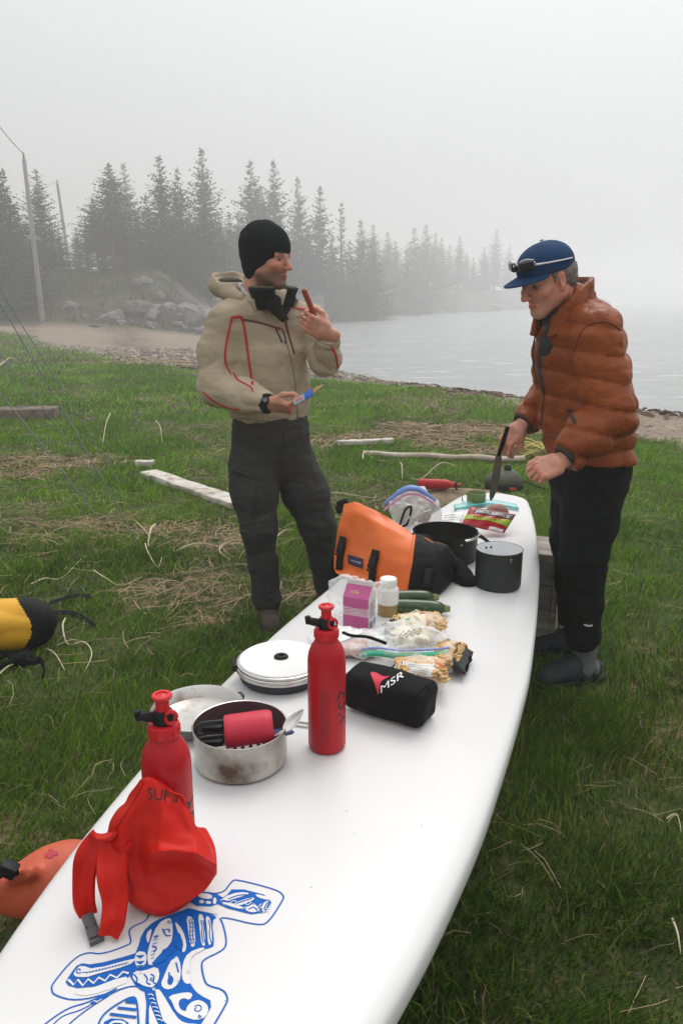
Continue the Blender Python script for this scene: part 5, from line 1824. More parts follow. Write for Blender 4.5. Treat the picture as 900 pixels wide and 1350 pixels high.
def sheath(t, c, Rm, x0, x1, r0, r1, h0, h1, mt, nm):
    """a printed end of a bag, tightening towards its seal"""
    m = MB(); vs, fs = [], []
    for i in range(5):
        u = i / 4
        for k in range(20):
            q = 2 * math.pi * k / 20
            rr, hh = r0 + (r1 - r0) * u, h0 + (h1 - h0) * u
            vs.append(c + Rm @ Vector((x0 + (x1 - x0) * u + .003 * math.sin(k * 2.3), rr * math.cos(q) * (1 + .03 * math.sin(3 * q + i)), hh * math.sin(q) - (h0 - hh) * .6)))
    for i in range(4):
        for k in range(20):
            fs.append((i * 20 + k, i * 20 + (k + 1) % 20, i * 20 + 20 + (k + 1) % 20, i * 20 + 20 + k))
    m.add(vs, fs).build(nm, mt, t, angle=180)
def up(p, z): return Vector((p.x, p.y, z))
# back bag, with a pale printed label
t, bv, c, Rm, L = pasta_bag((up(dk(522, 842), DECK), up(dk(582, 838), DECK)), .058, .070, 'bag of penne with a cream label, behind the zip bag', seed=3)
sheath(t, c, Rm, -L * .42, -L * .72, .054, .060, .030, .006, M_FILMB, 'black_end')
def label_on(bv, quad, nm, m, t, off=.0012, nu=8, nv=6):
    vs, ok = [], True
    for j in range(nv + 1):
        for i in range(nu + 1):
            u, v = i / nu, j / nv
            x = (quad[0][0] * (1 - u) + quad[1][0] * u) * (1 - v) + (quad[3][0] * (1 - u) + quad[2][0] * u) * v
            y = (quad[0][1] * (1 - u) + quad[1][1] * u) * (1 - v) + (quad[3][1] * (1 - u) + quad[2][1] * u) * v
            q, nr = cast(bv, x, y, off)
            vs.append(q)
    fs = []
    for j in range(nv):
        for i in range(nu):
            f = (j * (nu + 1) + i, j * (nu + 1) + i + 1, (j + 1) * (nu + 1) + i + 1, (j + 1) * (nu + 1) + i)
            if all(vs[k] is not None for k in f): fs.append(f)
    if not fs: return None
    used = sorted({k for f in fs for k in f}); mp = {k: i for i, k in enumerate(used)}
    return MB().add([vs[k] for k in used], [tuple(mp[k] for k in f) for f in fs]).build(nm, m, t, angle=180)
def print_lines(bv, x0, y0, dx, dy, ex, ey, rows, nm, m, t, wpx=.9):
    """rows of small print: parallel dashes along (dx,dy), rows stepped by (ex,ey)"""
    mb = MB(); rng = random.Random(rows)
    for k in range(rows):
        L0 = rng.uniform(.7, 1)
        P = [cast(bv, x0 + ex * k + dx * L0 * q / 4, y0 + ey * k + dy * L0 * q / 4, .002) for q in range(5)]
        if all(p[0] is not None for p in P):
            mb.strip([p[0] for p in P], wpx * .0018, (P[2][1].cross(P[4][0] - P[0][0])))
    if mb.F: mb.build(nm, m, t, smooth=False)
M_CREAM = mat('cream_label', (.66, .58, .42), .5, var=.04)
label_on(bv, [(522, 812), (560, 806), (562, 828), (530, 830)], 'cream_label', M_CREAM, t)
label_on(bv, [(552, 806), (560, 805.5), (561, 809), (553, 809)], 'red_mark', M_ORANGEI, t, .002, 2, 2)
label_on(bv, [(534, 817), (540, 815), (541, 821), (535, 822)], 'green_mark', mat('green_ink', (.05, .30, .10), .5, var=0), t, .002, 2, 2)
print_lines(bv, 545, 812, 8, 5, 1.5, 3, 3, 'label_lettering', M_INK, t, .6)
# right bag of penne with black end
t, bv, c, Rm, L = pasta_bag((up(dk(578, 878), DECK), up(dk(605, 882), DECK)), .060, .068, 'bag of penne with black printed end, farthest right', seed=5, count=180)
sheath(t, c, Rm, L * .34, L * .95, .060, .066, .034, .014, M_FILMB, 'black_end')
# front bag with nutrition label
t, bv, c, Rm, L = pasta_bag((up(dk(524, 908), DECK), up(dk(584, 908), DECK)), .058, .080, 'bag of ribbon pasta with white nutrition label, beside the black stuff sack', seed=8, curly=True, count=190)
label_on(bv, [(534, 873), (578, 877), (575, 893), (532, 889)], 'nutrition_label', M_LABELW, t)
print_lines(bv, 538, 876, 34, 3.2, -.3, 2.2, 6, 'nutrition_print', mat('grey_print', (.2, .2, .2), .6, var=0), t, .5)
label_on(bv, [(521, 870), (533, 872), (531, 884), (519, 882)], 'barcode_label', M_LABELW, t, .0018)
mb = MB()
for k in range(6):
    P = [cast(bv, 521.5 + k * 1.8 - q * .5, 871 + q * 3.2, .0028)[0] for q in range(4)]
    if all(p is not None for p in P): mb.strip(P, .0016 + .001 * (k % 2), (1, 0, 0))
if mb.F: mb.build('barcode', M_INK, t, smooth=False)
label_on(bv, [(573, 872), (592, 878), (592, 888), (586, 889)], 'orange_band', M_ORANGEI, t)
sheath(t, c, Rm, -L * .42, -L * .68, .054, .058, .034, .008, M_FILMB, 'black_end')
# zip bag of cheese with green seal
def zip_bag():
    t = thing('zip_bag', 'clear zip bag with green seal and cream pieces on the pasta', 'zip bag', dk(535, 858))
    c = dk(534, 872); c.z = DECK + .066
    B = Blob(.02)
    rng = random.Random(2)
    for k in range(11):
        p = c + Vector((rng.uniform(-.075, .06), rng.uniform(-.012, .04), rng.uniform(-.012, .008)))
        B.ell(p, (rng.uniform(.018, .03), rng.uniform(.012, .02), rng.uniform(.008, .014)), rot((rng.uniform(-1, 1), rng.uniform(-1, 1), .2)))
    B.disp(noise_disp(.003, 40, 4))
    B.build('cheese_pieces', mat('cream_cheese', (.62, .56, .36), .6, var=.12, vs=30, col2=(.45, .25, .22), c2=(.66, .75), c2s=18), t, h=.004)
    F = Blob(.03)
    F.ell(c + Vector((-.005, .012, .0)), (.115, .055, .030))
    F.cap(c + Vector((-.115, -.062, -.020)), c + Vector((.105, -.056, -.018)), .008, .008, k=.05)
    F.ell(c + Vector((.0, .055, .012)), (.05, .022, .02), k=.03)
    F.disp(noise_disp(.006, 24, 14, True))
    f = F.build('bag_film', M_CLEAR, t, h=.0045)
    P = [c + Vector((-.122 + .232 * i / 16, -.066 + .004 * math.sin(i * .8), -.016 + .004 * math.sin(i * .5) + .002 * i / 16)) for i in range(17)]
    MB().strip(P, .016, (0, .55, .8)).build('green_seal', mat('green_zip', (.05, .42, .24), .4, var=.05), t, solid=.002, angle=180)
    P2 = [p + Vector((0, .007, .012)) for p in P]
    MB().strip(P2, .006, (0, .55, .8)).build('blue_seal', mat('blue_zip', (.22, .28, .60), .4, var=.05), t, solid=.0015, angle=180)
    bv = bvh_of(f)
    for k in range(2):
        pts = [cast(bv, 527 + i * 2.2, 840 - k * 4 - i * .5 + 2.5 * math.sin(i * 1.9 + k), .001)[0] for i in range(14)]
        pts = [p for p in pts if p is not None]
        if len(pts) > 3: MB().tube(pts, .0009, n=4).build('pen_scribble', M_INK, t)
zip_bag()
# flat clear bag of meat with paper label
def meat_bag():
    t = thing('food_bag', 'flat clear bag of pink meat under a white paper label', 'food bag', dk(458, 850))
    c = dk(458, 856); c.z = DECK + .020
    B = Blob(.03)
    R = rot((1, -.25, 0))
    B.ell(c + Vector((.01, -.02, 0)), (.085, .05, .020), R)
    B.ell(c + Vector((.03, .0, .004)), (.05, .05, .022), R)
    B.disp(noise_disp(.004, 25, 41))
    B.build('sliced_meat', mat('pink_meat', (.52, .30, .26), .5, var=.2, vs=25), t, h=.005)
    F = Blob(.03)
    F.ell(c + Vector((-.005, .005, .006)), (.118, .085, .026), R)
    F.disp(noise_disp(.007, 18, 42, True))
    f = F.build('bag_film', M_CLEAR, t, h=.005)
    bv = bvh_of(f)
    label_on(bv, [(428, 829), (470, 822), (480, 834), (444, 849)], 'paper_label', M_WHITEP, t, .0015)
    label_on(bv, [(425, 822), (440, 819), (440, 824), (428, 826)], 'red_tab', mat('pale_red_ink', (.6, .16, .13), .6, var=0), t, .003, 2, 2)
    print_lines(bv, 446, 830, 24, -3, 1.6, 4, 3, 'label_print', mat('faint_ink', (.35, .33, .36), .6, var=0), t, .6)
meat_bag()

# ---- big orange dry bag
M_ORBAG = mat('orange_tarpaulin', (.68, .135, .016), .42, var=.06, vs=8, bump=.10, bs=24, bdist=.02, col2=(.60, .10, .012), c2=(.5, .7), c2s=5)
M_BKBAG = mat('black_tarpaulin', (.008, .008, .009), .6, var=.2, vs=30, bump=.3, bs=40, spec=.15)
def orange_bag():
    t = thing('dry_bag', 'big orange dry bag with black ends and buckled straps', 'dry bag', dk(510, 770))
    y = on_y
    rows = [([(452, 664), (467, 659), (486, 667), (505, 677), (524, 688), (541, 699), (553, 706)], [2.77, 2.76, 2.73, 2.70, 2.66, 2.63, 2.60]),
            ([(449, 676), (466, 675), (484, 682), (504, 692), (524, 702), (545, 711), (566, 716)], [2.75, 2.72, 2.68, 2.64, 2.60, 2.57, 2.55]),
            ([(445, 692), (460, 695), (482, 701), (502, 711), (524, 720), (545, 728), (575, 730)], [2.735, 2.72, 2.665, 2.60, 2.55, 2.51, 2.49]),
            ([(441, 712), (458, 714), (480, 722), (502, 732), (524, 740), (542, 746), (581, 748)], [2.725, 2.705, 2.64, 2.565, 2.515, 2.475, 2.46]),
            ([(437, 732), (456, 733), (478, 742), (501, 750), (522, 758), (538, 764), (583, 766)], [2.715, 2.68, 2.61, 2.55, 2.50, 2.46, 2.44]),
            ([(437, 748), (456, 750), (478, 758), (500, 766), (520, 774), (535, 780), (579, 783)], [2.70, 2.67, 2.60, 2.54, 2.49, 2.455, 2.43]),
            ([(441, 757), (458, 761), (478, 768), (500, 775), (519, 782), (533, 788), (574, 789)], [None] * 7)]
    vs, fs, mi, nr = [], [], [], 10
    for k, (P, Ys) in enumerate(rows):
        ring = [y(a, b, c) if c else dk(a, b, .002) for (a, b), c in zip(P, Ys)]
        back = (.025, .06, .10, .14, .16, .16, .15)[k]
        for q, ox in ((1.0, .03), (.5, 0), (.0, 0)):
            p = ring[0].lerp(ring[6], q) + Vector((.35 * back + ox * (k > 1), back, -.01 * (k < 2)))
            if k == len(rows) - 1: p.z = deck_z(p.x, p.y) + .002
            ring.append(p)
        vs += ring
    for k in range(len(rows) - 1):
        for q in range(nr):
            fs.append((k * nr + q, (k + 1) * nr + q, (k + 1) * nr + (q + 1) % nr, k * nr + (q + 1) % nr)); mi.append(1 if q in (5, 6) else 0)
    caps = [(0, 1, 8, 9), (1, 2, 8), (2, 3, 4, 8), (4, 5, 7, 8), (5, 6, 7)]
    fs += caps; mi += [0, 0, 0, 0, 1]
    e = (len(rows) - 1) * nr
    fs += [tuple(e + q for q in reversed(c)) for c in caps]; mi += [0, 0, 0, 0, 1]
    mb = MB(); mb.add(vs, fs); mb.M = mi
    me = mb.mesh('tmp_bag', sub=3, angle=180, simple=True)
    co = np.array([v.co[:] for v in me.vertices]); no = np.array([v.normal[:] for v in me.vertices])
    Fq = np.array([list(p.vertices) for p in me.polygons]); mq = np.array([p.material_index for p in me.polygons])
    bl = np.zeros(len(co)); bl[np.unique(Fq[mq == 1])] = 1
    dv = -crease(.0045, 7, 61, (1, 1, .8))(co, 0) - crease(.0022, 18, 62)(co, 0) - bl * crease(.0055, 14, 66, (1, 1, .5))(co, 0)
    co = relax_mesh(co + no * dv[:, None], Fq, 5)
    co[:, 2] = np.maximum(co[:, 2], DECK - .006)
    bpy.data.meshes.remove(me)
    parts = []
    for nm, k_, mt_ in (('bag_body', 0, M_ORBAG), ('end_cap', 1, M_BKBAG)):
        f2 = Fq[mq == k_]; used = np.unique(f2); rm = np.full(len(co), -1, np.int64); rm[used] = np.arange(len(used))
        parts.append(put(nm, np_mesh(nm, co[used], rm[f2]), mt_, t))
    o, eo = parts
    bv = bvh_of(o)
    be = bvh_of(eo, o)
    fl = [y(556, 708, 2.59), y(568, 720, 2.56), y(576, 735, 2.52)]
    MB().strip(smooth_path(fl, 4), [.0, .018, .026, .030, .03, .028, .022, .016, .006], (.6, -.4, .4)).build('orange_gusset', M_ORBAG, t, solid=.003, angle=180)
    # straps with buckles
    def strap(pts, w, nm='strap', lift=.004):
        hit = [cast(be, a, b, lift) for a, b in pts]
        hit = [h for h in hit if h[0] is not None]
        if len(hit) < 2: return
        P = smooth_path([h[0] for h in hit], 4)
        nr = hit[len(hit) // 2][1]
        MB().strip(P, w, [nr.cross(P[min(i + 1, len(P) - 1)] - P[max(i - 1, 0)]) for i in range(len(P))]).build(nm, M_WEB, t, solid=.004, angle=180)
    strap([(490, 786), (490, 770), (492, 752), (494, 738)], .030)
    strap([(447, 752), (449, 735), (452, 720)], .028)
    strap([(566, 786), (563, 772), (562, 756), (563, 744)], .022)
    def buckle(px, py, ang, s=1.0, lift=.012):
        q, nr = cast(be, px, py, lift)
        if q is None: return
        a, b = frame_of(nr)
        R = Matrix(((a.x, b.x, nr.x), (a.y, b.y, nr.y), (a.z, b.z, nr.z))) @ Matrix.Rotation(ang, 3, 'Z')
        m = MB()
        m.box(q, (.034 * s, .050 * s, .014 * s), R, .85)
        m.box(q + R @ Vector((0, .034 * s, .0)), (.030 * s, .022 * s, .010 * s), R)
        m.tube([q + R @ Vector((-.017 * s, -.030 * s, 0)), q + R @ Vector((.017 * s, -.030 * s, 0))], .005 * s, n=8)
        m.build('buckle', M_BLACKP, t, bevel=.003)
    buckle(494, 742, 0); buckle(451, 722, .1, .9); buckle(563, 764, .15, .8)
    for k in range(4):
        strap([(556, 758 + k * 8), (571, 757 + k * 8)], .007, 'ladder_lock', .008)
    # roll-top corner with its buckle
    R = Matrix(rot((.8, -.3, .35)).tolist())
    m = MB(); q = y(452, 664, 2.86)
    m.box(q, (.045, .02, .030), R); m.box(q + Vector((-.015, 0, -.022)), (.022, .016, .032), R)
    m.build('roll_buckle', M_BLACKP, t, bevel=.004)
    MB().strip(smooth_path([y(447, 722, 2.74), y(440, 740, 2.73), y(441, 754, 2.71), y(448, 766, 2.69)], 4), .022, (.9, .3, .3)).build('side_strap', M_WEB, t, solid=.004, angle=180)
    label_on(bv, [(459, 731), (479, 737), (479, 750), (459, 743)], 'maker_patch', mat('navy_patch', (.02, .02, .06), .6, var=.1), t, .003)
    V, F = glyphs('WATERSHED'); pts = [cast(bv, 470 + gx * 14, 740.5 + gx * 4.2 - gy * 16, .0045)[0] for gx, gy in V]
    if all(p is not None for p in pts): MB().add(pts, F).build('patch_lettering', M_WHITEP, t, smooth=False)
    seam(be, [(546, 706), (543, 728), (540, 748), (535, 782)], .010, 'seam_tape', M_ORBAG, t)
orange_bag()
def black_bag():
    t = thing('cloth_bag', 'limp black cloth bag slumped between the pots and the orange bag', 'cloth bag', dk(600, 770))
    y = on_y
    B = Blob(.04)
    B.cap(y(564, 716, 2.68), y(594, 748, 2.62), .020, .038)
    B.cap(y(592, 752, 2.62), y(612, 766, 2.55), .036, .026)
    B.cap(y(604, 752, 2.62), y(622, 768, 2.55), .035, .022)
    B.cap(y(556, 712, 2.70), y(538, 706, 2.72), .024, .016)
    B.disp(noise_disp(.008, 9, 71)).disp(crease(.006, 11, 72))
    B.disp(lambda P, D: np.maximum(0, DECK + .001 - P[:, 2]))
    B.build('bag_body', M_NYLON, t, h=.006)
    for k, pts in enumerate(([(566, 722, 2.6), (578, 740, 2.54), (596, 757, 2.50)], [(572, 716, 2.6), (590, 728, 2.57), (604, 744, 2.54)])):
        MB().tube(smooth_path([y(*p) for p in pts], 5), .006, n=6, sq=.5).build('cord', M_WEB, t)
black_bag()

# ---- black pot and grey pot
pc = Vector((.392, 2.846, DECK - .003))
t = thing('cooking_pot', 'wide black cooking pot with wire bail behind the black cloth bag', 'cooking pot', pc)
M_BLACKPOT = mat('black_enamel', (.009, .009, .009), .4, var=.15, vs=20, spec=.25)
pot_shell(pc, .122, .110, .002, M_BLACKPOT, M_BLACKPOT, t)
P = smooth_path([pc + Vector((.122 * math.cos(a), .122 * math.sin(a), .104 + .003 * math.sin(a))) * 1.0 for a in np.linspace(-1.15, .05, 8)], 4)
P = [pc + Vector((.128 * math.cos(a), .128 * math.sin(a), .103)) for a in np.linspace(-1.1, -.1, 14)]
MB().tube(P, .0045, n=8).build('bail', M_STEEL, t)
for k in (-1, 1):
    a0 = pc + Vector((.118, -.02 + k * .014, .100)); a1 = pc + Vector((.19, -.045 + k * .014, .050))
    MB().tube([a0, a0.lerp(a1, .3) + Vector((0, 0, .004)), a1], .005, n=8).build('handle_arm', M_BLACKP, t)
MB().tube([pc + Vector((.19, -.059, .050)), pc + Vector((.19, -.031, .050))], .0055, n=8).build('handle_end', M_BLACKP, t)
for a in (-1.2, 2.2):
    MB().lathe([(0, .004), (.004, .003), (.005, 0)], 10, pc + Vector((.122 * math.cos(a), .122 * math.sin(a), .088)), Matrix.Rotation(a, 3, 'Z') @ Matrix.Rotation(math.pi / 2, 3, 'Y')).build('rivet', M_STEEL, t)
pc = Vector((.537, 2.545, DECK - .003))
t = thing('cooking_pot', 'tall dark grey pot with pale lining, empty, near the right edge', 'cooking pot', pc)
pot_shell(pc, .0785, .135, .002, M_HARDANO, M_GREYIN, t)
for a, z in ((-1.25, .120), (-1.25, .112), (2.0, .118)):
    MB().lathe([(0, .003), (.003, .0025), (.004, 0)], 10, pc + Vector((.0785 * math.cos(a), .0785 * math.sin(a), z)), Matrix.Rotation(a, 3, 'Z') @ Matrix.Rotation(math.pi / 2, 3, 'Y')).build('rivet', mat('brass_rivet', (.45, .40, .28), .4, metal=.8), t)
for a in (2.0, 1.75):
    MB().lathe([(0, .003), (.0035, .002), (.0045, 0)], 10, pc + Vector((.0762 * math.cos(a), .0762 * math.sin(a), .116)), Matrix.Rotation(a + math.pi, 3, 'Z') @ Matrix.Rotation(math.pi / 2, 3, 'Y')).build('rivet', M_DARKMETAL, t)

# ---- zip bag with blue seal, papers, packet, mug, knife
def blue_zip():
    t = thing('zip_bag', 'clear zip bag with blue and pink seal standing open behind the orange bag', 'zip bag', dk(545, 708))
    y = on_y
    F = Blob(.05)
    F.ell(y(548, 682, 3.10), (.105, .045, .060))
    F.cap(y(520, 664, 3.12), y(570, 664, 3.12), .016, .016, k=.07)
    F.cap(y(530, 648, 3.14), y(556, 648, 3.14), .008, .008, k=.08)
    F.disp(noise_disp(.008, 16, 81)).disp(noise_disp(.004, 40, 82, True))
    F.build('bag_film', film('clear_bag_white', opac=.34, bump=.6, bs=30), t, h=.006)
    Pb = smooth_path([y(505, 665, 3.07), y(519, 654, 3.07), y(533, 645, 3.07), y(548, 644, 3.07), y(562, 651, 3.07), y(574, 660, 3.07)], 5)
    MB().strip([p + Vector((0, 0, 0)) for p in Pb], [.010 + .016 * math.sin(math.pi * i / (len(Pb) - 1)) for i in range(len(Pb))], (0, .5, .8)).build('blue_seal', mat('blue_zip_light', (.16, .27, .62), .35, var=.08), t, solid=.003, angle=180)
    Pp = [p + Vector((.004, -.004, -.022)) for p in Pb]
    MB().strip(Pp, .010, (0, .5, .8)).build('pink_seal', mat('pink_zip', (.62, .30, .48), .35, var=.08), t, solid=.003, angle=180)
    # inside: folding handle, cutlery, foil
    for pts in ([(527, 692), (534, 672), (542, 669), (537, 690), (530, 694)], ):
        MB().tube(smooth_path([y(a, b, 3.06) for a, b in pts], 4), .0048, n=7).build('handle_loop', M_BLACKP, t)
    m = MB()
    rng = random.Random(9)
    for k in range(9):
        a = y(rng.uniform(542, 556), rng.uniform(676, 694), 3.055 + .01 * k); b_ = y(rng.uniform(556, 570), rng.uniform(670, 692), 3.06 + .01 * k)
        m.tube([a, a.lerp(b_, .5) + Vector((0, 0, .008)), b_], .003 + .002 * (k % 3), n=6, sq=.5)
    m.build('cutlery', M_STEEL, t)
    MB().box(y(558, 682, 3.09), (.05, .02, .05), Matrix.Rotation(.4, 3, 'Y')).build('brown_box', mat('brown_card', (.22, .09, .06), .7), t, bevel=.003)
blue_zip()
t = thing('paper_note', 'white sheet of printed paper lying beside the jerky packet', 'paper', dk(598, 683))
P = [dk(578, 678, .004), dk(612, 676, .010), dk(604, 692, .005), dk(572, 692, .003)]
MB().add(P, [(3, 2, 1, 0)]).build('sheet', M_WHITEP, t, solid=.0008, smooth=False)
m = MB()
for k in range(3):
    a, b_ = P[0].lerp(P[3], .25 + .22 * k), P[1].lerp(P[2], .25 + .22 * k)
    m.strip([a.lerp(b_, .25) + Vector((0, 0, .002)), a.lerp(b_, .75) + Vector((0, 0, .002))], .012, (0, 1, 0))
m.build('print', mat('pale_grey_ink', (.3, .3, .3), .7, var=0), t, smooth=False)
def jerky():
    t = thing('snack_packet', 'red and green jerky packet propped up near the tail end', 'snack packet', dk(645, 695))
    A, B_, C, D_ = on_y(620, 668, 3.20), on_y(680, 678, 3.20), on_y(664, 703, 3.11), on_y(607, 692, 3.12)
    nrm = (B_ - A).cross(D_ - A).normalized()
    if nrm.y > 0: nrm = -nrm
    nu, nv = 16, 10
    def pt(u, v, off):
        p = A.lerp(B_, u).lerp(D_.lerp(C, u), v)
        puff = .012 * (math.sin(math.pi * u) * math.sin(math.pi * v)) ** .6 + .0015 * math.sin(u * 19 + v * 7)
        return p + nrm * (puff + off)
    def patch(u0, u1, vf0, vf1, off, nm, m):
        vs, fs = [], []
        for j in range(nv + 1):
            for i in range(nu + 1):
                u = u0 + (u1 - u0) * i / nu; v0, v1 = vf0(u), vf1(u)
                vs.append(pt(u, min(1, max(0, v0 + (v1 - v0) * j / nv)), off))
        for j in range(nv):
            for i in range(nu):
                fs.append((j * (nu + 1) + i, (j + 1) * (nu + 1) + i, (j + 1) * (nu + 1) + i + 1, j * (nu + 1) + i + 1))
        return MB().add(vs, fs).build(nm, m, t, solid=.0006, angle=180)
    M_PR = mat('packet_red', (.42, .012, .02), .3, var=.06, coat=.2)
    patch(0, 1, lambda u: 0, lambda u: 1, 0, 'packet', M_PR)
    patch(0, 1, lambda u: .44 - .10 * u + .08 * math.sin(u * 3), lambda u: .70 - .12 * u + .30 * max(0, u - .55), .0014, 'green_band', mat('lime_print', (.36, .44, .03), .35, var=.1, vs=40))
    patch(.12, .97, lambda u: .06, lambda u: .36, .0014, 'dark_band', mat('dark_print', (.09, .05, .05), .35, var=.1))
    patch(.62, .95, lambda u: .86, lambda u: .98, .0015, 'white_corner', M_WHITEP)
    V, F = glyphs("JACK LINK'S", bold=0)
    MB().add([pt(.52 + gx * .74, .24 - gy * 1.15, .0026) for gx, gy in V], F).build('packet_lettering', M_WHITEINK, t, smooth=False)
    V, F = glyphs('BEEF JERKY', bold=0)
    MB().add([pt(.46 + gx * .6, .52 - .04 * gx - gy * 1.0, .0026) for gx, gy in V], F).build('packet_lettering', M_PR, t, smooth=False)
    # teal zip bag behind, with a potato in it
    tz = thing('zip_bag', 'clear zip bag with teal seal holding a brown potato behind the jerky packet', 'zip bag', dk(640, 678))
    z = [dk(598, 673, .012), dk(640, 668, .02), dk(682, 672, .014)]
    MB().strip(smooth_path(z, 5), .055, (0, .9, .35)).build('teal_seal', film('teal_film', tint=(.28, .62, .60), opac=.35, bump=.4), tz, solid=.002, angle=180)
    MB().strip(smooth_path([p + Vector((0, -.022, .002)) for p in z], 5), .008, (0, .8, .5)).build('seal_line', mat('teal_zip', (.05, .42, .42), .4, var=.05), tz, solid=.002, angle=180)
    B2 = Blob(.02); B2.ell(on_y(655, 675, 3.29), (.050, .035, .036)); B2.disp(noise_disp(.003, 24, 91))
    B2.build('potato', mat('potato_skin', (.30, .15, .11), .6, var=.25, vs=24), tz, h=.006)
    F2 = Blob(.03); F2.ell(dk(632, 684, .018), (.13, .07, .025)); F2.disp(noise_disp(.008, 16, 92, True))
    F2.build('bag_film', M_CLEAR2, tz, h=.007)
jerky()
pc = dk(627, 666); pc.z -= .002
t = thing('camp_mug', 'small green enamel mug standing at the tail end', 'mug', pc)
M_GMUG = mat('green_enamel', (.13, .21, .06), .4, var=.06); 
MB().lathe([(0, .001), (.040, 0), (.044, .005), (.046, .062), (.047, .064), (.045, .0655)], 32, pc).build('cup', M_GMUG, t, angle=60)
MB().lathe([(.045, .0653), (.0435, .060), (.042, .006), (0, .005)], 32, pc).build('lining', mat('green_lining', (.20, .27, .10), .45), t, angle=60)
MB().tube(smooth_path([pc + Vector(v) for v in ((-.044, 0, .056), (-.064, -.002, .052), (-.068, -.002, .034), (-.060, 0, .016), (-.045, 0, .014))], 4), .0042, n=8, sq=.6).build('handle', M_GMUG, t)

# ================================================================== THINGS ON THE GRASS
# red bottle lying on a low dry mound
def mound():
    g = ground_at(592, 658)
    vs, fs, n = [], [], 28
    for j in range(7):
        r = j / 6
        for k in range(n):
            a = 2 * math.pi * k / n
            x, y = g.x + .52 * r * math.cos(a) * (1 + .12 * math.sin(3 * a)), g.y + .24 * r * math.sin(a)
            vs.append((x, y, ground_z(x, y) + .085 * (1 - r ** 2.2) + .006 * math.sin(9 * a + j) - .01))
    for j in range(6):
        for k in range(n):
            fs.append((j * n + k, j * n + (k + 1) % n, (j + 1) * n + (k + 1) % n, (j + 1) * n + k))
    props(MB().add(vs, fs).build('earth_mound', mat('dry_earth', (.27, .20, .13), .95, var=.4, vs=18, bump=.8, bs=40, col2=(.16, .12, .07), c2s=9), None, angle=180), kind='structure')
    return g
gm = mound()
a, b = on_y(551, 638, gm.y + .02), on_y(611, 640, gm.y - .06)
R = Matrix(rot(b - a).tolist()) @ Matrix.Rotation(math.pi / 2, 3, 'Y') @ Matrix.Rotation(2.2, 3, 'Z')
zb = ground_z(a.x, gm.y) + .085 + .036
fuel_bottle(Vector((a.x, gm.y + .02, zb)), 'red fuel bottle lying on the dry mound in the grass', 0, M=R)
def olive_bag():
    g = ground_at(665, 650)
    t = thing('stuff_sack', 'round olive and black sack sitting in the grass behind the green mug', 'stuff sack', g)
    B = Blob(.04); c = Vector((g.x, g.y + .08, ground_z(g.x, g.y)))
    B.ell(c + Vector((0, 0, .085)), (.155, .12, .09)); B.cap(c + Vector((-.03, -.02, .03)), c + Vector((.06, 0, .03)), .07, .07)
    B.disp(noise_disp(.008, 6, 95)).disp(crease(.006, 8, 96))
    B.build('sack_body', mat('olive_cloth', (.060, .064, .036), .7, var=.15), t, h=.011)
    B = Blob(.03); B.ell(c + Vector((0, -.02, .035)), (.158, .12, .055)); B.disp(noise_disp(.008, 12, 97))
    B.build('black_base', M_NYLON, t, h=.011)
    MB().lathe([(.03, 0), (.032, .02), (.022, .045), (.018, .05), (0, .05)], 14, c + Vector((.03, 0, .165))).build('toggle', M_BLACKP, t)
    MB().tube(smooth_path([c + Vector(v) for v in ((.12, -.02, .10), (.20, -.04, .07), (.27, -.02, .04), (.33, -.06, .03))], 5), .006, n=6).build('drawcord', M_BLACKP, t)
    MB().box(c + Vector((.05, -.135, .045)), (.05, .008, .02)).build('red_tag', M_REDP, t, bevel=.002)
olive_bag()
def rope():
    g = ground_at(697, 604)
    t = thing('rope_coil', 'loose coil of yellow rope lying in the grass', 'rope', g)
    m = MB(); rng = random.Random(12)
    for k in range(7):
        c = g + Vector((rng.uniform(-.06, .07), rng.uniform(-.05, .05), .05 + .012 * k))
        rx, ry = rng.uniform(.09, .16), rng.uniform(.06, .12)
        ph = rng.uniform(0, 6)
        P = [c + Vector((rx * math.cos(a), ry * math.sin(a), .03 * math.sin(2 * a + ph))) for a in np.linspace(ph, ph + 6.6, 30)]
        m.tube(P, .0095, n=7)
    P = [g + Vector((-.06 + .13 * math.cos(a), -.02, .10 + .10 * math.sin(a))) for a in np.linspace(.3, 5.9, 26)]
    m.tube(P, .0095, n=7)
    m.build('rope_turns', mat('yellow_rope', (.50, .42, .12), .7, var=.25, vs=120, bump=.4, bs=200), t)
    MB().tube(smooth_path([g + Vector(v) for v in ((-.15, .02, .12), (-.05, .0, .16), (.06, .0, .13), (.12, .02, .09))], 6), .010, n=7).build('rope_tail', mat('yellow_rope_end', (.56, .47, .13), .7, var=.25, vs=120), t)
rope()
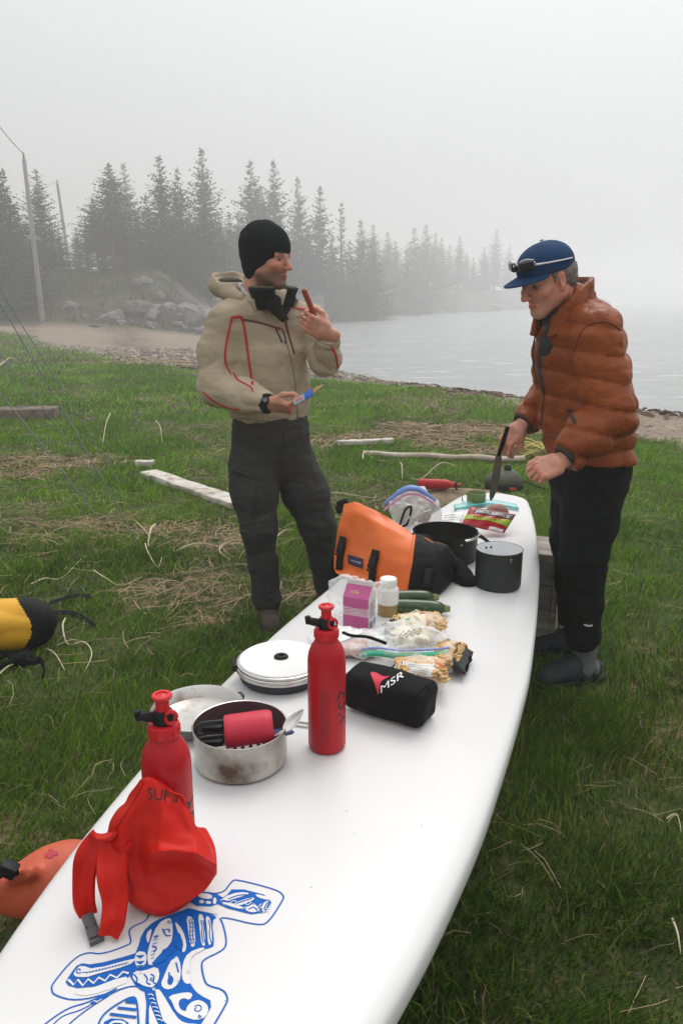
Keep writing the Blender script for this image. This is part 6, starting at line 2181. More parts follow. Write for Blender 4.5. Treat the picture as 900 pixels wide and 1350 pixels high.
def yellow_bag():
    g = ground_at(20, 858)
    t = thing('dry_bag', 'yellow dry bag with a black end lying in the grass', 'dry bag', g)
    y = on_y
    a, b = y(-70, 832, 3.20), y(38, 820, 3.27)
    zb = ground_z(a.x, a.y) + .115
    a.z = zb; b.z = zb
    ax = (b - a).normalized()
    B = Blob(.04)
    B.cap(a, b, .118, .112)
    B.cap(b, b + ax * .035, .085, .080)
    B.disp(noise_disp(.008, 5, 101)).disp(crease(.006, 7, 102))
    B.disp(lambda P, D: np.maximum(0, g.z - P[:, 2]))
    A, X3 = np.array(b), np.array(ax)
    side = lambda P: (P - A) @ X3 + .005 + .55 * np.maximum(0, np.abs((P - A)[:, 2] - .02) - .03) - .35 * np.maximum(0, -(P - A)[:, 1])
    V, F = B.raw(.007); V = relax_mesh(V, F, 2)
    fm = side(V)[F].mean(1)
    for nm, sel, mt_ in (('bag_body', fm < 0, mat('yellow_tarpaulin', (.66, .34, .012), .45, var=.07, vs=10, bump=.15, bs=25, bdist=.02)), ('end_cap', fm >= 0, M_BKBAG)):
        f2 = F[sel]; used = np.unique(f2); rm = np.full(len(V), -1, np.int64); rm[used] = np.arange(len(used))
        put(nm, np_mesh(nm, V[used], rm[f2]), mt_, t)
    bb = b + ax * .06
    for i, pts in enumerate(([(66, 808), (84, 800), (102, 794), (120, 794)], [(66, 822), (84, 818), (98, 818), (114, 824), (127, 832)])):
        P = [ground_at(px, py) + Vector((0, 0, .05 - .006 * k)) for k, (px, py) in enumerate(pts)]
        P = smooth_path(P, 5)
        MB().strip(P, .030, (-.1, .9, .3)).build('strap', M_WEB, t, solid=.002, angle=30)
    ts = thing('strap_bundle', 'tangle of black webbing straps in the grass below the yellow bag', 'straps', ground_at(20, 885))
    for pts in ([(-10, 884), (8, 876), (22, 872), (40, 872)], [(-10, 898), (10, 888), (28, 880), (46, 886), (54, 880)], [(46, 880), (56, 884), (60, 894), (58, 904)], [(10, 870), (22, 880), (40, 880)]):
        P = smooth_path([ground_at(px, py) + Vector((0, 0, .035 + .012 * (k % 2))) for k, (px, py) in enumerate(pts)], 5)
        MB().strip(P, .028, (0, .6, .8)).build('strap', M_WEB, ts, solid=.004, angle=180)
    B = Blob(.02); q = ground_at(30, 878); B.ell(q + Vector((0, 0, .035)), (.045, .04, .03)); B.disp(noise_disp(.01, 20, 7)); B.build('strap_knot', M_WEB, ts, h=.008)
yellow_bag()
def coral_bag():
    g = ground_at(40, 1185)
    t = thing('dry_bag', 'faded orange-red dry bag lying in the grass under the board edge', 'dry bag', g)
    y = on_y
    zg = 0
    def gp(px, py, z): return on_z(px, py, z)
    B = Blob(.05)
    B.cap(gp(86, 1152, .09), gp(58, 1162, .085), .080, .072)
    B.cap(gp(60, 1162, .095), gp(28, 1170, .085), .070, .045)
    B.cap(gp(100, 1155, .09), gp(125, 1150, .09), .076, .076)
    B.cap(gp(26, 1170, .09), gp(-14, 1170, .10), .042, .050, k=.03)
    B.cap(gp(40, 1150, .17), gp(20, 1158, .15), .02, .012, k=.03)
    B.cap(gp(22, 1184, .17), gp(44, 1180, .17), .014, .02, k=.03, neg=True)
    B.disp(noise_disp(.007, 5, 111)).disp(crease(.006, 7, 112))
    B.disp(lambda P, D: np.maximum(0, .003 - P[:, 2]))
    o = B.build('bag_body', mat('coral_nylon', (.50, .085, .035), .5, var=.08, vs=14, bump=.2, bs=26, bdist=.02), t, h=.007, relax=2)
    bv = bvh_of(o)
    for P in ([(58, 1126), (76, 1122), (78, 1127), (60, 1131)], [(64, 1120), (70, 1119), (70, 1131), (64, 1132)]):
        label_on(bv, P, 'red_cross_print', mat('faded_red_print', (.42, .03, .05), .55, var=.1), t, .0015, 4, 4)
    MB().tube(smooth_path([gp(-12, 1158, .17), gp(4, 1150, .18), gp(14, 1143, .19), gp(19, 1150, .17)], 5), [.016] * 16, n=8, sq=.5).build('neck_strap', M_WEB, t)
    MB().box(gp(12, 1146, .19), (.04, .03, .03), Matrix.Rotation(.5, 3, 'Y')).build('buckle', M_BLACKP, t, bevel=.004)
coral_bag()
# ================================================================== THE TWO MEN
def ortho(x, z):
    x = Vector(x).normalized(); z = Vector(z); z = (z - x * z.dot(x)).normalized()
    return x, z.cross(x), z
class Skin:
    def __init__(s): s.V, s.F, s.C, s.n = [], [], [], 0
    def add(s, V, F, C):
        s.V.append(V); s.F.append(F + s.n); s.C.append(C); s.n += len(V)
    def build(s, name, m, parent):
        return put(name, np_mesh(name, np.concatenate(s.V), np.concatenate(s.F), attr={'tint': np.concatenate(s.C)}), m, parent)
def plane_cut(B, fn, k=.006):
    B.p.append((fn, k, True))
def to_world(V, o, X, Y, Z):
    return np.array(o) + V @ np.array([X, Y, Z])
def mix_col(c, w, t):
    return c * (1 - w[:, None]) + np.array(t) * w[:, None]
def head(skin, o, X, Y, Z, tone, stubble=0.0, ears=True, grey=0.0, neck_dir=(-.06, 0, -.16), jaw=1.0, mouth=0.0):
    """local: x forward, y to the person's left, z up; origin between the ears at eye height"""
    B = Blob(.02)
    B.ell((-.016, 0, .032), (.098, .077, .086))
    B.ell((.030, 0, -.025), (.058, .061, .082), k=.03)
    B.cap((.060, 0, -.098), (.066, 0, -.094), .022, k=.02)
    for sg in (-1, 1):
        B.cap((.0, sg * .056, -.058), (.062, sg * .014, -.100), .020 * jaw, .017, k=.025)
        B.ell((.062, sg * .042, -.026), (.024, .021, .018), k=.02)
        B.cap((.080, sg * .014, .021), (.074, sg * .048, .018), .0095, k=.014)
    B.cap((.088, 0, .008), (.110, 0, -.030), .0085, .0115, k=.014)
    B.ell((.112, 0, -.034), (.012, .011, .010), k=.008)
    for sg in (-1, 1):
        B.ell((.101, sg * .012, -.037), (.011, .008, .008), k=.007)
        B.ell((.098, sg * .0315, -.001), (.0190, .0185, .0072), k=.012, neg=True)
    for sg in (-1, 1):
        B.cap((.0895, sg * .002, -.0660), (.081, sg * .021, -.068), .0060, .0035, k=.008)
        B.cap((.0880, sg * .002, -.0750), (.080, sg * .019, -.073), .0065, .004, k=.008)
    B.ell((.0970, 0, -.0705), (.008, .022, .0013), k=.003, neg=True)
    for sg in (-1, 1) if ears else ():                              # ears
        e = np.array([-.006, sg * .076, -.008])
        R = rot((.92, sg * .38, .12))
        B.ell(e, (.018, .007, .029), R, k=.008)
        B.ell(e + np.array([.004, sg * .0065, .002]), (.010, .006, .017), R, k=.004, neg=True)
        B.ell(e + np.array([.010, sg * .002, -.027]), (.008, .006, .009), k=.006)
    nd = np.array(neck_dir)
    B.cap((-.030, 0, -.055), np.array([-.030, 0, -.055]) + nd, .056, .064, k=.04)
    B.cap((-.022, 0, -.06), np.array([.0, 0, -.06]) + nd * .8, .046, .05, k=.03)
    V, F = B.raw(.0036)
    V = relax_mesh(V, F, 1)
    x, y, z = V.T
    c = np.tile(np.array(tone), (len(V), 1)) * (1 + .10 * fbm(V * 60, 2, 3))[:, None]
    ay = np.abs(y)
    red = np.array(tone) * np.array([1.12, .72, .68])
    c = mix_col(c, .75 * np.exp(-(((x - .108) / .02) ** 2 + (y / .02) ** 2 + ((z + .033) / .018) ** 2)), red)
    c = mix_col(c, .55 * np.exp(-(((ay - .045) / .02) ** 2 + ((z + .03) / .022) ** 2)) * (x > .03), red)
    c = mix_col(c, .5 * (ay > .066) * (np.abs(x) < .04), red)
    if stubble:
        w = sstep(-.040, -.062, z + .10 * np.maximum(0, .045 - x)) * sstep(-.032, -.004, x) * sstep(-.150, -.128, z)
        w = np.maximum(w, np.exp(-(((z + .055) / .007) ** 2)) * (ay < .030) * (x > .06))
        w = np.maximum(w, sstep(.03, .015, np.abs(x + .005)) * sstep(.03, .01, z) * sstep(-.09, -.06, z) * (ay > .055) * .8 * (ay < .072))
        w *= .9 + .16 * fbm(V * 220, 2, 9)
        c = mix_col(c, np.clip(w * stubble, 0, 1), (.13, .088, .066))
        c = mix_col(c, .35 * np.exp(-(((x - .085) / .02) ** 2 + (y / .02) ** 2 + ((z + .098) / .014) ** 2)), (.30, .27, .24))
    lip = ((np.exp(-(((z + .0655) / .0055) ** 2)) + np.exp(-(((z + .0755) / .006) ** 2))) * sstep(.023, .014, ay) * sstep(.072, .08, x))
    c = mix_col(c, np.clip(lip, 0, 1) * .85, np.array(tone) * np.array([.95, .42, .42]))
    brow = np.exp(-(((z - .0225 - .06 * np.maximum(0, ay - .03)) / .0050) ** 2)) * sstep(.010, .016, ay) * sstep(.056, .048, ay) * (x > .05)
    bc = np.array((.055, .038, .028)) * (1 - grey) + np.array((.22, .18, .15)) * grey
    c = mix_col(c, np.clip(brow * .85, 0, 1), bc)
    sock = np.exp(-(((ay - .031) / .018) ** 2 + (z / .012) ** 2)) * (x > .05)
    c = mix_col(c, .45 * sock, np.array(tone) * np.array([.62, .45, .42]))
    slit = np.exp(-((z + .0705) / .0016) ** 2) * (ay < .021) * (x > .07)
    c = mix_col(c, .8 * slit, (.06, .02, .02))
    skin.add(to_world(V, o, X, Y, Z), F, c)
    return lambda p: Vector(to_world(np.array([p], float), o, X, Y, Z)[0])
def eyes(W, parent, X, Y, Z, o, gaze=(1, 0, -.1)):
    g = np.array(gaze, float); g /= np.linalg.norm(g)
    for sg in (-1, 1):
        B = Blob(0); B.ell((0, 0, 0), (.0118,) * 3)
        V, F = B.raw(.0016)
        n = V / np.linalg.norm(V, axis=1)[:, None]
        d = n @ g
        c = np.where((d > .93)[:, None], (.01, .01, .01), np.where((d > .74)[:, None], (.10, .085, .06), (.24, .21, .19)))
        V = V + np.array([.0722, sg * .0310, -.0005])
        me = np_mesh('eye', to_world(V, o, X, Y, Z), F, attr={'tint': c})
        put('eye', me, M_EYE, parent)
def hand(skin, w, xh, zh, left, curls, tone, thumb, s=1.0, spread=.10):
    X, Y, Z = ortho(xh, zh)
    if left: Y = -Y
    B = Blob(.010)
    B.box((.050, 0, 0), (.046, .041, .0135), rnd=.0125)
    B.cap((-.040, .008, -.006), (.012, .009, .001), .021, .021, k=.02)
    B.cap((-.040, -.009, -.006), (.012, -.010, .001), .020, .021, k=.02)
    B.cap((.012, .022, -.010), (.050, .034, -.012), .018, .015, k=.015)
    B.cap((.02, -.028, -.008), (.06, -.032, -.006), .015, .012, k=.015)
    for i in range(4):
        yb = (.0305, .0105, -.0100, -.0290)[i]; L = (.074, .083, .077, .060)[i]
        a = 0.0; p = np.array([.090 - .004 * abs(i - 1), yb, .002])
        sp = spread * (1.3 - i) * .5
        r = (.0092, .0094, .0090, .0080)[i]
        B.ell(p + np.array([-.002, 0, .004]), (.012, .0095, .0095), k=.008)
        for j, (fr, cu) in enumerate(zip((.46, .30, .24), curls[i])):
            a += math.radians(cu)
            d = np.array([math.cos(a) * math.cos(sp), math.sin(sp) * abs(math.cos(a)), -math.sin(a)])
            q = p + d * L * fr
            B.cap(p, q, r * (1 - .06 * j), r * (.95 - .08 * j), k=.0045)
            p = q
    T = [np.array(v, float) for v in ((.026, .034, -.012),) + tuple(thumb)]
    for j in range(len(T) - 1):
        B.cap(T[j], T[j + 1], (.0140, .0115, .0100)[j], (.0118, .0102, .0086)[j], k=.008)
    V, F = B.raw(.0026)
    V = relax_mesh(V, F, 1)
    c = np.tile(np.array(tone), (len(V), 1)) * (1 + .10 * fbm(V * 70, 2, 5))[:, None]
    kn = np.exp(-((V[:, 0] - .092) / .012) ** 2) * (V[:, 2] > 0)
    tip = sstep(.12, .16, np.linalg.norm(V, axis=1))
    c = mix_col(c, .5 * np.maximum(kn, tip), np.array(tone) * np.array([1.08, .70, .68]))
    if left: F = F[:, ::-1]
    V = V * s
    skin.add(to_world(V, w, X, Y, Z), F, c)
    return lambda p: Vector(to_world(np.array([p], float) * s, w, X, Y, Z)[0])
def inner_body(skin, pts, rs, tone, h=.022):
    B = Blob(.06)
    for ch, rr in zip(pts, rs):
        for i in range(len(ch) - 1):
            B.cap(ch[i], ch[i + 1], rr[i], rr[i + 1])
    V, F = B.raw(h)
    skin.add(V, F, np.tile(np.array(tone), (len(V), 1)))
M_SKIN = mat('skin', attr='tint', rough=.5, var=.05, vs=120, bump=.08, bs=380, sss=.12, spec=.35)
M_EYE = mat('eye_surface', attr='tint', rough=.1, var=0, spec=.6)
def folds(amp, f, s, stretch):
    """long soft creases"""
    st = np.array(stretch, float)
    def fn(P, D):
        Q = P * st * f
        wv = fbm(Q, 2, s)
        return amp * (1 - 2.2 * np.abs(wv)) * (.55 + .45 * vnoise(P * 5, s + 9))
    return fn
def collar(name, c, f, l, r0, r1, h, gap, mt, parent, tilt=0.0, thick=.006, flare=.2, back=.012, n=40, rows=6, roundness=.5, wob=.004, drop=0.0):
    """a stand-up collar, open at the front; f forward, l left"""
    c, f, l = Vector(c), Vector(f), Vector(l)
    m = MB(); vs, fs = [], []
    for j in range(rows + 1):
        v = j / rows
        for i in range(n + 1):
            a = gap + (2 * math.pi - 2 * gap) * i / n
            rr = r0 + (r1 - r0) * v + wob * math.sin(5 * a + 2 * v)
            fx = math.cos(a); ly = math.sin(a)
            op = flare * max(0, fx) ** 2 * v
            p = c + f * (rr * fx * (1 + op) * 1.05) + l * (rr * ly * (1 + op * 1.8)) + Vector((0, 0, h * v * (1 - drop * max(0, fx) ** 1.5) + back * v * (1 - fx) * .5 - tilt * fx * .05))
            vs.append(p)
    for j in range(rows):
        for i in range(n):
            fs.append((j * (n + 1) + i, j * (n + 1) + i + 1, (j + 1) * (n + 1) + i + 1, (j + 1) * (n + 1) + i))
    return m.add(vs, fs).build(name, mt, parent, solid=thick, angle=180)

# ------------------------------------------------------------------ man in the tan jacket
M_TAN = mat('tan_softshell', (.45, .37, .27), .75, var=.07, vs=10, bump=.32, bs=15, bdist=.03, stretch=(1, 1, 1.7), spec=.15, col2=(.39, .32, .23), c2s=4)
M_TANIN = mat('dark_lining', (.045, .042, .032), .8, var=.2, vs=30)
M_TAPE = mat('red_tape', (.50, .012, .014), .55, var=.1, vs=60)
M_MAROON = mat('maroon_zip', (.13, .035, .040), .6, var=.2, vs=200)
M_PANTS = mat('charcoal_trousers', (.042, .042, .039), .85, var=.12, vs=12, bump=.4, bs=15, bdist=.03, stretch=(1, 1, 2.0), spec=.12)
M_KNIT = mat('black_knit', (.008, .010, .010), .95, var=.35, vs=260, bump=.3, bs=330, spec=.15)
M_OLIVE = mat('olive_tape', (.085, .105, .045), .75, var=.25, vs=120)
M_BLKCL = mat('black_fleece', (.012, .013, .013), .9, var=.2, vs=90, spec=.2)
M_SILVER = mat('silver_lining', (.48, .50, .53), .35, metal=.3, var=.12, vs=30, bump=.5, bs=50)
M_BOOT = mat('brown_boot', (.055, .040, .030), .8, var=.25, vs=40, bump=.3, bs=90)
M_SOLE = mat('boot_sole', (.018, .018, .018), .8, var=.1)
def man_tan():
    y = on_y
    g = on_z(350, 812)
    t = thing('person', 'man in tan jacket and black beanie raising a meat stick, holding a bar', 'person', (g.x + .06, g.y + .08, 0))
    f = Vector((.42, -.907, 0)); l = Vector((.907, .42, 0))
    tone = (.54, .26, .18)
    sk = Skin()
    ho = y(353, 341, 3.52)
    X, Y, Z = ortho((.87, -.48, -.06), (0, 0, 1))
    hw = head(sk, ho, X, Y, Z, tone, stubble=.9, ears=False)
    # --- jacket
    B = Blob(.045)
    B.chain([y(356, 556, 3.61), y(355, 512, 3.60), y(353, 474, 3.585)], [.192, .184, .184], side=l, q=.68)
    sR, sL = y(300, 428, 3.52), y(411, 426, 3.655)
    B.cap(sR, sL, .070, .070, k=.06)
    B.cap(y(340, 408, 3.565), y(372, 408, 3.60), .085, .085, k=.06)
    eR, wR = y(286, 511, 3.475), y(352, 532, 3.325)
    B.chain([y(297, 422, 3.515), y(285, 466, 3.495), eR], [.068, .079, .080], k=.04)
    B.cap(y(300, 416, 3.52), y(332, 400, 3.55), .058, .066, k=.06)
    B.chain([eR, eR.lerp(wR, .55), wR], [.083, .072, .047], k=.035)
    eL, wL = y(429, 474, 3.50), y(433, 447, 3.40)
    B.chain([sL, eL], [.080, .070], k=.04)
    B.chain([eL, wL], [.070, .050], k=.02)
    hem = y(356, 553, 3.6).z
    B.disp(crease(.0060, 8, 201, (1, 1, 1.5))).disp(crease(.0030, 17, 203, (1, 1, 1.2)))
    plane_cut(B, lambda P: P[:, 2] - hem - .10 * (P[:, 0] - t.location.x) * 0, .03)
    for a, b in ((eR, wR), (eL, wL)):
        d = (b - a).normalized(); bb = np.array(b + d * .004); dn = np.array(d)
        plane_cut(B, lambda P, bb=bb, dn=dn: np.where(((P - bb) ** 2).sum(1) < .011, -((P - bb) @ dn), .05), .006)
    j = B.build('jacket', M_TAN, t, h=.0065, relax=1)
    bj = bvh_of(j)
    mm = {'red': M_TAPE, 'mar': M_MAROON}
    for pts, w, nm, mt in (([(306, 419), (301, 440), (297, 462), (298, 480), (304, 493)], .012, 'red_tape', M_TAPE), ([(305, 419), (312, 418), (319, 420), (324, 444), (328, 474), (333, 507)], .014, 'red_tape', M_TAPE),
                           ([(320, 421), (345, 426), (370, 434)], .011, 'chest_zip', M_MAROON), ([(375, 413), (379, 436), (388, 467)], .013, 'chest_zip', M_MAROON),
                           ([(370, 404), (384, 404), (394, 407), (406, 408)], .012, 'red_tape', M_TAPE), ([(427, 443), (437, 457), (443, 470), (445, 484)], .012, 'red_tape', M_TAPE),
                           ([(268, 517), (284, 530), (304, 538), (316, 540)], .009, 'red_tape', M_TAPE), ([(308, 492), (314, 501), (330, 510), (333, 516)], .009, 'red_tape', M_TAPE),
                           ([(374, 436), (380, 460), (387, 492), (391, 525), (392, 552)], .005, 'front_zip', mat('tan_zip', (.24, .18, .13), .6, var=.3, vs=300)),
                           ([(330, 545), (331, 556)], .008, 'red_tape', M_TAPE), ([(296, 548), (330, 553), (370, 555), (414, 548)], .006, 'hem_stitch', mat('tan_stitch', (.25, .19, .13), .7)),
                           ([(372, 434), (376, 446), (376, 454)], .006, 'zip_puller', M_BLACKP), ([(363, 432), (372, 452)], .007, 'zip_puller', M_BLACKP), ([(375, 412), (380, 422)], .008, 'zip_puller', M_BLACKP),
                           ([(366, 431), (372, 434)], .010, 'red_toggle', M_TAPE)):
        seam(bj, pts, w * .82, nm, mt, j, raise_=.0012)
    for body, cx, cy, w, dx, dy in (('MOUNTAIN', 399, 419, 16, 1, .12),):
        V, F = glyphs(body, bold=0)
        pts = [cast(bj, cx + gx * w - gy * 0, cy + gx * w * dy - gy * 20, .0015)[0] for gx, gy in V]
        if all(p is not None for p in pts): MB().add(pts, F).build('chest_lettering', M_TAPE, j, smooth=False)
    V, F = glyphs('HARDWEAR', bold=0)
    pts = [cast(bj, 346 + gx * 5 + gy * 16, 531 - gx * 15 + gy * 4, .0015)[0] for gx, gy in V]
    if all(p is not None for p in pts): MB().add(pts, F).build('cuff_lettering', M_TAPE, j, smooth=False)
    # hood lying on the shoulders
    H = Blob(.03)
    H.ell(y(302, 378, 3.60), (.088, .075, .050)); H.cap(y(288, 366, 3.58), y(318, 366, 3.66), .030, .022); H.cap(y(318, 392, 3.50), y(300, 386, 3.54), .03, .035)
    H.ell(y(303, 361, 3.575), (.066, .055, .040), k=.012, neg=True)
    H.disp(crease(.006, 10, 210))
    H.build('hood', M_TAN, t, h=.006)
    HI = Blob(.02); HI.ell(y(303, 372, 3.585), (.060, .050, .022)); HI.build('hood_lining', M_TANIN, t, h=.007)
    S = Blob(.02); S.cap(y(316, 376, 3.53), y(329, 394, 3.495), .012, .017); S.disp(folds(.006, 24, 212, (1, 1, 1))); S.build('silver_lining', M_SILVER, t, h=.005)
    # jacket collar laid open, inner black collar with olive edges
    nb = y(356, 402, 3.555)
    collar('outer_collar', nb + Vector((0, 0, -.025)) + f * .012, f, l, .098, .112, .046, 1.0, M_TAN, t, flare=.12, thick=.008)
    ic = collar('inner_collar', nb + Vector((0, 0, -.02)) + f * .018, f, l, .082, .100, .088, .20, M_BLKCL, t, flare=.30, thick=.008)
    collar('olive_lining', nb + Vector((0, 0, -.02)) + f * .018, f, l, .076, .0945, .094, .22, M_OLIVE, ic, flare=.30, thick=.004)
    Fl = Blob(.02); Fl.cap(y(360, 400, 3.46), y(373, 424, 3.435), .040, .008); Fl.cap(y(384, 394, 3.50), y(374, 420, 3.44), .024, .008); Fl.disp(crease(.004, 20, 9)); Fl.build('fleece_front', M_BLKCL, t, h=.006)
    # --- trousers
    T = Blob(.05)
    pel = y(357, 574, 3.615)
    T.chain([y(356, 548, 3.61), pel, y(357, 590, 3.615)], [.165, .178, .172], side=l, q=.72)
    rh, rk, ra = y(331, 612, 3.565), y(341, 694, 3.50), y(352, 790, 3.555)
    lh, lk, la = y(388, 610, 3.665), y(419, 692, 3.665), y(434, 782, 3.80)
    T.chain([rh, rh.lerp(rk, .45), rk, rk.lerp(ra, .5), ra], [.108, .107, .080, .066, .072], k=.035)
    T.chain([lh, lh.lerp(lk, .45), lk, lk.lerp(la, .5), la], [.108, .108, .086, .068, .070], k=.035)
    T.disp(crease(.0040, 7, 221, (1, 1, 1.6))).disp(crease(.0030, 15, 223, (1, 1, 1.8)))
    zr = ra.z - .070
    plane_cut(T, lambda P: P[:, 2] - zr - .02 * np.sin(P[:, 0] * 40), .004)
    tr = T.build('trousers', M_PANTS, t, h=.0075, relax=1)
    bt = bvh_of(tr)
    for pts, w, nm in (([(305, 618), (318, 624), (336, 630), (350, 626)], .008, 'pocket_seam'), ([(338, 634), (337, 660), (330, 682)], .006, 'side_seam'), ([(373, 566), (374, 590), (366, 604)], .006, 'fly_seam')):
        seam(bt, pts, w, nm, mat('seam_dark', (.02, .02, .02), .8), tr)
    # --- beanie
    K = Blob(.02)
    K.ell((-.014, 0, .046), (.114, .094, .104)); K.ell((-.040, 0, .060), (.085, .085, .088), k=.03); K.ell((-.034, 0, -.025), (.080, .089, .090), k=.03)
    plane_cut(K, lambda P: (P[:, 2] + .052 - .84 * P[:, 0]) / 1.3, .010)
    K.disp(noise_disp(.0030, 18, 231)).disp(noise_disp(.002, 50, 232, False, (1, 1, .2)))
    V, F = K.raw(.0042); V = relax_mesh(V, F, 1)
    put('beanie', np_mesh('beanie', to_world(V, ho, X, Y, Z), F), M_KNIT, t)
    eyes(hw, t, X, Y, Z, ho, (1, -.1, -.1))
    # --- hands
    hr = hand(sk, wR + (wR - eR).normalized() * .018, (.94, -.24, -.12), (-.15, -.62, -.78), False,
              [(38, 55, 35), (48, 60, 35), (56, 62, 35), (62, 62, 40)], tone, ((.060, .050, -.030), (.092, .040, -.044), (.112, .026, -.048)), .98)
    hl = hand(sk, y(430, 438, 3.372), (-.88, -.12, .46), (-.10, -.97, -.22), True,
              [(28, 78, 50), (30, 80, 50), (34, 82, 50), (40, 82, 50)], tone, ((.050, .058, -.026), (.078, .058, -.040), (.100, .046, -.050)), .98)
    inner_body(sk, [[y(356, 560, 3.61), y(353, 480, 3.585), nb], [rh, rk, ra - Vector((0, 0, .06))], [lh, lk, la - Vector((0, 0, .06))], [sR, eR, wR], [sL, eL, wL]],
               [[.11, .11, .05], [.06, .05, .04], [.06, .05, .04], [.05, .045, .032], [.05, .042, .032]], tone)
    sk.build('body', M_SKIN, t)
    MB().tube([hl((.108, .0105, -.003)) + (hl((1, 0, 0)) - hl((0, 0, 0))).normalized() * 0 + Vector(q) for q in ((0, 0, 0), (.004, 0, .004))], .0108, n=14, caps=False).build('ring', mat('gold_ring', (.7, .5, .2), .25, metal=1), t)
    # cuffs and watch
    dR = (wR - eR).normalized()
    MB().tube([wR - dR * .012, wR + dR * .012, wR + dR * .020], [.045, .042, .036], n=22, up=(0, 0, 1)).build('black_cuff', M_BLKCL, t)
    wq = wR - dR * .002
    tq = wq + Vector((-.02, -.8, .35)).normalized() * .044
    s_, u_ = frame_of((tq - wq).normalized())
    MB().lathe([(0, .008), (.013, .008), (.016, .004), (.017, 0), (.017, -.006)], 20, tq, Matrix((s_, u_, (tq - wq).normalized())).transposed()).build('watch', M_BLACKP, t)
    MB().lathe([(0, .0085), (.010, .0085)], 16, tq, Matrix((s_, u_, (tq - wq).normalized())).transposed()).build('watch_face', mat('watch_grey', (.12, .13, .13), .3), t)
    dL = (wL - eL).normalized()
    MB().tube([wL - dL * .006, wL + dL * .014], [.046, .040], n=20).build('cuff_hem', M_TAN, t)
    # boots
    for a, dirn in ((ra, Vector((.22, -.97, 0))), (la, Vector((.62, -.78, 0)))):
        p = Vector((a.x, a.y, ground_z(a.x, a.y)))
        b = Blob(.03)
        b.cap(p + Vector((0, 0, .13)), p + Vector((0, 0, .06)), .048, .045); b.cap(p - dirn * .045 + Vector((0, 0, .045)), p + dirn * .15 + Vector((0, 0, .040)), .042, .042)
        b.disp(noise_disp(.002, 30, 5)); plane_cut(b, lambda P: P[:, 2] - p.z - .012, .004)
        b.build('boot', M_BOOT, t, h=.007)
        b = Blob(.02); b.cap(p - dirn * .05 + Vector((0, 0, .010)), p + dirn * .155 + Vector((0, 0, .010)), .046, .046, side=dirn.cross(Vector((0, 0, 1))), q=.35); b.build('sole', M_SOLE, t, h=.007)
    # --- what he holds
    ms = thing('meat_stick', 'reddish meat stick held up near his chin', 'snack stick', hl((.09, .05, -.05)))
    a, b = y(400, 381, 3.335), y(412, 410, 3.365)
    d = (b - a)
    MB().tube([a - d * .0, a + d * .05, a + d * .4, b, b + d * .35], [.007, .0115, .0120, .0118, .011], n=14).build('stick', mat('cured_meat', (.30, .055, .016), .42, var=.2, vs=70, bump=.2, bs=90), ms)
    bar = thing('snack_bar', 'snack bar in torn blue wrapper held in his lower hand', 'snack bar', y(408, 521, 3.26))
    a, b = y(387, 531, 3.245), y(412, 517, 3.225); d = (b - a).normalized()
    e = y(426, 508, 3.215)
    nn = Vector((-.25, -.70, .66)); R = Matrix(rot(d, nn).tolist())
    L = (b - a).length
    MB().box(a.lerp(b, .5), (L, .034, .007), R).build('wrapper', mat('silver_wrapper', (.30, .36, .44), .3, metal=.3, var=.15, vs=60), bar, bevel=.004)
    MB().box(a.lerp(b, .78), (L * .46, .0346, .0078), R).build('blue_print', mat('blue_wrapper', (.012, .12, .50), .35, var=.08), bar, bevel=.004)
    MB().box(a.lerp(b, .30), (L * .40, .020, .0082), R).build('red_print', mat('red_wrapper', (.50, .02, .04), .35, var=.08), bar, bevel=.003)
    V, F = glyphs('CLIF', bold=0)
    o0 = a.lerp(b, .30)
    MB().add([o0 + R @ Vector((gx * L * .38, gy * L * .42, .0048)) for gx, gy in V], F).build('wrapper_lettering', M_WHITEINK, bar, smooth=False)
    fl = MB(); fl.strip(smooth_path([b, b.lerp(e, .5) + Vector((0, 0, .004)), e], 4), [.030, .028, .026, .024, .021, .018, .014, .010, .006], [R @ Vector((0, 1, 0))] * 9)
    fl.build('torn_foil', mat('gold_foil', (.42, .28, .13), .35, metal=.4, var=.2, vs=60), bar, solid=.002, angle=180)
man_tan()

# ------------------------------------------------------------------ man in the rust down jacket
M_RUST = mat('rust_nylon', (.27, .060, .007), .46, var=.08, vs=12, bump=.5, bs=24, bdist=.025, stretch=(1, 1, 1.2), spec=.28, col2=(.20, .042, .005), c2s=6)
M_RUSTD = mat('dark_trim', (.030, .022, .018), .7, var=.15)
M_BLKPANT = mat('black_trousers', (.007, .008, .009), .85, var=.12, vs=12, bump=.4, bs=15, bdist=.03, stretch=(1, 1, 2.0), spec=.12)
M_NAVY = mat('navy_cap_cloth', (.009, .042, .115), .8, var=.12, vs=40, bump=.15, bs=400, spec=.15)
M_LENS = mat('dark_lens', (.010, .010, .012), .08, spec=.8, var=0, coat=.5)
M_WFRAME = mat('white_frame', (.68, .69, .70), .3, var=.03)
M_SOCK = mat('grey_sock', (.115, .12, .115), .9, var=.2, vs=120, bump=.4, bs=200)
M_SHOE = mat('dark_sandal', (.016, .019, .026), .7, var=.2, vs=60, bump=.2, bs=120)
M_HAIRG = mat('grey_hair', (.20, .17, .14), .7, var=.5, vs=160, stretch=(1, 1, .25), bump=.8, bs=260)
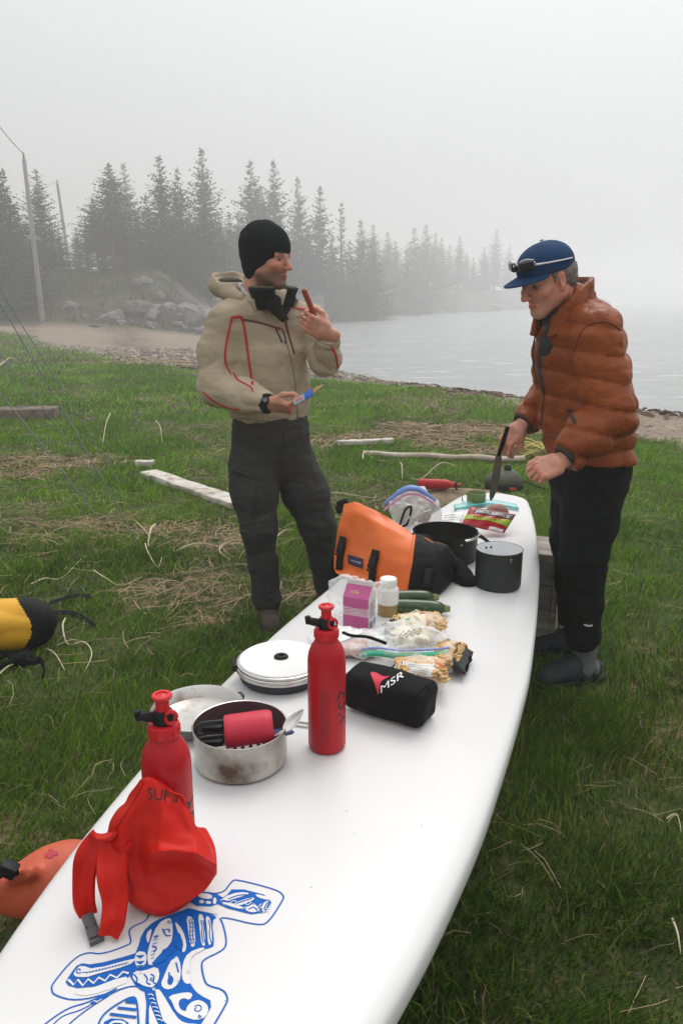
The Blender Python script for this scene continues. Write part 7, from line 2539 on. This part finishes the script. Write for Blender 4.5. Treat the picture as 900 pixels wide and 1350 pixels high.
def man_rust():
    y = on_y
    t = thing('person', 'man in rust down jacket and navy cap bending over the board with a knife', 'person', (.95, 2.99, 0))
    f = Vector((-.93, -.36, 0)).normalized(); l = Vector((-f.y, f.x, 0))       # l points towards the camera
    tone = (.60, .29, .205)
    sk = Skin()
    ho = y(720, 368, 2.92)
    X, Y, Z = ortho((-.84, -.40, -.33), (-.20, -.08, .95))
    hw = head(sk, ho, X, Y, Z, tone, stubble=.12, grey=.7, neck_dir=(-.105, 0, -.135), jaw=1.1)
    pf = lambda L0, a=.0105: (lambda Lq, P: a * (np.abs(np.sin(np.pi * (Lq + L0) / .082)) ** .55 - .6))
    B = Blob(.035)
    n0, n1, n2, n3 = y(776, 606, 2.985), y(772, 545, 2.975), y(765, 487, 2.965), y(760, 452, 2.955)
    B.chain([n0, n1, n2, n3], [.190, .192, .190, .176], side=l, q=.80)
    sN, sF = y(786, 442, 2.79), y(744, 440, 3.14)
    B.cap(sN, sF, .088, .085, k=.07)
    B.cap(y(758, 416, 2.96), y(752, 404, 2.95), .086, .076, k=.05)
    eN, wN = y(803, 549, 2.715), y(746, 601, 2.655)
    eF, wF = y(722, 528, 3.165), y(690, 557, 3.09)
    for ch, rr in (([sN, eN], [.092, .084]), ([eN, eN.lerp(wN, .5), wN], [.084, .076, .056]), ([sF, eF], [.086, .076]), ([eF, eF.lerp(wF, .5), wF], [.076, .066, .050])):
        B.chain(ch, rr, k=.025, puff=pf(0.02, .003))
    zs = n0.z
    def baffle(P, D):                                                # quilted tubes round the trunk
        u = P[:, 2] + .016 * np.sin(P[:, 0] * 9 + P[:, 1] * 7) + .18 * (P[:, 0] - .85) + .006 * vnoise(P * 14, 3)
        return -.0175 * (np.abs(np.sin(np.pi * u / .088)) ** .45 - .66)
    B.disp(baffle).disp(crease(.0055, 10, 301, (1, 1, .8))).disp(crease(.0040, 22, 303, (1, 1, .6)))
    hem = y(776, 604, 2.98).z
    plane_cut(B, lambda P: np.where((P[:, 2] < hem) & (((P - np.array(n0)) ** 2)[:, :2].sum(1) < .062), P[:, 2] - hem, np.maximum(P[:, 2] - hem, .04)), .02)
    for a, b in ((eN, wN), (eF, wF)):
        d = (b - a).normalized(); bb = np.array(b + d * .004); dn = np.array(d)
        plane_cut(B, lambda P, bb=bb, dn=dn: np.where(((P - bb) ** 2).sum(1) < .012, -((P - bb) @ dn), .05), .006)
    j = B.build('jacket', M_RUST, t, h=.0068, relax=1)
    bj = bvh_of(j)
    seam(bj, [(722, 428), (713, 455), (711, 485), (714, 508), (718, 520)], .024, 'open_front', M_RUSTD, j, n=8)
    seam(bj, [(709, 430), (703, 455), (703, 480), (708, 505)], .012, 'front_flap', M_RUSTD, j)
    seam(bj, [(717, 520), (714, 550), (713, 580), (716, 604)], .006, 'front_zip', M_RUSTD, j)
    seam(bj, [(748, 540), (753, 549), (758, 558)], .012, 'pocket_zip', M_RUSTD, j)
    seam(bj, [(755, 468), (762, 445), (775, 428), (800, 424), (818, 436)], .005, 'armhole_seam', mat('rust_seam', (.20, .032, .008), .6), j)
    nb = y(744, 412, 2.935)
    collar('collar', nb + Vector((0, 0, -.050)) + f * .012, Vector((f.x, f.y, -.42)).normalized(), l, .100, .090, .125, .50, M_RUST, t, flare=.06, thick=.020, back=.015, wob=.005, drop=.62)
    collar('collar_lining', nb + Vector((0, 0, -.035)) + f * .015, Vector((f.x, f.y, -.45)).normalized(), l, .080, .076, .10, .40, M_RUSTD, t, flare=.05, thick=.008, drop=.62)
    MB().tube([y(757, 372, 2.95), y(763, 373, 2.95), y(769, 376, 2.95)], .007, n=7).build('hang_loop', M_RUSTD, t)
    S = Blob(.02); S.cap(nb + f * .02 + Vector((0, 0, -.01)), nb + f * .045 + Vector((0, 0, -.12)), .055, .05); S.build('dark_shirt', mat('dark_shirt', (.018, .024, .022), .8), t, h=.008)
    # trousers
    T = Blob(.05)
    T.chain([y(777, 594, 2.985), y(776, 618, 2.985), y(776, 632, 2.985)], [.158, .160, .150], side=l, q=.88)
    hN, kN, aN = y(784, 640, 2.90), y(768, 733, 2.885), y(768, 838, 2.955)
    hF, kF, aF = y(762, 640, 3.07), y(754, 712, 3.08), y(757, 815, 3.20)
    T.chain([hN, hN.lerp(kN, .5), kN, kN.lerp(aN, .5), aN], [.116, .104, .090, .078, .072], k=.03)
    T.chain([hF, hF.lerp(kF, .5), kF, kF.lerp(aF, .5), aF], [.110, .098, .086, .074, .070], k=.03)
    T.disp(crease(.0040, 7, 321, (1, 1, 1.6))).disp(crease(.0030, 15, 323, (1, 1, 1.8)))
    plane_cut(T, lambda P: P[:, 2] - .118 - .015 * np.sin(P[:, 0] * 31), .004)
    tr = T.build('trousers', M_BLKPANT, t, h=.0078, relax=1)
    btr = bvh_of(tr)
    seam(btr, [(769, 823), (775, 825), (780, 824)], .008, 'pale_tag', M_WHITEP, tr)
    # shoes and socks
    for k, (a, dirn) in enumerate(((aN, Vector((-.93, -.28, 0)).normalized()), (aF, Vector((-.95, .0, 0)).normalized()))):
        p = Vector((a.x + .015, a.y, ground_z(a.x, a.y)))
        b = Blob(.03); b.cap(p + Vector((0, 0, .17)), p + Vector((0, 0, .06)), .050, .045); b.cap(p - dirn * .03 + Vector((0, 0, .045)), p + dirn * .10 + Vector((0, 0, .045)), .040, .040)
        b.disp(folds(.003, 22, 5, (1, 1, 2))); b.build('sock', M_SOCK, t, h=.006)
        b = Blob(.03); b.cap(p + dirn * .07 + Vector((0, 0, .060)), p + dirn * .175 + Vector((0, 0, .032)), .047, .040); b.cap(p + dirn * .05 + Vector((0, 0, .075)), p + dirn * .08 + Vector((0, 0, .05)), .042, .045)
        b.cap(p - dirn * .055 + Vector((0, 0, .05)), p - dirn * .05 + Vector((0, 0, .03)), .030, .035)
        b.disp(noise_disp(.003, 26, 7)); plane_cut(b, lambda P: P[:, 2] - p.z - .012, .004)
        b.build('sandal', M_SHOE, t, h=.006)
        b = Blob(.02); b.cap(p - dirn * .06 + Vector((0, 0, .012)), p + dirn * .185 + Vector((0, 0, .012)), .048, .046, side=dirn.cross(Vector((0, 0, 1))), q=.36); b.build('sole', M_SOLE, t, h=.007)
        sd = dirn.cross(Vector((0, 0, 1)))
        for u in (-.02, .03):
            P = [p + dirn * u + sd * (.052 * math.cos(q)) + Vector((0, 0, .02 + .075 * math.sin(q))) for q in np.linspace(0, math.pi, 11)]
            MB().strip(P, .018, dirn).build('sandal_strap', M_SHOE, t, solid=.004, angle=180)
    # cap with brim and sunglasses
    K = Blob(.02)
    K.ell((-.012, 0, .046), (.107, .085, .082)); K.ell((.02, 0, .050), (.080, .076, .062), k=.03)
    plane_cut(K, lambda P: P[:, 2] - .026 - .10 * P[:, 0], .004)
    K.disp(noise_disp(.002, 20, 331))
    V, F = K.raw(.0040); V = relax_mesh(V, F, 1)
    cp = put('cap', np_mesh('cap', to_world(V, ho, X, Y, Z), F), M_NAVY, t)
    WL = lambda p: Vector(to_world(np.array([p], float), ho, X, Y, Z)[0])
    m = MB(); vs, fs = [], []
    nu, nv = 20, 8
    for jv in range(nv + 1):
        v = jv / nv
        for i in range(nu + 1):
            a = (i / nu - .5) * 2 * 1.12
            r0 = .094
            ext = .078 * v * max(0, math.cos(a * 1.30)) ** .55
            xx, yy = (r0 + ext) * math.cos(a) - .004, (r0 * .86 + ext * .62) * math.sin(a)
            vs.append(WL((xx, yy, .040 - .16 * ext - .9 * yy * yy - .002 * v)))
    for jv in range(nv):
        for i in range(nu):
            fs.append((jv * (nu + 1) + i, jv * (nu + 1) + i + 1, (jv + 1) * (nu + 1) + i + 1, (jv + 1) * (nu + 1) + i))
    m.add(vs, fs); br = m.build('brim', M_NAVY, cp, solid=.004, angle=180)
    MB().lathe([(0, .004), (.006, .003), (.008, 0)], 12, WL((-.014, 0, .132)), Matrix((X, Y, Z)).transposed()).build('button', M_NAVY, cp)
    for sg in (-1, 1):
        pts = [WL((.113 * math.cos(a) - .012, sg * .092 * math.sin(a), .078 - .018 * (1 - math.cos(a)))) for a in np.linspace(.55, 2.0, 12)]
        MB().tube(pts, [.007, .0075, .007, .006, .0055, .005, .005, .0045, .004, .004, .0035, .003], n=8, sq=.6).build('sunglass_arm', M_WFRAME, t)
        L = Blob(.01)
        ce = np.array([.101, sg * .040, .080])
        L.box(ce, (.009, .032, .0175), rot((1, sg * .50, .12)), rnd=.0085)
        Vq, Fq = L.raw(.003)
        put('sunglass_lens', np_mesh('sunglass_lens', to_world(Vq, ho, X, Y, Z), Fq), M_LENS, t)
        P = [WL(ce + rot((1, sg * .50, .12)) @ np.array([.001, .0325 * math.cos(q), .0205 * math.sin(q)])) for q in np.linspace(.1, math.pi - .1, 12)]
        MB().tube(P, .0028, n=6).build('sunglass_rim', M_WFRAME, t)
    MB().tube([WL((.106, -.012, .086)), WL((.109, 0, .088)), WL((.106, .012, .086))], .0035, n=6).build('sunglass_bridge', M_WFRAME, t)
    m = MB()
    q0 = WL((.097, .022, .052)); 
    m.strip([WL((.099, .030, .050)), WL((.100, .022, .056)), WL((.1015, .014, .050))], .006, Z); m.build('cap_mark', mat('grey_mark', (.25, .27, .30), .6), cp, smooth=False)
    # short grey hair below the cap
    Hh = Blob(.015)
    Hh.ell((-.034, 0, .012), (.088, .081, .072)); Hh.ell((-.062, 0, -.028), (.046, .062, .038), k=.02)
    for sg in (-1, 1): Hh.cap((.020, sg * .069, .022), (.018, sg * .069, -.004), .011, .006, k=.01)
    plane_cut(Hh, lambda P: np.maximum(-(P[:, 2] - .030), 0) * 0 - np.maximum(P[:, 2] - .034, P[:, 0] - .034), .004)
    for sg in (-1, 1):
        Hh.ell((-.004, sg * .080, -.014), (.024, .020, .034), k=.004, neg=True)
    Hh.disp(noise_disp(.0022, 90, 341))
    V, F = Hh.raw(.0040)
    put('hair', np_mesh('hair', to_world(V, ho, X, Y, Z), F), M_HAIRG, t)
    eyes(hw, t, X, Y, Z, ho, (1, .1, -.45))
    # hands
    hf = hand(sk, wF + (wF - eF).normalized() * .030, (-.62, -.12, -.77), (-.62, -.60, .52), False,
              [(30, 50, 30), (38, 58, 35), (44, 62, 38), (52, 64, 40)], tone, ((.058, .046, -.030), (.090, .036, -.040), (.112, .024, -.046)), .94)
    hn = hand(sk, wN + (wN - eN).normalized() * .030, (-.90, -.15, -.38), (-.25, -.78, .57), True,
              [(38, 58, 34), (44, 62, 36), (50, 66, 38), (54, 66, 40)], tone, ((.060, .054, -.022), (.090, .056, -.034), (.108, .040, -.048)), .92, .10)
    inner_body(sk, [[y(776, 606, 2.985), y(762, 470, 2.96), nb + Vector((0, 0, -.03))], [hN, kN, aN - Vector((0, 0, .04))], [hF, kF, aF - Vector((0, 0, .04))], [sN, eN, wN], [sF, eF, wF]],
               [[.10, .10, .05], [.06, .05, .04], [.06, .05, .04], [.05, .045, .034], [.05, .042, .034]], tone)
    sk.build('body', M_SKIN, t)
    for e, w in ((eN, wN), (eF, wF)):
        d = (w - e).normalized()
        MB().tube([w - d * .012, w + d * .006, w + d * .012], [.047, .046, .042], n=22).build('cuff', M_RUSTD, t)
    # the knife
    k = thing('knife', 'knife with broad dark blade held point down at the tail end', 'knife', y(650, 660, 3.06))
    a, b = y(664, 578, 3.045), y(657, 600, 3.055)
    d = (b - a).normalized()
    MB().tube([a - d * .05, a, b], [.011, .013, .011], n=10, sq=.7).build('handle', M_BLACKP, k)
    tip = y(647, 660, 3.075); dd = (tip - b).normalized(); side = Vector((.85, -.5, 0)); side = (side - dd * side.dot(dd)).normalized()
    L = (tip - b).length
    m = MB(); vs = []
    for u, wl, wr in ((0, .010, .010), (.08, .013, .016), (.4, .014, .020), (.75, .013, .017), (.92, .010, .008), (1.0, .004, .001)):
        vs += [b + dd * u * L - side * wl, b + dd * u * L + side * wr]
    m.add(vs, [(2 * i, 2 * i + 1, 2 * i + 3, 2 * i + 2) for i in range(5)])
    m.build('blade', mat('blade_steel', (.10, .12, .09), .3, metal=.35, var=.1), k, solid=.0025, angle=30)
man_rust()
# ================================================================== the fog: one closed box of even, pale air
def build_haze():
    mb = MB()
    mb.box((0, 260, 9.5), (1900, 1820, 24.6))
    m = bpy.data.materials.new('fog')
    m.use_nodes = True
    nt = m.node_tree
    nt.nodes.clear()
    o = nt.nodes.new('ShaderNodeOutputMaterial')
    v = nt.nodes.new('ShaderNodeVolumePrincipled')
    v.inputs['Color'].default_value = (.985, .99, .995, 1)
    v.inputs['Density'].default_value = FOG
    v.inputs['Anisotropy'].default_value = .35
    nt.links.new(v.outputs[0], o.inputs['Volume'])
    props(mb.build('haze', m, smooth=False), kind='stuff')
FOG = .0062
build_haze()
